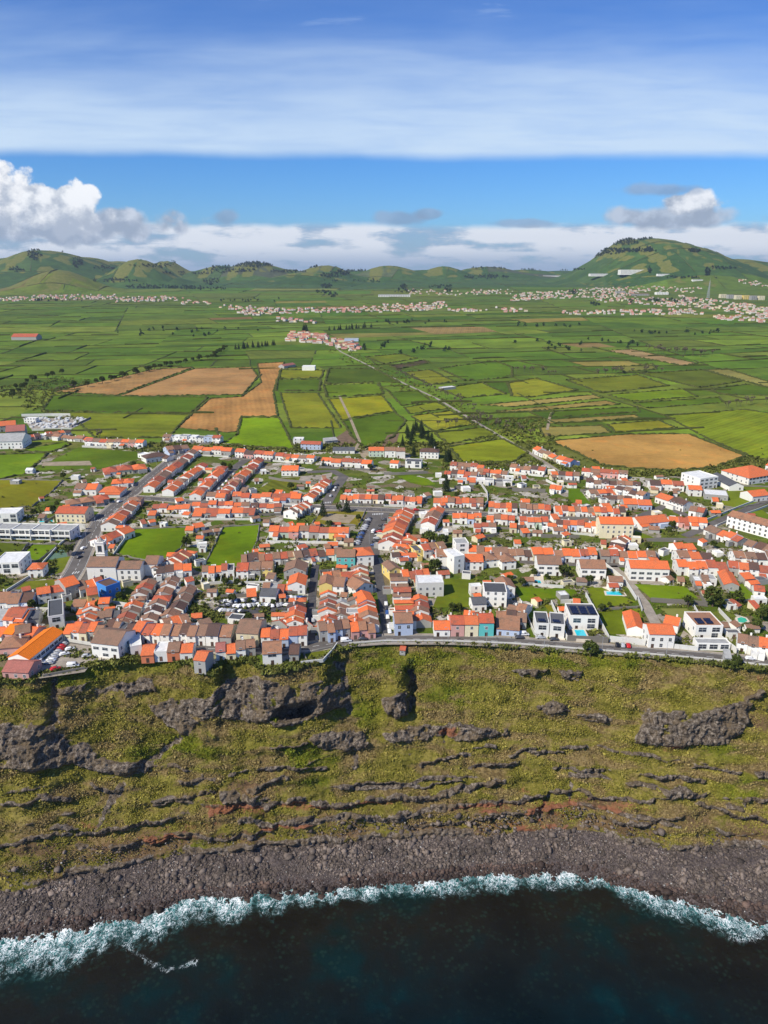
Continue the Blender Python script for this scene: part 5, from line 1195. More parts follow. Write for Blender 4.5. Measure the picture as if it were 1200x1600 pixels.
# rows: (place, x0,y0, x1,y1, count, depth, height, mode, roofs, walls, kind F/C, yard)
ROWS = [
 # ---- top of the village
 ('top terrace below the bright meadow',300,709,361,712,4,9,4.6,'a','oooo','www','F',6),
 ('terrace below the bright meadow',367,715,427,719,4,9,5.2,'a','orro','wpw','F',6),
 ('terrace under the blue farmhouse',430,719,490,723,5,8,3.6,'a','rroro','wcww','F',5),
 ('top terrace left of the conifers',502,728,580,732,5,9,4.8,'a','oorro','www','F',7),
 ('diagonal terrace of the steep street',346,782,405,724,11,9,4.8,'a','rorro','pwpc','C',0),
 ('detached column left of the steep street',303,783,349,737,7,8.5,4.6,'a','ororo','www','C',0),
 ('second column above the village street',262,776,318,733,7,8,4.4,'a','ooroo','wws','C',0),
 ('third column right of the main road',231,770,303,712,8,9,4.6,'a','oroor','wwk','C',0),
 ('column at the bend of main road',170,832,216,786,6,9.5,4.4,'a','roroo','wwp','C',0),
 ('stepped column left of the round road',480,786,511,760,6,8.5,4.6,'a','rrooo','wcw','C',0),
 ('terrace above the village street',392,784,470,786,5,9,3.8,'a','oorro','wwws','F',6),
 ('pair above the village street corner',363,785,390,785,2,9,4.6,'a','or','kw','F',0),
 ('short terrace right of steep street',322,783,352,784,2,9,3.8,'a','oo','w','F',0),
 ('front line under the village street',300,800,390,799,7,6.5,5.2,'a','ororoo','wcww','F',0),
 ('lower line under the village street',303,809,398,809,5,9,3.8,'a','oroor','wkw','F',5),
 ('terrace left of the pine green',392,802,440,801,4,7,4.4,'a','rror','cww','F',6),
 ('stepped column beside the pine green',452,812,481,795,4,10,4.8,'a','roor','w','C',0),
 ('long low terrace by main road',237,801,296,802,5,8,3.2,'a','rrooo','wwc','F',8),
 ('terrace above the walled green field',420,841,545,843,8,9,5.0,'a','oroorroo','wepwwcyw','F',8),
 ('terrace right of the round road',531,786,600,788,7,9,3.6,'a','oorroro','wwc','F',5),
 ('terrace with grass verge, middle',601,788,659,790,6,9,3.8,'a','roorro','wpw','F',5),
 ('long orange terrace with grass verge',677,792,755,795,7,9.5,4.0,'a','ooororo','ww','F',6),
 ('terrace by the curved white ramp',763,800,808,802,5,9.5,4.2,'a','oorod','cww','F',5),
 ('brown and orange terrace, middle right',812,802,860,804,5,9.5,4.2,'a','bbbor','www','F',5),
 ('terrace left of the cream building',868,807,978,809,11,9.5,4.2,'a','oroorroror','wwcw','F',5),
 ('column of villas behind parking road',607,862,634,806,8,12,5.0,'a','rrooroo','wwc','C',0),
 ('pair beside the white courtyard',667,832,686,802,3,9,4.8,'a','oro','ww','C',0),
 ('terrace below street, centre right',707,818,752,819,4,8,4.6,'a','ooro','cws','F',7),
 ('terrace below street, right part',760,820,804,822,4,8,4.6,'a','ooor','www','F',7),
 ('terrace below street, far right',812,824,857,825,4,8,4.2,'a','rooo','wwe','F',7),
 ('terrace beside the cream building',868,827,934,832,6,8,4.4,'a','ororoo','wws','F',7),
 ('low terrace of the middle block',740,832,775,833,3,7,4.2,'a','rro','w','F',0),
 ('small terrace over the shrubs',796,832,818,833,2,7,3.6,'a','oo','cw','F',0),
 ('white yard houses left of parking',612,878,652,876,3,7,3.6,'a','ooo','ws','F',0),
 # ---- north east
 ('crowded row under mown meadow',703,735,755,739,5,9,4.8,'a','rbdro','wwk','F',8),
 ('second crowded row under the meadow',694,746,745,750,5,8,4.2,'a','rdorb','ws','F',5),
 ('third crowded row under the meadow',745,744,792,748,5,8,4.4,'a','rroob','wkw','F',6),
 ('fourth crowded row under the meadow',715,756,800,759,6,7,3.4,'f','sgwsgs','wkw','F',0),
 ('row beyond the grey wall',796,737,850,743,5,8,3.8,'a','wbbdr','ww','F',5),
 ('hamlet along the lane end',833,708,865,722,4,8,4.4,'a','obbo','wwcc','F',0),
 ('houses at the lane end',868,724,890,730,2,8,4.4,'a','ob','ws','F',0),
 ('blue and white houses by lane',872,750,905,752,3,9,4.6,'a','orb','sww','F',5),
 ('houses beside the flat roofed ramp',858,770,876,772,2,8,3.6,'a','oo','w','F',0),
 ('row at the foot of tan field',908,744,980,750,5,8,4.6,'a','rbrrb','wwpp','F',6),
 ('white lane of dark roofs',915,762,1000,768,7,8,4.6,'a','dbddbbd','ww','F',5),
 ('second white lane of dark roofs',960,772,1005,784,4,8,4.6,'a','dbdb','ww','F',5),
 ('houses under the white lane',922,778,960,776,3,8,3.8,'a','oor','ww','F',4),
 ('small row of the white lane',942,784,985,788,4,7,3.4,'a','ddbd','wk','F',0),
 ('pair facing the asphalt square',975,796,1018,797,2,11,4.2,'a','oo','ws','F',0),
 ('large pair by the asphalt square',1023,785,1068,800,2,10,5.4,'a','od','w','F',0),
 ('row behind the modern white block',1015,766,1068,768,3,10,5.4,'a','dor','ww','F',0),
 ('orange roofs beside the shrubs',1000,828,1046,823,2,12,4.4,'a','oo','ws','F',0),
 ('houses right of the shrubs',1045,822,1105,826,4,9,4.0,'a','oroo','wpw','F',0),
 ('houses by the stone wall road',1075,806,1098,810,2,9,4.0,'a','br','wk','F',0),
 ('diagonal row below the stone wall',1098,835,1150,856,5,9,4.4,'a','bboor','wkw','F',0),
 ('large brown roofs at right edge',1160,862,1216,880,4,10,4.6,'a','bdbb','ww','F',6),
 # ---- left town
 ('orange houses left of main road',163,745,230,738,3,14,3.8,'h','rro','wcw','F',0),
 ('second line left of main road',175,763,208,761,2,12,3.6,'h','oo','w','F',0),
 ('third line left of main road',116,774,150,774,2,12,4.8,'a','bo','ww','F',0),
 ('fourth line left of main road',156,776,190,776,1,13,3.4,'h','o','w','F',0),
 ('fifth line left of main road',105,796,172,787,3,11,3.2,'h','rbr','kkk','F',0),
 ('crowd below the cemetery',35,690,112,680,8,8,3.6,'a','brdwrbrd','wkpw','F',4),
 ('second crowd below the cemetery',70,686,142,692,6,8,3.4,'a','dbbrdo','kwkw','F',0),
 ('string of houses above green garden',132,697,224,700,8,9,5.0,'a','pbwbbobo','pwwcws','F',4),
 ('white houses below the furrowed field',255,690,345,693,7,9,5.6,'f','bwswgsw','wws','F',5),
 ('long grey blue block by main road',262,711,296,706,3,11,4.8,'a','bdd','sk','F',0),
 ('low houses beside the main road',216,715,260,722,3,8,3.2,'a','wsd','ww','F',0),
 ('houses above the walled field corner',160,858,210,838,3,10,4.0,'a','oro','ww','F',0),
 ('stepped orange houses right of field',263,892,300,868,4,10,4.2,'a','orro','wwc','C',0),
 ('yard houses behind church square',245,905,300,900,4,9,4.6,'a','ddoo','w','F',0),
 ('left edge brown roofs by path',-6,954,50,952,3,12,4.6,'a','bbd','wws','F',6),
 ('long orange roofs by front lawn',60,944,103,937,2,9,5.4,'a','oo','wc','F',0),
 ('brown roofs below the church',127,935,166,925,3,12,4.6,'a','bob','w','F',0),
 ('left edge flat roofs',-8,984,40,986,3,12,6.2,'a','sog','swk','F',6),
 ('left edge orange roofs near cliff',-10,1002,50,1008,4,10,3.8,'a','oObd','wpwp','F',0),
 ('sea street row near orange warehouse',101,1001,160,1003,5,10,5.0,'a','oorob','cwck','F',0),
 ('column above the sea street corner',130,990,150,962,4,8,5.0,'a','rooo','wwk','C',0),
 ('sea street row above brown villa',164,997,207,999,4,9,4.2,'a','dbgd','wwk','F',0),
 ('yards left of the sloping alley',140,976,200,972,5,8,3.6,'a','bsbgb','kwk','F',0),
 ('left side of the sloping alley',192,990,232,918,8,8,4.4,'a','brbobbrb','kwkw','C',0),
 ('right side of the sloping alley',232,985,270,912,7,8,4.6,'a','bbbrbbb','wkw','C',0),
 ('second file right of sloping alley',262,978,298,925,4,8,3.8,'a','bdbbdb','kwk','C',0),
 ('rooftops above the sea street',262,995,300,985,3,10,4.6,'a','bob','wk','F',0),
 ('sea street houses, left part',210,1001,251,1007,3,11,5.4,'a','oro','ww','F',0),
 ('sea street houses, middle part',252,1007,321,1010,5,11,5.2,'a','bbdbd','ww','F',0),
 ('dark roofed sea street houses',322,1010,361,1011,2,12,5.2,'a','dd','w','F',0),
 ('cliffside houses below sea street',222,1034,302,1031,4,9,4.6,'a','owbr','aw','F',0),
 ('cliffside houses over rocky outcrop',338,1033,400,1027,4,8,4.4,'a','pobb','kcw','F',0),
 ('row below walled green field',316,905,366,902,5,9,4.0,'a','boorg','ww','F',8),
 ('row under walled green field',378,888,414,885,4,10,4.4,'a','bddb','kw','F',0),
 ('orange roofs beside the grey gable',415,884,462,880,4,9,4.4,'a','ooro','wwkc','F',0),
 ('cream long house and neighbours',370,904,426,903,3,11,5.0,'a','roo','wcy','F',8),
 ('grey roofs above the west street',462,884,510,878,4,10,4.8,'a','bdgd','cwww','F',0),
 ('small yard houses west of street',410,930,456,930,4,7,3.4,'a','rsro','wkw','F',0),
 ('left side of west street, lower',461,990,467,945,5,8,4.6,'a','ooroo','wcs','C',0),
 ('yard roofs left of west street',430,992,458,975,4,8,3.2,'a','sror','wk','C',0),
 ('sea street row left of west street',408,1013,480,1011,5,9,5.6,'a','bborr','wsss','F',0),
 ('right side of west street, lower',511,990,514,935,7,8,4.4,'a','orobroo','wkwk','C',0),
 ('sea street row right of west street',500,1004,548,999,4,9,5.6,'a','bbdb','kssk','F',0),
 ('second file right of west street',531,985,534,945,4,8,3.4,'a','sbbsbg','wkw','C',0),
 ('third file right of west street',556,990,558,945,5,8,3.8,'a','oosbbgb','kwwc','C',0),
 ('pink sea street houses',549,1000,587,997,3,9,4.2,'a','obb','pp','F',0),
 ('left side of east street',579,990,571,955,4,8,4.6,'a','oborobb','wwp','C',0),
 ('left side of east street, upper',566,920,562,896,3,8,4.4,'a','bob','wc','C',0),
 ('gardens row between the streets',507,915,560,910,4,8,4.0,'a','obro','cwyw','F',5),
 ('top row between the streets',510,878,548,877,3,9,4.4,'a','obr','wwc','F',0),
 ('right side of east street, gables',634,986,622,905,9,9,4.4,'c','borobobbb','wcwyw','C',0),
 ('second file right of east street',662,982,652,940,4,8,3.8,'a','sbrobosb','kwk','C',0),
 ('pink walled houses behind the gables',630,914,672,911,4,9,4.6,'a','orro','pcpw','F',0),
 ('small orange column by the yellow house',622,874,640,850,4,9,5.2,'a','ooro','cca','C',0),
 ('roofs above the white tall block',649,874,697,867,4,9,5.0,'a','gbbb','yww','F',0),
 ('upper row of centre right',732,872,793,874,5,9,4.6,'a','obobo','ww','F',0),
 ('low brown row of centre right',794,876,832,876,3,9,3.6,'a','bbd','w','F',0),
 ('cream pair with orange roofs',833,878,866,877,2,10,5.0,'a','oo','ce','F',0),
 ('row above the lawn with pool',867,880,933,880,5,10,5.0,'a','booro','sww','F',0),
 ('garden houses above turquoise house',702,985,770,984,5,8,4.2,'a','oorro','wkw','F',0),
 ('tight yard houses over turquoise house',728,973,772,970,4,7,4.0,'a','orbo','wkw','C',0),
 ('brown barns beside retaining wall',774,980,822,984,3,10,4.0,'a','bbb','kwk','F',0),
 ('brown barns, upper line',790,966,818,972,2,10,4.4,'a','bb','kk','F',0),
 ('right upper line above the long school-like house',938,879,1024,882,6,9,4.6,'a','brboob','wkww','F',0),
 ('narrow file of orange roofs',958,868,975,848,4,8,4.4,'a','oroo','wpw','C',0),
 ('big roofs above the lawn road',1057,870,1086,868,2,9,5.0,'a','oo','w','F',0),
 ('second line above the lawn road',1060,884,1112,883,3,9,5.0,'a','oob','w','F',0),
 ('third line above the lawn road',1059,900,1136,902,5,10,5.2,'a','ooorr','w','F',0),
 ('fourth line above the lawn road',1137,899,1200,906,4,10,5.2,'a','roor','www','F',6),
 ('brown roofs near the right edge',1148,884,1216,886,4,10,4.8,'a','bddb','w','F',0),
 ('white yard houses by grey road',1083,916,1120,918,3,7,3.4,'f','wbs','wk','F',0),
 ('seafront houses at the right edge',1150,1020,1216,1032,4,10,5.4,'a','bboo','ww','F',0),
]
def make_rows():
    for ri, (place, x0, y0, x1, y1, n, d, h, mode, roofs, walls, kind, yard) in enumerate(ROWS):
        a = P(x0, y0); b = P(x1, y1)
        if kind == 'C' and a[1] > b[1]: a, b = b, a
        L = math.dist(a[:2], b[:2]); ux, uy = (b[0] - a[0]) / L, (b[1] - a[1]) / L; nx, ny = -uy, ux
        if kind == 'C':   # centre line: shift to the left side so that depth straddles it
            # local x runs away from the camera; depth axis points to the left
            a = (a[0] - nx * d / 2, a[1] - ny * d / 2); b = (b[0] - nx * d / 2, b[1] - ny * d / 2)
        pos = [i * L / n for i in range(n + 1)]
        for i in range(n):
            rc = roofs[i % len(roofs)] if hr.random() < .78 else hr.choice('orbbbd'); wc = walls[i % len(walls)] if hr.random() < .85 else hr.choice('wwwk')
            gap = 0.08 if kind == 'F' else hr.choice((1.0, 2.2, 3.2)); off = hr.uniform(-1.2, 1.2) if kind == 'F' else hr.uniform(-.6, .6)
            s0 = pos[i] + gap / 2; s1 = pos[i + 1] - gap / 2
            pa = (a[0] + ux * s0 + nx * off, a[1] + uy * s0 + ny * off); pb = (a[0] + ux * s1 + nx * off, a[1] + uy * s1 + ny * off)
            rlab = RNAME[rc]; wl = WNAME[wc]
            if kind == 'F': l = f'{wl} house with {rlab} roof, {ORD[i + 1]} from left, {place}'
            else: l = f'{wl} house with {rlab} roof, {ORD[i + 1]} from near end, {place}'
            hh = h * .88 + hr.uniform(-.6, .7); md = mode if hr.random() < .88 or mode == 'f' else ('h' if kind == 'C' else 'a')
            if mode == 'f' and rc in 'orbd': md = 'a'
            if rc in 'wsg' and md == 'a' and hr.random() < .7: md = 'f'
            knd = ('flat_roofed_house', 'flat roofed house') if md == 'f' else (('terraced_house', 'terraced house') if kind == 'F' and n > 2 else ('detached_house', 'house'))
            house(pa, pb, d + hr.uniform(-.8, .8), hh, md, rc, wc, lab(l), 'houses of the village on the cliff', *knd, annex=.38 if kind == 'F' and place.find('sea street') < 0 else 0,
                  contig=(i > 0 and kind == 'F', i < n - 1 and kind == 'F'), both=(hr.random() < .3))
        if yard: 
            yard_walls(a, b, n, -yard, lab('low garden walls in front of the ' + place), hr.random() < .4)
            if hr.random() < .6:
                q0 = (a[0] + nx * (d + 2), a[1] + ny * (d + 2)); q1 = (b[0] + nx * (d + 2), b[1] + ny * (d + 2))
                yard_walls(q0, q1, n, 7, lab('low garden walls behind the ' + place), hr.random() < .6)
make_rows()
print('HOUSES', NHOUSE[0])
# ------------------------------------------------------------------ single buildings
HS = [ # x0,y0,x1,y1,depth,h,mode,roof,wall,style,name,cat,label
 (576,714,600,714,10,5.6,'a','o','e',0,'house','house','pale green house with wide orange roof left of the dark conifers'),
 (601,715,618,715,10,6.2,'a','b','w',0,'house','house','white house with brown roof directly left of the conifer clump'),
 (619,716,633,716,10,6.2,'a','b','w',0,'house','house','white narrow brown roofed house touching the conifer clump'),
 (609,731,622,732,7,4.2,'a','o','w',0,'house','house','small white orange roofed house left of the modern dark house'),
 (633,731,658,732,10,5.2,'f','g','w',3,'modern_house','modern house','modern flat house with dark roof and ribbon windows under the conifers'),
 (656,716,685,717,11,5.8,'h','d','w',0,'house','house','white two storey house with dark hipped roof right of the conifers'),
 (440,744,466,744,12,4.6,'a','o','w',0,'house','house','lone white orange roofed house beside the paved yard'),
 (470,702,501,703,9,5.0,'a','r','s',0,'farmhouse','farmhouse','pale blue farmhouse with red roof at the top of the village'),
 (458,694,474,694,9,4.4,'f','w','w',0,'farm_building','farm building','white flat roofed farm building behind the blue farmhouse'),
 (520,709,554,709,9,3.2,'a','g','w',0,'farm_building','farm building','long low white building with grey roof beside the dirt track'),
 (508,694,528,692,6,2.8,'s','s','k',0,'shed','shed','low concrete shed on the bare earth beside the pasture'),
 (472,579,492,579,18,6,'f','w','w',0,'barn','barn','white flat topped barn on the farm above the striped pastures'),
 (444,576,462,573,12,4,'a','p','k',0,'barn','barn','low grey barn with pinkish roof left of the white barn'),
 (538,534,560,534,20,6,'f','s','s',0,'barn','barn','pale blue barn standing right of the hamlet'),
 (18,532,57,532,30,8,'a','r','k',0,'barn','barn','long red roofed barn in the pastures far left'),
 (692,610,712,608,10,3,'f','w','k',0,'water_tank','tank','low concrete tank beside the country lane'),
 # church square etc
 (168,939,190,931,9,7.2,'f','d','B',0,'house','house','bright blue tall house below the church'),
 (160,941,169,939,6,3.4,'f','s','B',0,'annexe','annexe','small bright blue annexe left of the tall blue house'),
 (105,938,127,931,12,7.0,'a','o','k',0,'house','house','tall grey house with orange roof left of the blue house'),
 (139,951,156,948,9,7.0,'a','r','y',0,'house','house','yellow tall house with red roof in front of the blue house'),
 (155,957,172,956,7,4.6,'a','o','k',0,'house','house','grey house with small orange roof right of the yellow house'),
 (78,985,102,981,19,6.4,'f','g','w',3,'modern_house','modern house','modern white cube house with dark flat roof left of the sea street'),
 (12,983,37,985,10,6.6,'a','r','w',0,'house','house','white two storey house with red roof left of the modern cube'),
 (42,981,62,979,9,4.4,'a','g','k',0,'house','house','grey roofed low house between red roof and modern cube'),
 (145,1026,187,1031,14,6.8,'a','b','w',2,'house','house','large white house with wide brown roof right of the car park'),
 (205,1026,223,1023,10,4.4,'f','w','w',0,'house','house','flat white annexe house right of the large brown roof'),
 (5,1060,46,1062,10,3.2,'a','p','p',0,'storehouse','storehouse','low storehouse with faded red roof below the orange warehouse'),
 (0,1027,38,1024,10,4.2,'h','b','p',0,'house','house','pink house with hipped brown roof left of the orange warehouse'),
 (26,1007,50,1003,9,5.0,'a','b','p',0,'house','house','pinkish house with brown roof above the orange warehouse'),
 (304,1051,322,1053,8,6.0,'a','o','k',0,'house','house','narrow grey house with orange roof hanging over the cliff edge'),
 (411,1040,441,1038,11,5.4,'a','b','w',3,'house','house','white glazed house with brown roof at the cliff edge'),
 (452,1034,467,1034,9,3.6,'a','d','k',0,'shed','shed','narrow brown roofed shed right of the glazed cliff house'),
 (370,1009,404,1011,14,6.4,'a','b','c',0,'house','house','large cream house with wide brown roof on the sea street'),
 (406,941,431,942,9,3.6,'a','g','w',0,'shed','shed','grey roofed workshop beside the scrapyard cars'),
 (444,906,478,906,12,4.8,'c','b','k',0,'house','house','broad grey gable with brown roof above the west street'),
 (450,929,477,929,12,5.2,'c','o','w',0,'house','house','broad white gable with orange roof on the west street'),
 (499,931,519,931,11,6.0,'c','b','y',0,'house','house','yellow gable house with brown roof right of the west street'),
 (520,931,537,932,12,5.4,'a','b','w',0,'house','house','white house with brown roof right of the yellow gable'),
 (526,887,555,887,11,6.4,'a','b','t',0,'house','house','turquoise house with brown roof above the gardens'),
 (558,886,584,884,12,6.6,'h','o','w',0,'house','house','large white house with hipped orange roof ending the parking road'),
 (556,936,583,927,10,5.0,'c','b','w',0,'house','house','wide brown gable left of the east street'),
 (560,959,586,956,11,5.4,'c','o','w',0,'house','house','wide orange gable left of the east street'),
 (617,994,645,993,11,6.4,'a','b','s',1,'house','house','pale blue house with dark window frames on the street corner'),
 (609,907,627,904,11,5.6,'c','b','y',0,'house','house','yellow gable with brown roof right of the east street'),
 (652,933,693,932,10,7.2,'f','w','m',0,'apartment_block','apartment block','mottled white windowless block with flat roof in the gardens'),
 (678,995,703,995,9,3.6,'a','o','w',0,'terraced_house','terraced house','low white seafront house with orange roof left of the pink one'),
 (704,995,725,995,9,6.2,'a','r','p',0,'terraced_house','terraced house','pink seafront house with red roof'),
 (726,995,747,995,9,6.2,'a','o','c',0,'terraced_house','terraced house','cream seafront house between pink and turquoise houses'),
 (748,995,771,995,9.5,7.0,'a','r','t',0,'terraced_house','terraced house','turquoise seafront house with red roof'),
 (775,993,811,996,9,3.4,'s','b','s',0,'shed','shed','low pale blue garage row right of the turquoise house'),
 (756,948,791,949,12,7.4,'f','g','w',0,'house','house','tall white house with dark flat roof beside the gardens'),
 (779,936,804,935,11,6.0,'c','b','w',0,'house','house','white brown roofed house behind the dark flat roof'),
 (738,956,760,955,8,4.0,'a','g','w',0,'house','house','small white grey roofed house left of the dark flat roof'),
 (735,932,752,931,4,5.0,'f','w','w',0,'outbuilding','outbuilding','blank white outbuilding left of the dark flat roof'),
 (836,995,857,996,12,6.4,'f','g','w',3,'villa','villa','left one of the twin modern villas with dark flat roof'),
 (858,996,881,998,12,6.4,'f','g','w',3,'villa','villa','right one of the twin modern villas with dark flat roof'),
 (889,984,934,985,13,6.8,'f','g','w',3,'villa','villa','white glazed villa with rooftop solar panels and a raised pool'),
 (682,889,708,889,11,7.4,'a','b','w',0,'house','house','white two storey house with brown roof left of the tall block'),
 (709,897,725,894,12,9.6,'f','w','w',0,'apartment_block','apartment block','tall white narrow flat roofed block in the centre'),
 (712,871,732,870,9,8.0,'f','s','w',2,'apartment_block','apartment block','white flat topped block with a balcony behind the tall block'),
 (727,891,755,891,11,5.0,'a','o','w',0,'house','house','white house with broad orange roof right of the tall block'),
 (756,888,779,886,12,4.6,'h','b','w',0,'house','house','white house with hipped brown roof in the centre gardens'),
 (784,891,806,889,12,4.8,'h','b','w',0,'house','house','second hipped brown roof house in the centre gardens'),
 (839,899,877,900,12,6.6,'a','b','w',2,'villa','villa','white villa with brown roof and a round pool terrace'),
 (906,905,946,906,12,6.4,'a','b','w',2,'villa','villa','white two storey villa with brown roof above the lawns'),
 (983,907,1044,909,11,7.2,'a','o','w',2,'office_building','office building','long white two storey building with orange roof and green windows'),
 (951,917,973,918,7,3.2,'a','b','w',3,'pool_house','pool house','open white pool house with brown roof beside the blue pool'),
 (1012,1013,1052,1014,10,7.0,'a','o','w',1,'house','house','large white seafront house with orange roof and small windows'),
 (1035,986,1058,991,9,4.2,'a','o','w',0,'house','house','low white orange roofed outbuilding behind the seafront house'),
 (1085,999,1127,999,14,6.4,'f','b','w',3,'villa','villa','white villa with brown flat top and solar panels'),
 (1088,1016,1140,1017,5,3.0,'f','s','w',3,'carport','carport','flat white carport in front of the brown topped villa'),
 (936,841,988,842,12,9.4,'a','o','c',0,'hall','hall','large cream hall with orange roof in the village centre'),
 (1134,823,1216,846,11,7.6,'a','b','w',1,'school','school','long white two storey school with brown roof at the right edge'),
 (1169,758,1212,751,26,5.4,'h','o','w',2,'hall','hall','big white hall with orange hipped roof at the upper right'),
 (1195,735,1222,742,14,4.6,'a','o','w',0,'house','house','white orange roofed house at the upper right edge'),
 (1175,785,1202,782,12,4.2,'a','o','w',0,'house','house','single bright orange roofed house on the grassy slope'),
 (1092,766,1120,762,19,8.4,'f','w','w',2,'modern_house','modern house','modern white cube building with flat white roof'),
 (1075,775,1096,776,9,5.0,'a','o','w',0,'house','house','white house with orange roof in front of the white cube'),
 (1100,780,1137,783,14,3.4,'f','w','k',0,'terrace_building','building','low concrete building with pale flat top below the white cube'),
 (-6,702,36,701,24,7.0,'a','s','w',0,'warehouse','warehouse','large white warehouse with pale grey roof at the left edge'),
 (10,685,40,683,20,6.5,'a','p','k',0,'warehouse','warehouse','warehouse with faded red roof behind the grey one'),
 (0,675,26,673,16,6.0,'a','o','k',0,'warehouse','warehouse','low orange roofed warehouse left of the cemetery'),
 (229,724,262,719,12,4.2,'h','d','w',0,'house','house','white bungalow with dark hipped roof left of main road'),
 (88,816,134,817,13,6.2,'a','r','c',0,'house','house','large cream house with red roof beside the turquoise pool'),
 (-8,818,28,817,12,6.2,'f','w','w',3,'modern_house','modern house','modern white block at the left edge behind the wall'),
 (45,903,68,902,9,4.8,'h','o','w',0,'pavilion','pavilion','small pavilion with pointed orange roof left of the churchyard'),
 (-8,898,32,897,16,6.4,'f','w','w',3,'modern_house','modern house','white modern house with pale flat roof left of the pavilion'),
 (40,740,51,740,6,2.6,'a','w','w',0,'shed','shed','small white field shed between the olive meadows'),
 (16,757,30,757,5,2.4,'f','w','k',0,'shed','shed','tiny pale shed in the olive meadow'),
 (1177,931,1194,933,7,3.0,'a','r','w',0,'shed','shed','white shed with dark red roof on the green slope'),
 (624,1023,633,1024,4,2.2,'a','r','k',0,'hut','hut','tiny red roofed hut on the cliff top garden'),
 (1131,1036,1141,1037,5,2.6,'s','s','k',0,'hut','hut','small grey hut beside the sea road above the cliff'),
]
def single():
    for i, (x0, y0, x1, y1, d, h, mode, rc, wc, st, nm, cat, l) in enumerate(HS):
        far = y0 < 620
        a, b = P(x0, y0), P(x1, y1)
        t = house(a, b, d, h, mode, rc, wc, l, None, nm, cat, style=st, chim=None if h > 4 and mode in 'ah' and nm == 'house' else False, door=h > 3.1, rich=not far and nm != 'barn', step=3.0 if st < 2 else (3.6 if st == 2 else 4.2))
        w = math.dist(a[:2], b[:2])
        if nm == 'hut':
            q = cliff_at((x0 + x1) / 2, (y0 + y1) / 2); t.location = (q[0] - w / 2, q[1], q[2] + .4)
        if 'solar' in l or 'villas with dark' in l:
            for r_ in range(1 if 'twin' in l else 3):
                for c_ in range(max(1, int(w / 4.2)) if 'twin' not in l else 1):
                    if 'brown topped' in l or 'brown flat' in l:
                        if r_ > 1 or c_ > 1: continue
                    s = inst('solar_panel', SOLAR, t, (1.0 + c_ * 4, 1.5 + r_ * 2.6, h + .9)); s.rotation_euler = (R(14), 0, 0)
single()
def modern_row():
    a, b = P(-10, 842), P(113, 845); L = math.dist(a[:2], b[:2]); ux, uy = (b[0] - a[0]) / L, (b[1] - a[1]) / L
    for i in range(4):
        s0, s1 = L * i / 4 + .1, L * (i + 1) / 4 - .1
        t = house((a[0] + ux * s0, a[1] + uy * s0), (a[0] + ux * s1, a[1] + uy * s1), 11, 6.2, 'f', 's', 'w', f'modern white flat roofed row house, {ORD[i + 1]} from left behind the rough plots', 'modern white row houses', 'modern_house', 'modern house', style=3, step=3.8, door=False)
        m = MB(); w = s1 - s0; m.box(0, w, -1.6, -.05, 2.85, 3.05); m.box(w - .4, w - .02, -1.8, -.05, -.2, 6.9); m.box(0, w - .41, -1.6, -1.5, 3.06, 3.9); m.build('balcony', WALL['w'], t)
modern_row()
def church():
    a, b = P(138, 908), P(183, 908); ang = math.atan2(b[1] - a[1], b[0] - a[0])
    t = empty('church', (a[0], a[1], LAND), ang); tag(t, 'white village church with long brown roof and bell tower', 'church')
    w = math.dist(a[:2], b[:2])
    FOOT.append((a[0] + 12, a[1] + 8, 20))
    body(t, w, 14, 8.2, 'a', 'b', 'w', names=('nave_wall', 'nave_roof'))
    body(t, 12.6, 11, 6.8, 'a', 'b', 'w', w + .02, .4, names=('side_wing_wall', 'side_wing_roof'))
    body(t, 7, 12, 6.8, 'a', 'b', 'w', w + 12.7, 7, names=('sacristy_wall', 'sacristy_roof'))
    inst('door', DOOR, t, (w * .5, -.003, 0)).scale = (1.5, 1, 1.6); inst('window', WIN[1], t, (w * .5, -.003, 5.4)); inst('window', WIN[1], t, (w * .62, -.003, 2)).scale = (.6, 1, .5)
    for fl in (0, 1):
        for i in range(3): inst('window', WIN[1], t, (w + 3 + i * 3.6, .397, 1.2 + fl * 3.0))
    for i in range(2): inst('window', WIN[1], t, (w + 19.72, 10 + i * 4, 3), math.pi / 2)
    tw = MB(); x, y, s = -0.5, 15.5, 4.6
    tw.box(x, x + s, y, y + s, -.2, 15.5); tw.box(x - .25, x + s + .25, y - .25, y + s + .25, 9.2, 9.6); tw.box(x - .3, x + s + .3, y - .3, y + s + .3, 15.5, 16.0)
    for cx, cy in ((x, y), (x + s, y), (x, y + s), (x + s, y + s)): tw.cyl(cx, cy, 16, 17.6, .35, .05, 4)
    tower = tw.build('bell_tower', WALL['w'], t)
    c = MB(); c.cyl(x + s / 2, y + s / 2, 16.0, 18.5, 2.0, .1, 8); c.build('spire', WALL['k'], tower)
    for (px_, py_, rz) in ((x + s / 2, y - .01, 0), (x + s + .01, y + s / 2, math.pi / 2), (x - .01, y + s / 2, -math.pi / 2)):
        o = MB(); o.box(-.8, .8, -.04, 0, 10.6, 13.6, 0); o.cyl(0, 0, 0, 0.01, .01, .01, 3, 0); m_ = o.build('belfry_opening', M['glass'], tower, (px_, py_, 0), rz)
        f = MB(); f.box(-1.1, -.8, -.08, 0, 10.4, 13.9); f.box(.8, 1.1, -.08, 0, 10.4, 13.9); f.box(-1.1, 1.1, -.085, 0, 13.6, 14.1); f.build('stone_surround', M['basalt'], tower, (px_, py_, 0), rz)
    # churchyard gate chapel
    house(P(238, 902), P(248, 902), 5, 5.2, 'c', 'b', 'w', 'small white gabled chapel right of the church', None, 'chapel', 'chapel', chim=False, style=1)
church()
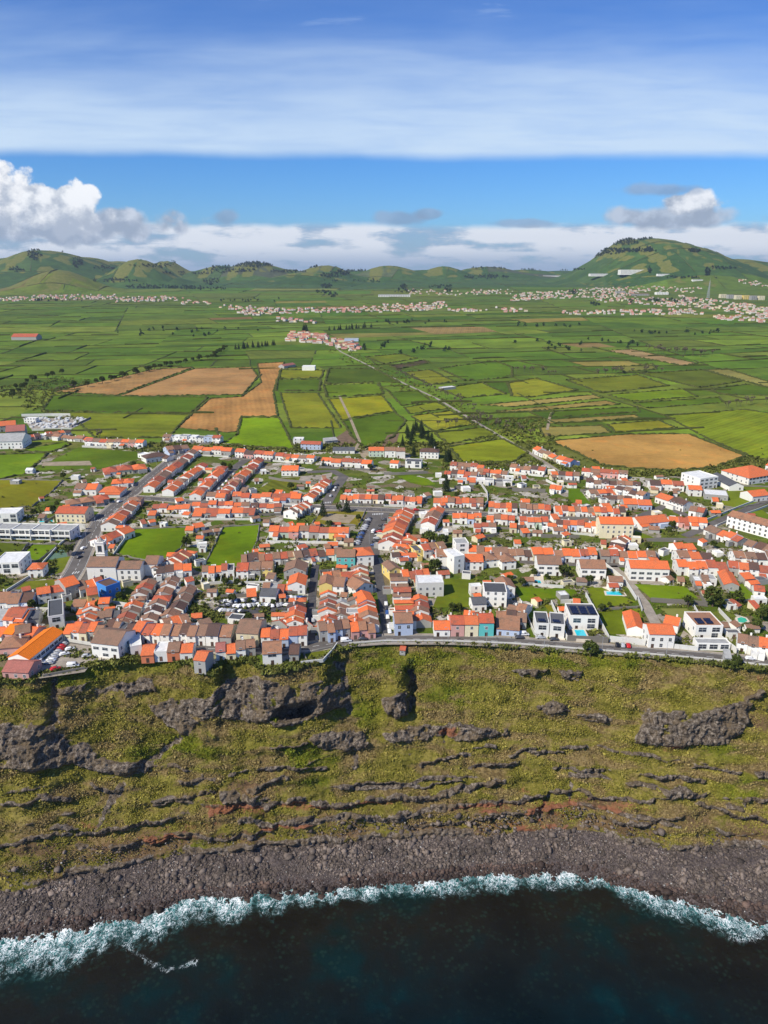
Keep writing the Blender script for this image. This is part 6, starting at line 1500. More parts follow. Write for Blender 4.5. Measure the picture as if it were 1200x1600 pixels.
def warehouse():
    a, b = P(31, 1043), P(86, 999); L = math.dist(a[:2], b[:2]); ux, uy = (b[0] - a[0]) / L, (b[1] - a[1]) / L; W_ = 9.5
    a2 = (a[0] + uy * W_ / 2, a[1] - ux * W_ / 2); b2 = (a2[0] + ux * L, a2[1] + uy * L)
    t = house(a2, b2, W_, 4.2, 'a', 'O', 'w', 'long low warehouse with bright orange roof beside the car park', None, 'warehouse', 'warehouse', chim=False, rich=False)
    for i in range(7): inst('window', WIN[2], t, (3 + i * (L - 6) / 6, -.003, 1.5))
    inst('garage_door', GDOOR, t, (-.003, W_ / 2, 0), -math.pi / 2)
    a, b = P(992, 994), P(984, 968); L = math.dist(a[:2], b[:2]); ux, uy = (b[0] - a[0]) / L, (b[1] - a[1]) / L; W_ = 7
    a2 = (a[0] + uy * W_ / 2, a[1] - ux * W_ / 2); b2 = (a2[0] + ux * L, a2[1] + uy * L)
    house(a2, b2, W_, 3.6, 'a', 'o', 'w', 'long white outbuilding with orange roof left of the seafront house', None, 'outbuilding', 'outbuilding', chim=False)
    a, b = P(1150, 767), P(1118, 750); L = math.dist(a[:2], b[:2]); ux, uy = (b[0] - a[0]) / L, (b[1] - a[1]) / L; W_ = 11
    a2 = (a[0] + uy * W_ / 2, a[1] - ux * W_ / 2); b2 = (a2[0] + ux * L, a2[1] + uy * L)
    house(a2, b2, W_, 3.8, 'a', 'g', 'w', 'long white building with dark roof between cube and hall', None, 'long_building', 'building', chim=False)
    a, b = P(1142, 924), P(1131, 903); L = math.dist(a[:2], b[:2]); ux, uy = (b[0] - a[0]) / L, (b[1] - a[1]) / L; W_ = 7
    a2 = (a[0] + uy * W_ / 2, a[1] - ux * W_ / 2); b2 = (a2[0] + ux * L, a2[1] + uy * L)
    house(a2, b2, W_, 3.4, 'a', 'o', 'k', 'long grey barn with orange roof above the green slope', None, 'barn', 'barn', chim=False)
warehouse()

# ------------------------------------------------------------------ pools
def pools():
    for (lab_, px, cover, lift) in (
        ('rectangular blue swimming pool on the lawn below the pool house', [(947,924),(970,924),(973,930),(948,929)], 'pool', .2),
        ('raised bright blue pool in front of the glazed villa', [(897,984),(912,984),(919,998),(903,997)], 'pool', 1.6),
        ('round blue pool beside the brown roofed villa', [(831,907),(837,906),(844,907),(846,911),(838,913),(831,911)], 'pool', .4),
        ('small turquoise pool behind the beige retaining wall', [(63,811),(81,810),(83,815),(61,816)], 'pool', .3),
        ('round garden pool with green cover at the right', [(1152,966),(1158,964),(1165,966),(1168,970),(1162,973),(1154,972)], 'poolg', .9)):
        w = [P(a, b, LAND + lift) for a, b in px]; cx = sum(p[0] for p in w) / len(w); cy = sum(p[1] for p in w) / len(w)
        t = empty('swimming_pool', (cx, cy, LAND)); tag(t, lab_, 'pool', 'swimming pools')
        top = [(p[0] - cx, p[1] - cy, lift) for p in w]; out = [(p[0] * 1.10 + (.6 if p[0] > 0 else -.6), p[1] * 1.10 + (.6 if p[1] > 0 else -.6), lift - .03) for p in top]
        m = MB(); m.slab(out[::-1], lift + .2); m.build('pool_edge', M['terrace'], t)
        me = mesh('pool_surface', top, [tuple(range(len(top)))[::-1]]); me.flip_normals() if False else None
        link('pool_surface', me, M[cover], t)
pools()

# ------------------------------------------------------------------ walls
WALLS = [
 ('long white wall in front of the lawns by the sea road', [(952,1003),(1008,1009)], 3.0, 'gwall'),
 ('white wall left of the twin villas', [(812,940),(838,999)], 1.8, 'gwall'), ('white wall between twin villas and glazed villa', [(861,944),(886,1001)], 2.2, 'gwall'),
 ('white wall right of the glazed villa', [(915,932),(951,1001)], 2.4, 'gwall'), ('grey retaining wall under the glazed villa', [(886,1002),(950,1005)], 3.0, 'gwallk'),
 ('white wall behind the glazed villa', [(876,943),(906,941)], 2.0, 'gwall'),
 ('curved white ramp wall in the village middle', [(743,753),(753,760),(761,772),(762,785),(757,795)], 2.2, 'gwall'),
 ('white wall between car park and sea street', [(102,1002),(150,1010)], 1.6, 'gwall'), ('dark wall on the cliff side of the car park', [(68,1058),(110,1050),(133,1046)], 1.2, 'gwallk'),
 ('upper white wall along the road to the school', [(1103,814),(1150,795),(1215,770)], 1.4, 'gwall'), ('lower white wall along the road to the school', [(1112,826),(1160,806),(1215,786)], 1.4, 'gwall'),
 ('long beige retaining wall behind the modern row', [(18,827),(87,829)], 3.6, 'gwall'), ('beige wall below the cream house', [(88,827),(134,828)], 4.0, 'gwall'),
 ('dark wall along the walled green field', [(176,872),(207,828)], 2.0, 'gwall'), ('white wall of the pool lane', [(945,884),(975,908),(994,938)], 2.0, 'gwall'),
 ('stone wall across the lawns', [(933,954),(1000,950)], 1.2, 'gwallk'), ('white wall right of the lane', [(996,935),(1003,955)], 1.6, 'gwall'),
 ('grey retaining wall above the side road', [(1017,940),(1105,946)], 2.2, 'gwallk'), ('stone wall going down beside the grey road', [(1085,918),(1102,945)], 2.0, 'gwallk'),
 ('white garden wall by the olive lawn', [(1082,947),(1092,965)], 2.0, 'gwall'), ('long white diagonal wall at the right', [(1122,955),(1155,990)], 2.0, 'gwall'),
 ('white wall of the brown topped villa', [(1110,990),(1150,1022)], 3.0, 'gwall'), ('white wall by the seafront drive', [(1053,1014),(1090,1018)], 2.4, 'gwall'),
 ('white cemetery wall, rear side', [(34,651),(80,650),(110,650)], 3.0, 'gwall'), ('white cemetery wall, front side', [(50,673),(112,671)], 2.0, 'gwall'), ('dark cemetery wall, right side', [(142,654),(112,668)], 2.0, 'gwallk'),
 ('grey retaining wall in the upper village', [(495,757),(440,752),(420,748)], 2.0, 'gwallk'), ('grey wall below the oval lawn', [(600,742),(625,742),(668,740)], 2.2, 'gwallk'),
 ('concrete wall under the crowded rows', [(710,765),(740,764)], 3.0, 'gwallk'), ('tall concrete wall in the middle village', [(800,768),(852,770)], 3.0, 'gwallk'),
 ('white wall beside the flat roofed ramp', [(853,752),(872,762),(895,763)], 2.0, 'gwall'), ('white parapet along the green corner of the sea road', [(470,1038),(505,1034),(520,1018),(527,1008)], 1.4, 'gwall'),
 ('dark stone wall across the old gardens', [(366,1008),(366,960)], 3.0, 'gwallk'), ('grey wall behind the scrapyard', [(345,935),(480,928)], 2.0, 'gwallk'), ('beige wall below the churchyard', [(172,945),(205,950)], 2.4, 'gwall'),
 ('stone wall right of the twin lawn', [(765,905),(802,917)], 2.0, 'gwallk'), ('white wall of the round pool terrace', [(828,915),(850,917),(880,919)], 1.6, 'gwall'),
 ('white wall along the front lawn', [(10,925),(50,900),(95,850),(110,840)], 1.3, 'gwall'), ('retaining wall below the village middle', [(745,843),(778,838)], 2.4, 'gwallk'), ('retaining wall beside the hipped houses', [(845,840),(905,842)], 2.4, 'gwallk'),
 ('stone wall along the straight grey road', [(1010,846),(1125,848)], 2.0, 'gwallk'), ('white wall above the modern row', [(100,800),(70,818)], 1.6, 'gwallk'),
]
def walls():
    for lab_, px, h, mt in WALLS:
        w = [P(a, b)[:2] for a, b in px]; m = MB(); x0, y0 = w[0]
        for i, ((a, b), (c, d)) in enumerate(zip(w[:-1], w[1:])):
            dx, dy = c - a, d - b; l = math.hypot(dx, dy); nx, ny = -dy / l * .18, dx / l * .18
            hh = h + .004 * i
            q = [(a - x0 - nx, b - y0 - ny, hh), (c - x0 - nx, d - y0 - ny, hh), (c - x0 + nx, d - y0 + ny, hh), (a - x0 + nx, b - y0 + ny, hh)]
            m.slab(q, hh + .2)
        o = m.build('wall', M[mt], None, (x0, y0, LAND)); tag(o, lab_, 'wall')
    # parapet on the sea side of the road
    pts = [P(a, b)[:2] for a, b in ((545,1009),(600,1005),(700,1005),(800,1009),(900,1017),(1000,1024.5),(1100,1033),(1215,1045))]
    m = MB(); x0, y0 = pts[0]
    for i, ((a, b), (c, d)) in enumerate(zip(pts[:-1], pts[1:])):
        dx, dy = c - a, d - b; l = math.hypot(dx, dy); nx, ny = -dy / l * .15, dx / l * .15; hh = .8 + .003 * i; dy0 = 1.6
        m.slab([(a - x0 - nx, b - y0 - ny + dy0, hh), (c - x0 - nx, d - y0 - ny + dy0, hh), (c - x0 + nx, d - y0 + ny + dy0, hh), (a - x0 + nx, b - y0 + ny + dy0, hh)], 1.2)
    tag(m.build('parapet', M['gwall'], None, (x0, y0, LAND)), 'long low pale parapet on the sea side of the cliff road', 'parapet')
walls()

# ------------------------------------------------------------------ cemetery
def cemetery():
    r = random.Random(4); m = MB()
    for i in range(150):
        px = r.uniform(48, 138); py = r.uniform(653, 670)
        if px > 142 - (py - 653) * 1.8: continue
        x, y, _ = P(px, py); w = r.uniform(.9, 1.6); h = r.uniform(.5, 2.2) if r.random() < .6 else r.uniform(2.2, 3.0)
        m.box(x - w, x + w, y - w * 1.6, y + w * 1.6, 69.9, 70 + h * .6)
        if r.random() < .5: m.box(x - .15, x + .15, y - .15, y + .15, 70 + h * .6, 70.9 + h)
    o = m.build('graves', M['grave']); tag(o, 'crowded pale tombs inside the walled cemetery', 'graves', kind='stuff')
    tag(link('cemetery_ground', mesh('cemetery_ground', [P(a, b, LAND + .15) for a, b in ((34,652),(110,650),(142,655),(112,670),(50,672))], [(0, 1, 2, 3, 4)]), M['concrete']), kind='structure')
    house(P(38, 661), P(56, 661), 9, 4.4, 'f', 'w', 'w', 'white flat roofed chapel of the cemetery', None, 'chapel', 'chapel', chim=False)
cemetery()

# ------------------------------------------------------------------ cars
def car_proto(kind='car', van=False):
    b = MB(); L, W_ = (4.2, 1.75) if not van else (5.0, 1.95)
    def loft(secs, mb, m=0):
        base = len(mb.v); k = len(secs[0])
        for s in secs: mb.v += s
        for i in range(len(secs) - 1):
            for j in range(k):
                mb.f.append((base + i * k + j, base + i * k + (j + 1) % k, base + (i + 1) * k + (j + 1) % k, base + (i + 1) * k + j)); mb.mi.append(m)
        mb.f.append(tuple(base + j for j in reversed(range(k)))); mb.mi.append(m); mb.f.append(tuple(base + (len(secs) - 1) * k + j for j in range(k))); mb.mi.append(m)
    def ring(x, w, z0, z1, tap=.9): return [(x, -w / 2, z0), (x, w / 2, z0), (x, w / 2, (z0 + z1) / 2 + .1), (x, w / 2 * tap, z1), (x, -w / 2 * tap, z1), (x, -w / 2, (z0 + z1) / 2 + .1)]
    h2 = .95 if not van else 1.1
    loft([ring(-L / 2, W_ * .86, .35, .75), ring(-L / 2 + .15, W_ * .97, .28, h2 - .05), ring(-L * .2, W_, .25, h2), ring(L * .18, W_, .25, h2), ring(L / 2 - .2, W_ * .95, .28, .78), ring(L / 2, W_ * .82, .35, .62)], b)
    if van: loft([ring(-L / 2 + .1, W_ * .94, 1.0, 1.95), ring(L * .2, W_ * .94, 1.0, 1.98), ring(L * .34, W_ * .9, 1.0, 1.15)], b)
    else: loft([ring(-L / 2 + .35, W_ * .84, .93, .98), ring(-L / 2 + .75, W_ * .80, .93, 1.45, .85), ring(L * .08, W_ * .80, .93, 1.47, .85), ring(L * .27, W_ * .84, .9, .96)], b)
    body_ = b.me('body', True)
    g = MB()
    if van: g.poly([(L * .215, -.8, 1.9), (L * .215, .8, 1.9), (L * .35, .82, 1.2), (L * .35, -.82, 1.2)][::-1]); g.box(L * .02, L * .2, -.935, -.93, 1.3, 1.8); g.box(L * .02, L * .2, .93, .935, 1.3, 1.8)
    else:
        for s in (-1, 1): g.slab([(-L / 2 + .85, s * .69 - .06 * s, 1.36), (L * .06, s * .69 - .06 * s, 1.38), (L * .2, s * .76, 1.0), (-L / 2 + .6, s * .76, 1.0)], .02)
        g.poly([(L * .10, -.58, 1.43), (L * .10, .58, 1.43), (L * .265, .66, 1.0), (L * .265, -.66, 1.0)]); g.poly([(-L / 2 + .71, -.58, 1.40), (-L / 2 + .71, .58, 1.40), (-L / 2 + .40, .66, 1.0), (-L / 2 + .40, -.66, 1.0)][::-1])
    glass = g.me('glass'); glass.materials.append(M['glass'])
    w_ = MB(); b0 = len(w_.v)
    for i in range(10):
        a = 2 * math.pi * i / 10
        w_.v += [(.32 * math.cos(a), -.1, .32 * math.sin(a)), (.32 * math.cos(a), .1, .32 * math.sin(a))]
    for i in range(10): j = (i + 1) % 10; w_.f.append((2 * i, 2 * j, 2 * j + 1, 2 * i + 1)); w_.mi.append(0)
    w_.f.append(tuple(2 * i for i in range(10))); w_.f.append(tuple(2 * i + 1 for i in reversed(range(10)))); w_.mi += [0, 0]
    wheel = w_.me('wheel'); wheel.materials.append(M['tyre'])
    return body_, glass, wheel, L, W_
CP_ = {'car': car_proto(), 'van': car_proto('van', True)}
BODY = {}
def car(px, py, yaw, color, label, group, kind='car', parts=True, xy=None):
    bd, gl, wh, L, W_ = CP_[kind]; x, y = xy if xy else P(px, py)[:2]
    t = empty(kind, (x, y, LAND + .2), yaw); tag(t, label, kind, group)
    key = (kind, color)
    if key not in BODY:
        me = bd.copy(); me.materials.clear(); me.materials.append(CARM[color]); BODY[key] = me
    link('body', BODY[key], None, t); inst('window_glass', gl, t, (0, 0, 0))
    if parts:
        for sx in (-.3, .3):
            for sy in (-1, 1): inst('wheel', wh, t, (sx * L, sy * (W_ / 2 - .08), .32))
    return t
def cars():
    r = random.Random(8); cs = ['white', 'silver', 'white', 'dark grey', 'black', 'red', 'silver', 'blue']
    def line(px0, px1, n, turn, place, kind='car', skip=.0):
        a, b = P(*px0), P(*px1); ang = math.atan2(b[1] - a[1], b[0] - a[0])
        for i in range(n):
            if r.random() < skip: continue
            t = (i + .5) / n; x, y = a[0] + (b[0] - a[0]) * t, a[1] + (b[1] - a[1]) * t; c = r.choice(cs)
            car(0, 0, ang + turn + r.uniform(-.06, .06), c, f'{c} parked car, {ORD[min(i + 1, 15)]} from the near end, {place}', 'cars parked in the village', xy=(x, y))
    line((556,853), (577,810), 14, 1.5, 'left side of parking road')
    line((583,856), (601,811), 9, 1.5, 'right side of parking road', skip=.25)
    line((327,781), (378,729), 9, 0, 'right kerb of the steep street', skip=.2)
    line((316,775), (362,731), 8, 0, 'left kerb of the steep street', skip=.2)
    line((609,992), (602,935), 8, 0, 'in the east street', skip=.15)
    line((489,990), (490,920), 6, 0, 'in the west street', skip=.5)
    line((513,783), (528,757), 6, 0, 'on the road by the stepped column', skip=.2)
    line((75,1040), (100,1006), 8, 1.5, 'beside the orange warehouse wall')
    line((960,1009), (986,1011), 3, 1.5, 'in the bay by the white wall')
    for (px, py, yaw, c, l, k) in ((101,1024,.5,'white','white car parked alone in the middle of the car park','car'), (110,1016,.5,'white','white car nearest the white wall of the car park','car'),
        (136,1027,.2,'silver','silver car at the right end of the car park','car'), (87,1047,.6,'red','bright red car at the cliff end of the car park','car'), (62,1037,.2,'white','white van beside the orange warehouse','van'),
        (115,1042,.1,'white','white van near the cliff wall of the car park','van'), (247,903,.1,'white','white car before the small chapel','car'), (253,903,.1,'silver','silver car before the small chapel','car'),
        (131,858,1.2,'white','white car driving on the main road near the church','car'), (124,872,1.2,'dark grey','dark car driving on the main road near the church','car'), (187,785,1.1,'white','white car on main road by the crossing','car'),
        (818,993,.0,'white','white van beside the retaining wall of the sea road','van'), (866,1001,.0,'dark grey','dark car on the forecourt of the twin villas','car'), (1172,1031,-.1,'white','white car on the sea road at the right','car'),
        (812,998,.0,'dark grey','dark car on the sea road by the white van','car'), (567,1000,.0,'dark grey','dark car on the sea road before the pink houses','car'), (541,1003,.1,'white','white van on the sea road by the ramp','van'),
        (122,840,.0,'white','white car in the yard of the modern row','car'), (584,832,1.2,'white','white van standing in the parking road','van'), (991,825,.0,'white','white van beside the cream hall','van'),
        (480,791,.05,'silver','silver car on the village street','car'), (650,798,.05,'red','red car on the village street','car'), (845,998,.0,'silver','silver car by the left twin villa','car'), (270,716,.9,'white','white car at the top of main road','car')):
        car(px, py, yaw, c, l, 'cars parked in the village', k)
    # scrapyard
    k = 0
    for row, (a, b, n) in enumerate((((342,955), (385,957), 9), ((350,948), (478,946), 20), ((346,941), (400,940), 10), ((438,936), (478,935), 7))):
        for i in range(n):
            px = a[0] + (b[0] - a[0]) * i / n + r.uniform(-1, 1); py = a[1] + (b[1] - a[1]) * i / n + r.uniform(-1, 1); k += 1
            c = r.choice(['white', 'white', 'silver', 'dark grey', 'silver', 'blue'])
            car(px, py, r.uniform(0, 3.1), c, f'{c} old car, {ORD[min(i + 1, 15)]} from left in {("front","second","third","rear right")[row]} scrapyard line', 'old cars in the scrapyard')
cars()
# ------------------------------------------------------------------ trees
def leafcloud(name, pts, sizes, nleaf, mat, seed):
    V = []; r = np.random.default_rng(seed)
    P_ = np.array(pts); s = np.array(sizes)
    k = len(P_) * nleaf; c = np.repeat(P_, nleaf, 0); ss_ = np.repeat(s, nleaf)
    d = r.normal(size=(k, 3)); d /= np.linalg.norm(d, axis=1)[:, None]; c = c + d * (ss_ * r.uniform(.35, 1, k))[:, None]
    a = r.normal(size=(k, 3)); a /= np.linalg.norm(a, axis=1)[:, None]; b = np.cross(a, r.normal(size=(k, 3))); b /= np.linalg.norm(b, axis=1)[:, None]
    h = (ss_ * r.uniform(.16, .34, k))[:, None]
    Vv = np.stack([c - a * h - b * h, c + a * h - b * h * .6, c + a * h * .8 + b * h, c - a * h + b * h * .7], 1).reshape(-1, 3)
    v = np.clip(np.repeat(r.uniform(0, 1, len(P_)), nleaf) * .6 + r.uniform(0, .4, k), 0, 1)
    me = npmesh(name, Vv, np.arange(k * 4).reshape(-1, 4), False, None, {'v': v}); me.materials.append(mat); return me
def broad(seed):
    r = random.Random(seed); pts = []; sz = []; tr = MB(); tr.tube((0, 0, -.3), (.1, .1, 2.2), .28, .18, 6)
    for i in range(6):
        a = i * 1.05 + r.uniform(-.3, .3); q = (math.cos(a) * 1.5, math.sin(a) * 1.5, 3.2 + r.uniform(-.4, .8)); tr.tube((.1, .1, 2.1), q, .14, .05, 5)
    for i in range(34):
        a = r.uniform(0, 6.28); e = r.uniform(-.35, 1.0); rr = 2.2 * r.uniform(.6, 1.05)
        pts.append((math.cos(a) * rr * math.sqrt(max(0, 1 - e * e * .8)), math.sin(a) * rr * math.sqrt(max(0, 1 - e * e * .8)), 3.6 + e * 1.7)); sz.append(r.uniform(.55, 1.05))
    tm = tr.me('trunk'); tm.materials.append(M['bark']); return tm, leafcloud('crown', pts, sz, 46, M['leaf'], seed)
def conif(seed, slim=1.0):
    r = random.Random(seed); pts = []; sz = []; tr = MB(); tr.tube((0, 0, -.3), (0, 0, 10.5), .3, .05, 6)
    for lv in range(11):
        z = 1.6 + lv * .85; R_ = (2.9 - lv * .25) * slim
        n = max(3, int(7 - lv * .35))
        for i in range(n):
            a = i * 6.28 / n + lv * .7; 
            for f in (.45, .9): pts.append((math.cos(a) * R_ * f, math.sin(a) * R_ * f, z - f * .25 + r.uniform(-.15, .15))); sz.append(.55 * (1.1 - lv * .05))
            if lv % 2 == 0: tr.tube((0, 0, z), (math.cos(a) * R_ * .9, math.sin(a) * R_ * .9, z - .1), .06, .02, 4)
    pts.append((0, 0, 11)); sz.append(.35)
    tm = tr.me('trunk'); tm.materials.append(M['bark']); return tm, leafcloud('crown', pts, sz, 26, M['conifer'], seed)
def bare(seed):
    r = random.Random(seed); tr = MB(); tips = []
    def br(p, d, L, rad, lev):
        q = p + d * L; tr.tube(p, q, rad, rad * .6, 4)
        if lev == 0: tips.append(tuple(q)); return
        for i in range(3):
            nd = (d + Vector((r.uniform(-.6, .6), r.uniform(-.6, .6), r.uniform(0, .35)))).normalized(); br(q, nd, L * r.uniform(.55, .8), rad * .6, lev - 1)
    br(Vector((0, 0, -.3)), Vector((0, 0, 1)), 3.2, .16, 3)
    tm = tr.me('trunk'); tm.materials.append(M['bark']); return tm, leafcloud('crown', tips, [.8] * len(tips), 14, M['twig'], seed)
PRO = {'broad': [broad(i) for i in (1, 2, 3)], 'conifer': [conif(4), conif(5, .75)], 'bare': [bare(6), bare(7), bare(8)]}
tr_ = random.Random(31)
NM = {'broad': ('broadleaf_tree', 'tree'), 'conifer': ('conifer_tree', 'conifer'), 'bare': ('bare_tree', 'tree')}
def tree(kind, x, y, sc, label, group, z=None):
    tm, cm = tr_.choice(PRO[kind]); t = empty(NM[kind][0], (x, y, (LAND if z is None else z)), tr_.uniform(0, 6.28)); tag(t, label, NM[kind][1], group)
    s = sc * tr_.uniform(.85, 1.15); t.scale = (s * tr_.uniform(.9, 1.1), s, s * tr_.uniform(.85, 1.15))
    link('trunk', tm, None, t); link('crown', cm, None, t); return t
def tline(kind, px, n, sc, label, group, jit=3.0):
    X, Y, Z = cast([p[0] for p in px], [p[1] for p in px]); seg = [math.hypot(X[i + 1] - X[i], Y[i + 1] - Y[i]) for i in range(len(X) - 1)]; T_ = sum(seg)
    for i in range(n):
        s = (i + tr_.random()) / n * T_; k = 0
        while k < len(seg) - 1 and s > seg[k]: s -= seg[k]; k += 1
        f = s / seg[k]; x = X[k] + (X[k + 1] - X[k]) * f + tr_.uniform(-jit, jit); y = Y[k] + (Y[k + 1] - Y[k]) * f + tr_.uniform(-jit, jit)
        if np.isnan(x): continue
        tree(kind, x, y, sc, label, group, float(hterr(np.array([x]), np.array([y]))[0]) - .1)
GT = {}
def gtl(x, y):
    def dd(row):
        a = P((row[1] + row[3]) / 2, (row[2] + row[4]) / 2); return math.hypot(a[0] - x, a[1] - y)
    row = min(ROWS, key=dd); k = GT.get(row[0], 0); GT[row[0]] = k + 1
    return lab(('leafy garden tree near the ', 'second leafy garden tree near the ', 'third leafy garden tree near the ', 'another leafy garden tree near the ')[min(k, 3)] + row[0])
def trees():
    tline('broad', [(120,608),(190,592),(240,578),(330,560),(352,545)], 34, 1.5, 'dark tree in the line above the ploughed brown fields', 'trees above the brown fields', 4)
    tline('conifer', [(366,547),(430,540)], 16, 1.2, 'dark conifer in the dense row left of the hamlet', 'conifer row left of the hamlet', 6)
    tline('conifer', [(517,517),(580,512)], 14, 1.3, 'dark conifer in the row behind the hamlet', 'conifer row behind the hamlet', 6)
    tline('conifer', [(474,519),(481,516)], 5, 1.8, 'tall dark conifer in the clump above the hamlet', 'conifer clump above the hamlet', 8)
    tline('bare', [(618,585),(660,604),(720,633),(770,665),(800,672),(850,690)], 46, 1.0, 'bare tree in the hedge along the country lane', 'bare trees along the lane', 7)
    tline('bare', [(740,672),(760,664),(790,676)], 8, 1.2, 'bare tree on the right side of the lane', 'bare trees along the lane', 3)
    tline('bare', [(685,671),(740,664)], 8, 1.1, 'bare tree between the two mown meadows', 'bare trees between mown meadows', 2)
    tline('bare', [(1012,552),(1060,556),(1112,558)], 18, 1.8, 'tall bare tree in the long distant row', 'tall bare trees in the distance', 8)
    tline('bare', [(930,590),(965,585),(1040,583)], 12, 1.4, 'bare tree by the yellow green patch', 'bare trees in the middle distance', 8)
    tline('bare', [(805,585),(830,583),(870,590)], 8, 1.4, 'bare tree in the left middle row', 'bare trees in the middle distance', 8)
    tline('bare', [(1125,640),(1190,632)], 8, 1.1, 'bare tree at the right field corner', 'bare trees in the middle distance', 5)
    tline('bare', [(85,616),(125,612)], 5, 1.2, 'bare tree at the left end of the brown field', 'bare trees by the brown field', 2)
    tline('bare', [(150,690),(162,688)], 2, 1.3, 'bare tree between striped meadow and houses', 'bare trees by the brown field', 2)
    tline('broad', [(20,625),(40,600),(75,590),(100,585)], 12, 1.4, 'tree in the scrub line at the left edge', 'trees in the left scrub line', 6)
    tline('conifer', [(632,700),(640,680),(655,672),(668,690),(672,705)], 17, 1.15, 'dark conifer in the clump at the top of the village', 'dark conifers at the village top', 5)
    tline('conifer', [(640,714),(648,716)], 2, 1.0, 'dark conifer between the modern and brown roofed houses', 'dark conifers at the village top', 3)
    tline('conifer', [(690,722),(705,720)], 4, 1.0, 'dark conifer right of the brown roofed house', 'dark conifers at the village top', 3)
    for (px, py, k, s, l) in ((505,807,'conifer',1.05,'large conifer at the left end of the small green'), (542,801,'conifer',1.15,'large conifer in the middle of the small green'), (697,768,'conifer',1.35,'broad dark conifer below the crowded rows'),
        (1113,948,'broad',1.55,'large round dark tree above the olive lawn'), (1141,944,'broad',1.05,'round dark tree right of the large round tree'), (1152,943,'broad',1.2,'rightmost round dark tree above the green slope'),
        (108,868,'broad',1.2,'dark tree beside main road and the court'), (690,855,'broad',1.5,'big tree behind the villas of parking road'), (670,850,'broad',1.3,'tree left of the big tree behind the villas'),
        (680,895,'broad',1.3,'tree in the garden right of the yellow house'), (668,898,'broad',1.1,'smaller tree right of the yellow house'), (840,832,'conifer',.6,'small dark conifer in the centre shrubs'), (880,902,'broad',1.0,'tree right of the brown roofed villa'),
        (922,1026,'broad',1.1,'round bush tree on the cliff top below the twin villas'), (1140,1048,'broad',1.0,'dark bush tree at the cliff edge, right part'), (1150,1043,'broad',1.0,'second dark bush tree at the right cliff edge'), (1075,949,'broad',.8,'small round tree on the olive lawn'),
        (530,800,'broad',.9,'small leafy tree between the two conifers'), (560,815,'broad',.8,'small tree at the right corner of the green'), (455,766,'broad',.9,'garden tree above the stepped column'), (350,732,'broad',1.0,'tree on the patch at the top of the steep street'),
        (360,735,'broad',.8,'second tree at the top of the steep street'), (505,730,'conifer',.8,'conifer left of the top terrace'), (1170,1000,'broad',.9,'garden tree behind the seafront houses'), (1180,985,'broad',1.1,'large garden tree near the green pool'),
        (1190,970,'broad',1.2,'garden tree at the right edge'), (1165,985,'broad',.7,'small garden tree below the green pool'), (718,790,'broad',.6,'street tree on the grass verge'), (711,795,'broad',.45,'reddish small street tree on the verge'),
        (1065,820,'broad',1.0,'tree among the shrubs beside orange roofs'), (1050,826,'broad',1.1,'bushy tree below the large orange roofs'), (1045,833,'broad',.9,'low tree at the road bend'), (153,952,'broad',.7,'garden tree in front of the blue house'),
        (175,955,'broad',.6,'small garden tree below the blue house'), (640,1050,'broad',1.1,'dark tree on the rock pillar of the cliff')):
        x, y, _ = P(px, py); z = LAND
        if y < float(edgeY(np.array([x]))[0]) + 1: x, y, z = cliff_at(px, py); z -= .3
        tree(k, x, y, s, l, None, z)
    # garden trees scattered between the houses
    n = 0; tries = 0
    while n < 62 and tries < 4000:
        tries += 1; px = tr_.uniform(0, 1200); py = tr_.uniform(725, 985) if tr_.random() < .8 else tr_.uniform(880, 960)
        x, y, _ = P(px, py)
        if any(math.hypot(x - a, y - b) < c + 1.5 for a, b, c in FOOT) or inhand(x, y) or nearroad(x, y, 2.5): continue
        FOOT.append((x, y, 2)); n += 1; tree('broad', x, y, tr_.uniform(.45, 1.0), gtl(x, y), 'garden trees of the village')
RS = []
for nm_, px_, wd_, mt_, z_, e_ in ROADS:
    w_ = [P(a, b)[:2] for a, b in px_]
    for a, b in zip(w_[:-1], w_[1:]): RS.append((a[0], a[1], b[0], b[1], wd_ / 2))
RSA = np.array(RS)
def nearroad(x, y, m=1.0):
    x0, y0, x1, y1, w = RSA.T; dx, dy = x1 - x0, y1 - y0; t = np.clip(((x - x0) * dx + (y - y0) * dy) / (dx * dx + dy * dy), 0, 1)
    return bool((np.hypot(x - x0 - t * dx, y - y0 - t * dy) < w + m).any())
trees()
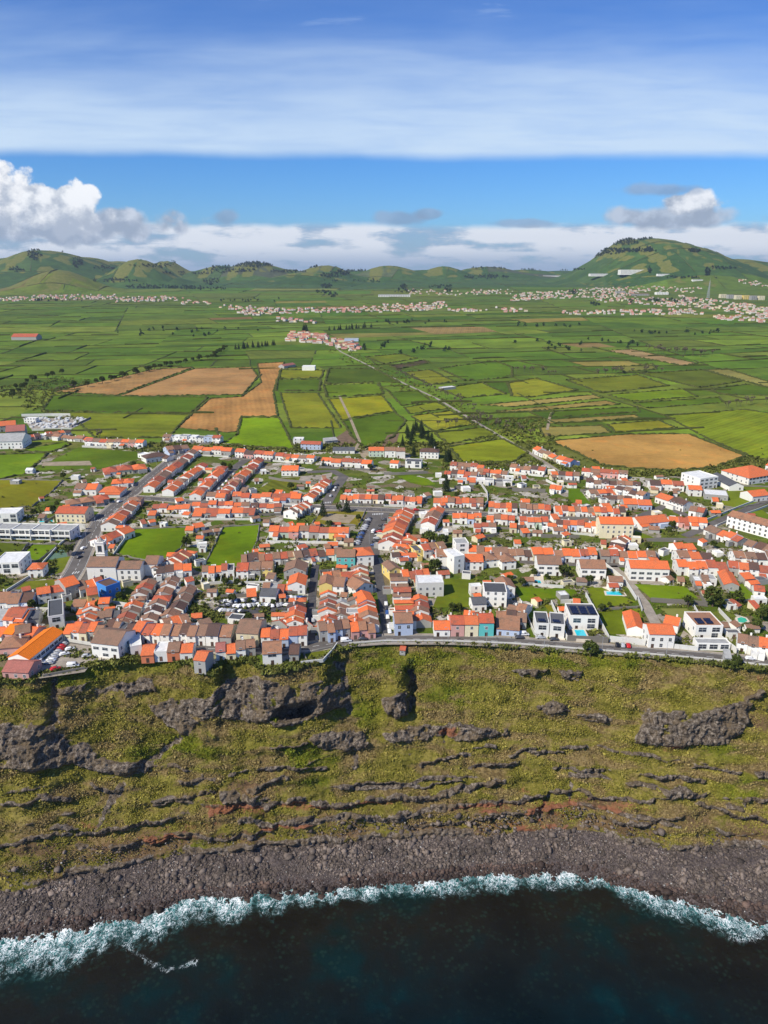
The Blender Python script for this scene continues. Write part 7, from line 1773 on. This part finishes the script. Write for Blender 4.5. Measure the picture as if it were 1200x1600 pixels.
def shrubs():
    r = np.random.default_rng(12); N = 16000
    px = r.uniform(-60, 1260, N); py = 700 + 330 * r.random(N) ** .8
    X = (px - 600) / FPX; t = (LAND - CAMZ) / (-SP + (800 - py) / FPX * CP); x = X * t; y = (CP + (800 - py) / FPX * SP) * t
    F_ = np.array(FOOT); ok = np.ones(N, bool)
    for a, b, c in F_: ok &= np.hypot(x - a, y - b) > c * .92
    ok &= fbm(x / 16, y / 16, 4.4, 3) > -.12
    ok &= y > edgeY(x) + 2
    idx = [i for i in np.nonzero(ok)[0] if not nearroad(x[i], y[i], 1.8) and (not inhand(x[i], y[i]) or r.random() < .03)]
    # not on paved lots
    x = x[idx]; y = y[idx]
    sz = r.uniform(.5, 1.3, len(x)) * np.where(r.random(len(x)) > .9, 1.6, 1)
    o = tuft_mesh('garden_shrubs', x, y, np.full(len(x), LAND + .3), sz, 12, M['scrub'], seed=5); tag(o, 'scattered green garden shrubs between the village houses', 'shrubs', kind='stuff')
    # scrub around the fields and along the lane
    N = 26000; px = r.uniform(-40, 1240, N); py = r.uniform(545, 745, N)
    t = (LAND - CAMZ) / (-SP + (800 - py) / FPX * CP); x = (px - 600) / FPX * t; y = (CP + (800 - py) / FPX * SP) * t
    band = ((px > 740) & (py > 655) & (py < 715) & (px < 870)) | (np.abs(px - (600 + (py - 585) * 1.95)) < 22) | ((py > 735 - .0 * px) & (px > 850) & (py < 748)) | ((px > 1100) & (py > 715) & (py < 740)) | ((np.abs(py - 700) < 8) & (px > 180) & (px < 700)) | ((px < 140) & (py > 590) & (py < 650) & (fbm(x / 60, y / 60, 1.0, 2) > 0)) | ((np.abs(py - 727 ) < 7) & (px > 690) & (px < 850))
    ok = band & (y < 1550)
    for a, b, c in F_: ok &= np.hypot(x - a, y - b) > c
    idx = [i for i in np.nonzero(ok)[0] if not inhand(x[i], y[i]) and not nearroad(x[i], y[i], 1)]
    x = x[idx]; y = y[idx]
    o = tuft_mesh('field_scrub', x, y, np.full(len(x), LAND + .4), r.uniform(1.0, 2.4, len(x)), 9, M['scrub'], seed=6); tag(o, 'rough scrub and reeds along the lane and field margins', 'scrub', kind='stuff')
    # bushes on the cliff top edge
    N = 2600; x = r.uniform(-185, 185, N); y = edgeY(x) + r.uniform(-1.5, 3.5, N)
    ok = np.ones(N, bool)
    for a, b, c in F_: ok &= np.hypot(x - a, y - b) > c * .9
    idx = [i for i in np.nonzero(ok)[0] if not nearroad(x[i], y[i], .5)]
    x = x[idx]; y = y[idx]
    o = tuft_mesh('edge_bushes', x, y, np.full(len(x), LAND - .1), r.uniform(.6, 1.5, len(x)), 14, M['scrub'], seed=7); tag(o, 'dark bushes fringing the top edge of the cliff', 'bushes', kind='stuff')
shrubs()

# ------------------------------------------------------------------ sheds between the houses
def sheds():
    r = random.Random(17); n = 0; tr2 = 0; used = {}
    cents = []
    for row in ROWS:
        a = P((row[1] + row[3]) / 2, (row[2] + row[4]) / 2); cents.append((a[0], a[1], row[0]))
    while n < 215 and tr2 < 14000:
        tr2 += 1; px = r.uniform(0, 1200); py = r.uniform(735, 1000); x, y, _ = P(px, py); w = r.uniform(3, 6.5); d = r.uniform(3, 6)
        if any(math.hypot(x - a, y - b) < c * .78 + w * .45 for a, b, c in FOOT) or inhand(x, y) or nearroad(x, y, 3.2): continue
        c0 = min(cents, key=lambda c: math.hypot(c[0] - x, c[1] - y)); 
        if math.hypot(c0[0] - x, c0[1] - y) > 38: continue
        rc = r.choice('oowbbroogw'); wc = r.choice('wwwwkc'); mode = r.choice('saa') if rc in 'bro' else 'f'
        k = used.get(c0[2], 0) + 1; used[c0[2]] = k
        if k > 9: continue
        ang = r.choice((0, 0, .2, -.2, .6)); a = (x - w / 2, y - d / 2); b = (a[0] + w * math.cos(ang), a[1] + w * math.sin(ang))
        t = house(a, b, d, r.uniform(2.2, 2.9), mode, rc, wc, lab(f'{WNAME[wc]} shed with {RNAME[rc]} roof, {ORD[k]} by the {c0[2]}'), 'small sheds in the back yards', 'shed', 'shed', chim=False, rich=False)
        if r.random() < .6: inst('door', DOOR, t, (w / 2, -.003, 0))
        n += 1
sheds()
def lamps():
    mb = MB(); mb.cyl(0, 0, -.2, 8, .1, .06, 6); pole = mb.me('pole'); pole.materials.append(M['steel'])
    mb = MB(); mb.tube((0, 0, 7.9), (1.3, 0, 8.3), .05, .04, 5); mb.box(1.1, 1.9, -.15, .15, 8.24, 8.38); arm = mb.me('lamp_head'); arm.materials.append(M['steel'])
    pts = [(630,793),(690,795),(726,796),(790,801),(850,803),(905,807),(560,792),(430,784),(700,1006),(760,1008),(850,1013),(940,1021),(1040,1030),(1150,1040),(165,803),(205,766),(246,734),(150,828),(136,850),(596,812),(577,850)]
    LAMPL = ['thin street lamp ' + q for q in ('before the middle terrace with grass verge', 'before the long orange terrace, left end', 'before the long orange terrace, middle', 'before the terrace by the curved ramp', 'before the brown and orange terrace', 'left of the cream hall', 'above the junction with the parking road', 'on the street left of the small green', 'on the sea road by the pink houses', 'on the sea road by the turquoise house', 'on the sea road by the twin villas', 'on the sea road by the glazed villa', 'on the sea road by the large seafront house', 'on the sea road at the far right', 'on the main road by the cream house', 'on the main road by the crossing', 'near the top of the main road', 'at the church end of the main road', 'on the main road beside the churchyard', 'at the head of the parking road', 'at the lower end of the parking road')]
    for i, (a, b) in enumerate(pts):
        x, y, _ = P(a, b); t = empty('street_lamp', (x, y, LAND + .1), tr_.uniform(0, 6.28))
        tag(t, ('thin grey street lamp on the village street, ' + ORD[i + 1] + ' listed westwards') if i < 0 else LAMPL[i], 'street lamp', 'street lamps of the village'); link('pole', pole, None, t); link('lamp_head', arm, None, t)
lamps()
def ground_patch():
    top = [(-110,702),(110,700),(250,702),(360,704),(470,706),(560,700),(630,706),(690,722),(760,728),(835,716),(880,738),(1000,746),(1060,744),(1290,728)]
    v = [P(a, b, LAND + .02) for a, b in top]; xs = np.linspace(v[-1][0], v[0][0], 60)
    v += [(float(x), float(edgeY(np.array([min(max(x, -171), 171)]))[0]) + 3.2, LAND + .02) for x in np.linspace(260, -260, 80)]
    tag(link('village_ground', mesh('village_ground', v, [tuple(range(len(v)))[::-1]]), M['town']), kind='structure')
ground_patch()

# ------------------------------------------------------------------ far away: towns, woods, factory, mast
def far_town():
    r = random.Random(2); V = []; F = []; MI = []
    L = [(0,469,60,467,3,70),(50,466,180,464,4,190),(180,469,275,467,4,140),(285,474,330,474,2,26),(345,481,400,482,3,34),(375,490,430,486,5,80),(430,487,590,484,4,170),(590,483,700,478,6,200),(700,486,760,486,2,40),(775,484,835,488,3,34),
         (635,456,720,459,4,70),(720,458,800,456,4,80),(800,465,900,460,6,230),(900,459,1000,455,7,240),(930,466,1070,475,6,200),(1000,452,1100,455,4,90),(880,490,960,488,3,60),(970,489,1100,488,4,120),(1060,470,1215,490,8,330),(1115,497,1215,502,4,80),(1150,440,1215,448,3,60),
         (450,527,500,530,8,100),(500,530,562,547,6,80),(430,500,490,503,3,30),(300,470,270,466,2,12)]
    px = []; py = []; spec = []
    for (x0, y0, x1, y1, hh, n) in L:
        for i in range(int(n * .62)):
            t = r.random(); px.append(x0 + (x1 - x0) * t + r.uniform(-3, 3)); py.append(y0 + (y1 - y0) * t + r.uniform(-hh, hh)); spec.append(y0)
    X, Y, Z = cast(px, py); mats = [FARW, WALL['c'], FARR, ROOF['b'], ROOF['p'], WALL['p']]
    for x, y, z in zip(X, Y, Z):
        if np.isnan(x): continue
        k = 0.8 if y > 2500 else .95
        w, d, h = r.uniform(8, 15) * k, r.uniform(7, 10) * k, r.choice((3.5, 5.5, 6.5)) * 0.85; a = r.choice((0, .1, -.3, 1.2)); ca, sa = math.cos(a), math.sin(a); b = len(V)
        def T(u, v_, q): return (x + u * ca - v_ * sa, y + u * sa + v_ * ca, z + q)
        V += [T(-w/2, -d/2, -2), T(w/2, -d/2, -2), T(w/2, d/2, -2), T(-w/2, d/2, -2), T(-w/2, -d/2, h), T(w/2, -d/2, h), T(w/2, d/2, h), T(-w/2, d/2, h), T(-w/2, 0, h + d * .22), T(w/2, 0, h + d * .22)]
        wm = r.choice((0, 0, 0, 0, 1, 5)); rm = r.choice((2, 2, 2, 3, 4))
        for f_, mi in (((0, 1, 5, 4), wm), ((1, 2, 6, 9, 5), wm), ((2, 3, 7, 6), wm), ((3, 0, 4, 8, 7), wm), ((4, 5, 9, 8), rm), ((6, 7, 8, 9), rm)): F.append(tuple(b + i for i in f_)); MI.append(mi)
    me = mesh('distant_houses', V, F, MI); [me.materials.append(m_) for m_ in mats]
    tag(link('distant_houses', me), 'countless small white and red roofed houses of the distant towns', 'houses', kind='stuff')
far_town()
def far_things():
    def at(px, py): X, Y, Z = cast([px], [py]); return float(X[0]), float(Y[0]), float(Z[0])
    for i, (px, py, w, d, h, wm, l) in enumerate(((988,431,150,60,26,'w','tall white factory hall below the big hill'), (945,432,190,50,10,'w','long low white factory building left of the tall hall'), (866,433,190,50,8,'w','low white industrial sheds far left of the factory'),
        (1038,433,80,30,8,'w','small white shed right of the factory'), (616,464,150,40,8,'w','low white greenhouse sheds in the distant middle'), (1090,441,60,20,8,'w','low white hall on the slope of the big hill'),
        (1130,466,26,22,17,'c','leftmost of the distant apartment blocks'), (1142,467,26,22,17,'k','second distant apartment block from the left'), (1154,468,26,22,18,'c','third distant apartment block from the left'), (1166,468,26,22,17,'y','yellow distant apartment block'), (1178,469,26,22,18,'k','grey apartment block right of the yellow one'), (1190,469,26,22,17,'c','rightmost of the distant apartment blocks'),
        (970,459,46,30,12,'k','dark hall in the middle of the distant town'), (1000,462,90,30,8,'k','long grey hall in the distant town'), (1035,461,60,30,12,'w','white hall with a small tower in the distant town'))):
        x, y, z = at(px, py); t = empty('distant_building', (x - w / 2, y, z), 0); tag(t, l, 'building')
        body(t, w, d, h, 'f' if h > 11 else 'a', 's' if wm == 'w' else 'b', wm, pitch=.12, z0=-4)
        m_ = MB()
        for fl in range(max(1, int(h / 4))):
            for k in range(int(w / 8)): m_.box(4 + k * 8, 7 + k * 8, -.25, -.02, 1 + fl * 4, 2.6 + fl * 4)
        wn = m_.build('windows', M['glass'], t)
    x, y, z = at(1106, 466); t = empty('radio_mast', (x, y, z), 0); tag(t, 'thin lattice radio mast rising from the distant town', 'mast')
    m_ = MB(); H = 78; s = 5
    for (a, b) in ((-1, -1), (1, -1), (1, 1), (-1, 1)): m_.tube((a * s, b * s, -2), (a * .6, b * .6, H), .8, .4, 4)
    for k in range(9):
        z0, z1 = H * k / 9, H * (k + 1) / 9; w0, w1 = s + (.6 - s) * k / 9, s + (.6 - s) * (k + 1) / 9
        for sg in (-1, 1): m_.tube((-w0, sg * w0, z0), (w1, sg * w1, z1), .35, .35, 3); m_.tube((w0, sg * w0, z0), (-w1, sg * w1, z1), .35, .35, 3)
    m_.build('lattice', M['steel'], t); a_ = MB(); a_.cyl(0, 0, H, H + 14, .5, .2, 5); a_.build('antenna', M['steel'], t)
far_things()
def woods():
    r = np.random.default_rng(3)
    E = [(75,386,48,5,260),(55,399,12,9,110),(150,397,25,4,100),(185,403,16,5,80),(60,381,30,2,60),(110,392,18,4,60),(15,391,25,2,50),(265,404,20,3.5,160),(278,408,10,4,60),(26,423,12,3,40),(345,415,22,6,130),(395,412,42,7,420),(360,424,45,3,120),(122,412,8,9,70),(160,420,20,3,40),
         (180,440,35,3,70),(235,449,40,2.5,110),(290,450,30,2.5,70),(325,452,30,2,40),(330,441,13,5,70),(480,417,18,3,70),(520,431,20,4,110),(538,426,12,4,60),(555,421,10,3,40),(508,411,22,2,50),(560,424,14,2,30),(505,457,12,2,40),(510,448,9,3,50),(632,455,18,3,40),(520,461,8,4,30),(630,448,6,3,40),(614,412,18,1.5,60),(694,411,8,2,50),(640,412,8,1.5,20),
         (945,394,30,5,190),(970,379,28,6,180),(1000,373,20,3,90),(925,401,16,3,80),(985,393,40,2.2,190),(1014,392,6,4,60),(1085,393,9,3,90),(1105,427,4,6,60),(760,434,35,2.5,120),(865,422,50,1.4,130),(1130,420,20,1.5,40),(1080,436,40,1.2,30),(1015,424,3,4,20),(700,455,5,3,20),(895,457,8,4,30),(1050,470,40,3,60),(690,449,20,3,40),(240,417,40,2,60),(450,425,30,2,60),(300,428,50,1.5,70),(770,420,40,1.5,40),(560,440,60,2,50),(90,470,50,2,30),(400,470,60,3,40),(850,510,60,3,30),(1060,520,80,5,40),(640,505,60,4,40),(300,520,120,8,60),(640,545,80,10,50),(900,540,120,10,60),(930,476,8,3,20),(985,472,3,3,10)]
    px = []; py = []
    for (cx, cy, rx, ry, n) in E:
        n = int(n * (.4 if rx > 55 else .75))
        a = r.uniform(0, 6.283, n); q = np.sqrt(r.random(n)); px += list(cx + np.cos(a) * q * rx); py += list(cy + np.sin(a) * q * ry)
    X, Y, Z = cast(px, py); ok = ~np.isnan(X); X, Y, Z = X[ok], Y[ok], Z[ok]
    dcl = Y / 5500
    n = len(X); h = r.uniform(7, 13, n) * np.clip(.55 + .6 * dcl, .6, 1.4)
    pts = []; V = []; s = h * .42
    o = tuft_mesh('distant_woods', np.repeat(X, 3), np.repeat(Y, 3), np.repeat(Z, 3) + np.tile([.2, .5, .8], n) * np.repeat(h, 3), np.repeat(s, 3) * np.tile([1, .9, .6], n), 12, M['woods'], seed=8)
    tag(o, 'dark woods and tree clumps on the distant hills and fields', 'woods', kind='stuff')
woods()

# ------------------------------------------------------------------ haze
def haze():
    x, y0, y1, z0, z1 = 12000, -1500, 12500, -60, 720
    m_ = MB(); m_.box(-x, x, y0, y1, z0, z1); me = m_.me('haze')
    m = bpy.data.materials.new('haze_air'); m.use_nodes = True; t = NT(m.node_tree); t.n.clear()
    v = t.node('ShaderNodeVolumePrincipled'); v.inputs['Color'].default_value = (0.72, 0.84, 1.0, 1); v.inputs['Density'].default_value = HAZE; v.inputs['Anisotropy'].default_value = 0.2
    out = t.node('ShaderNodeOutputMaterial'); t.l.new(v.outputs[0], out.inputs['Volume'])
    tag(link('haze', me, m), 'thin bluish haze over the distant land', 'haze', kind='stuff')
HAZE = 3.2e-5
haze()
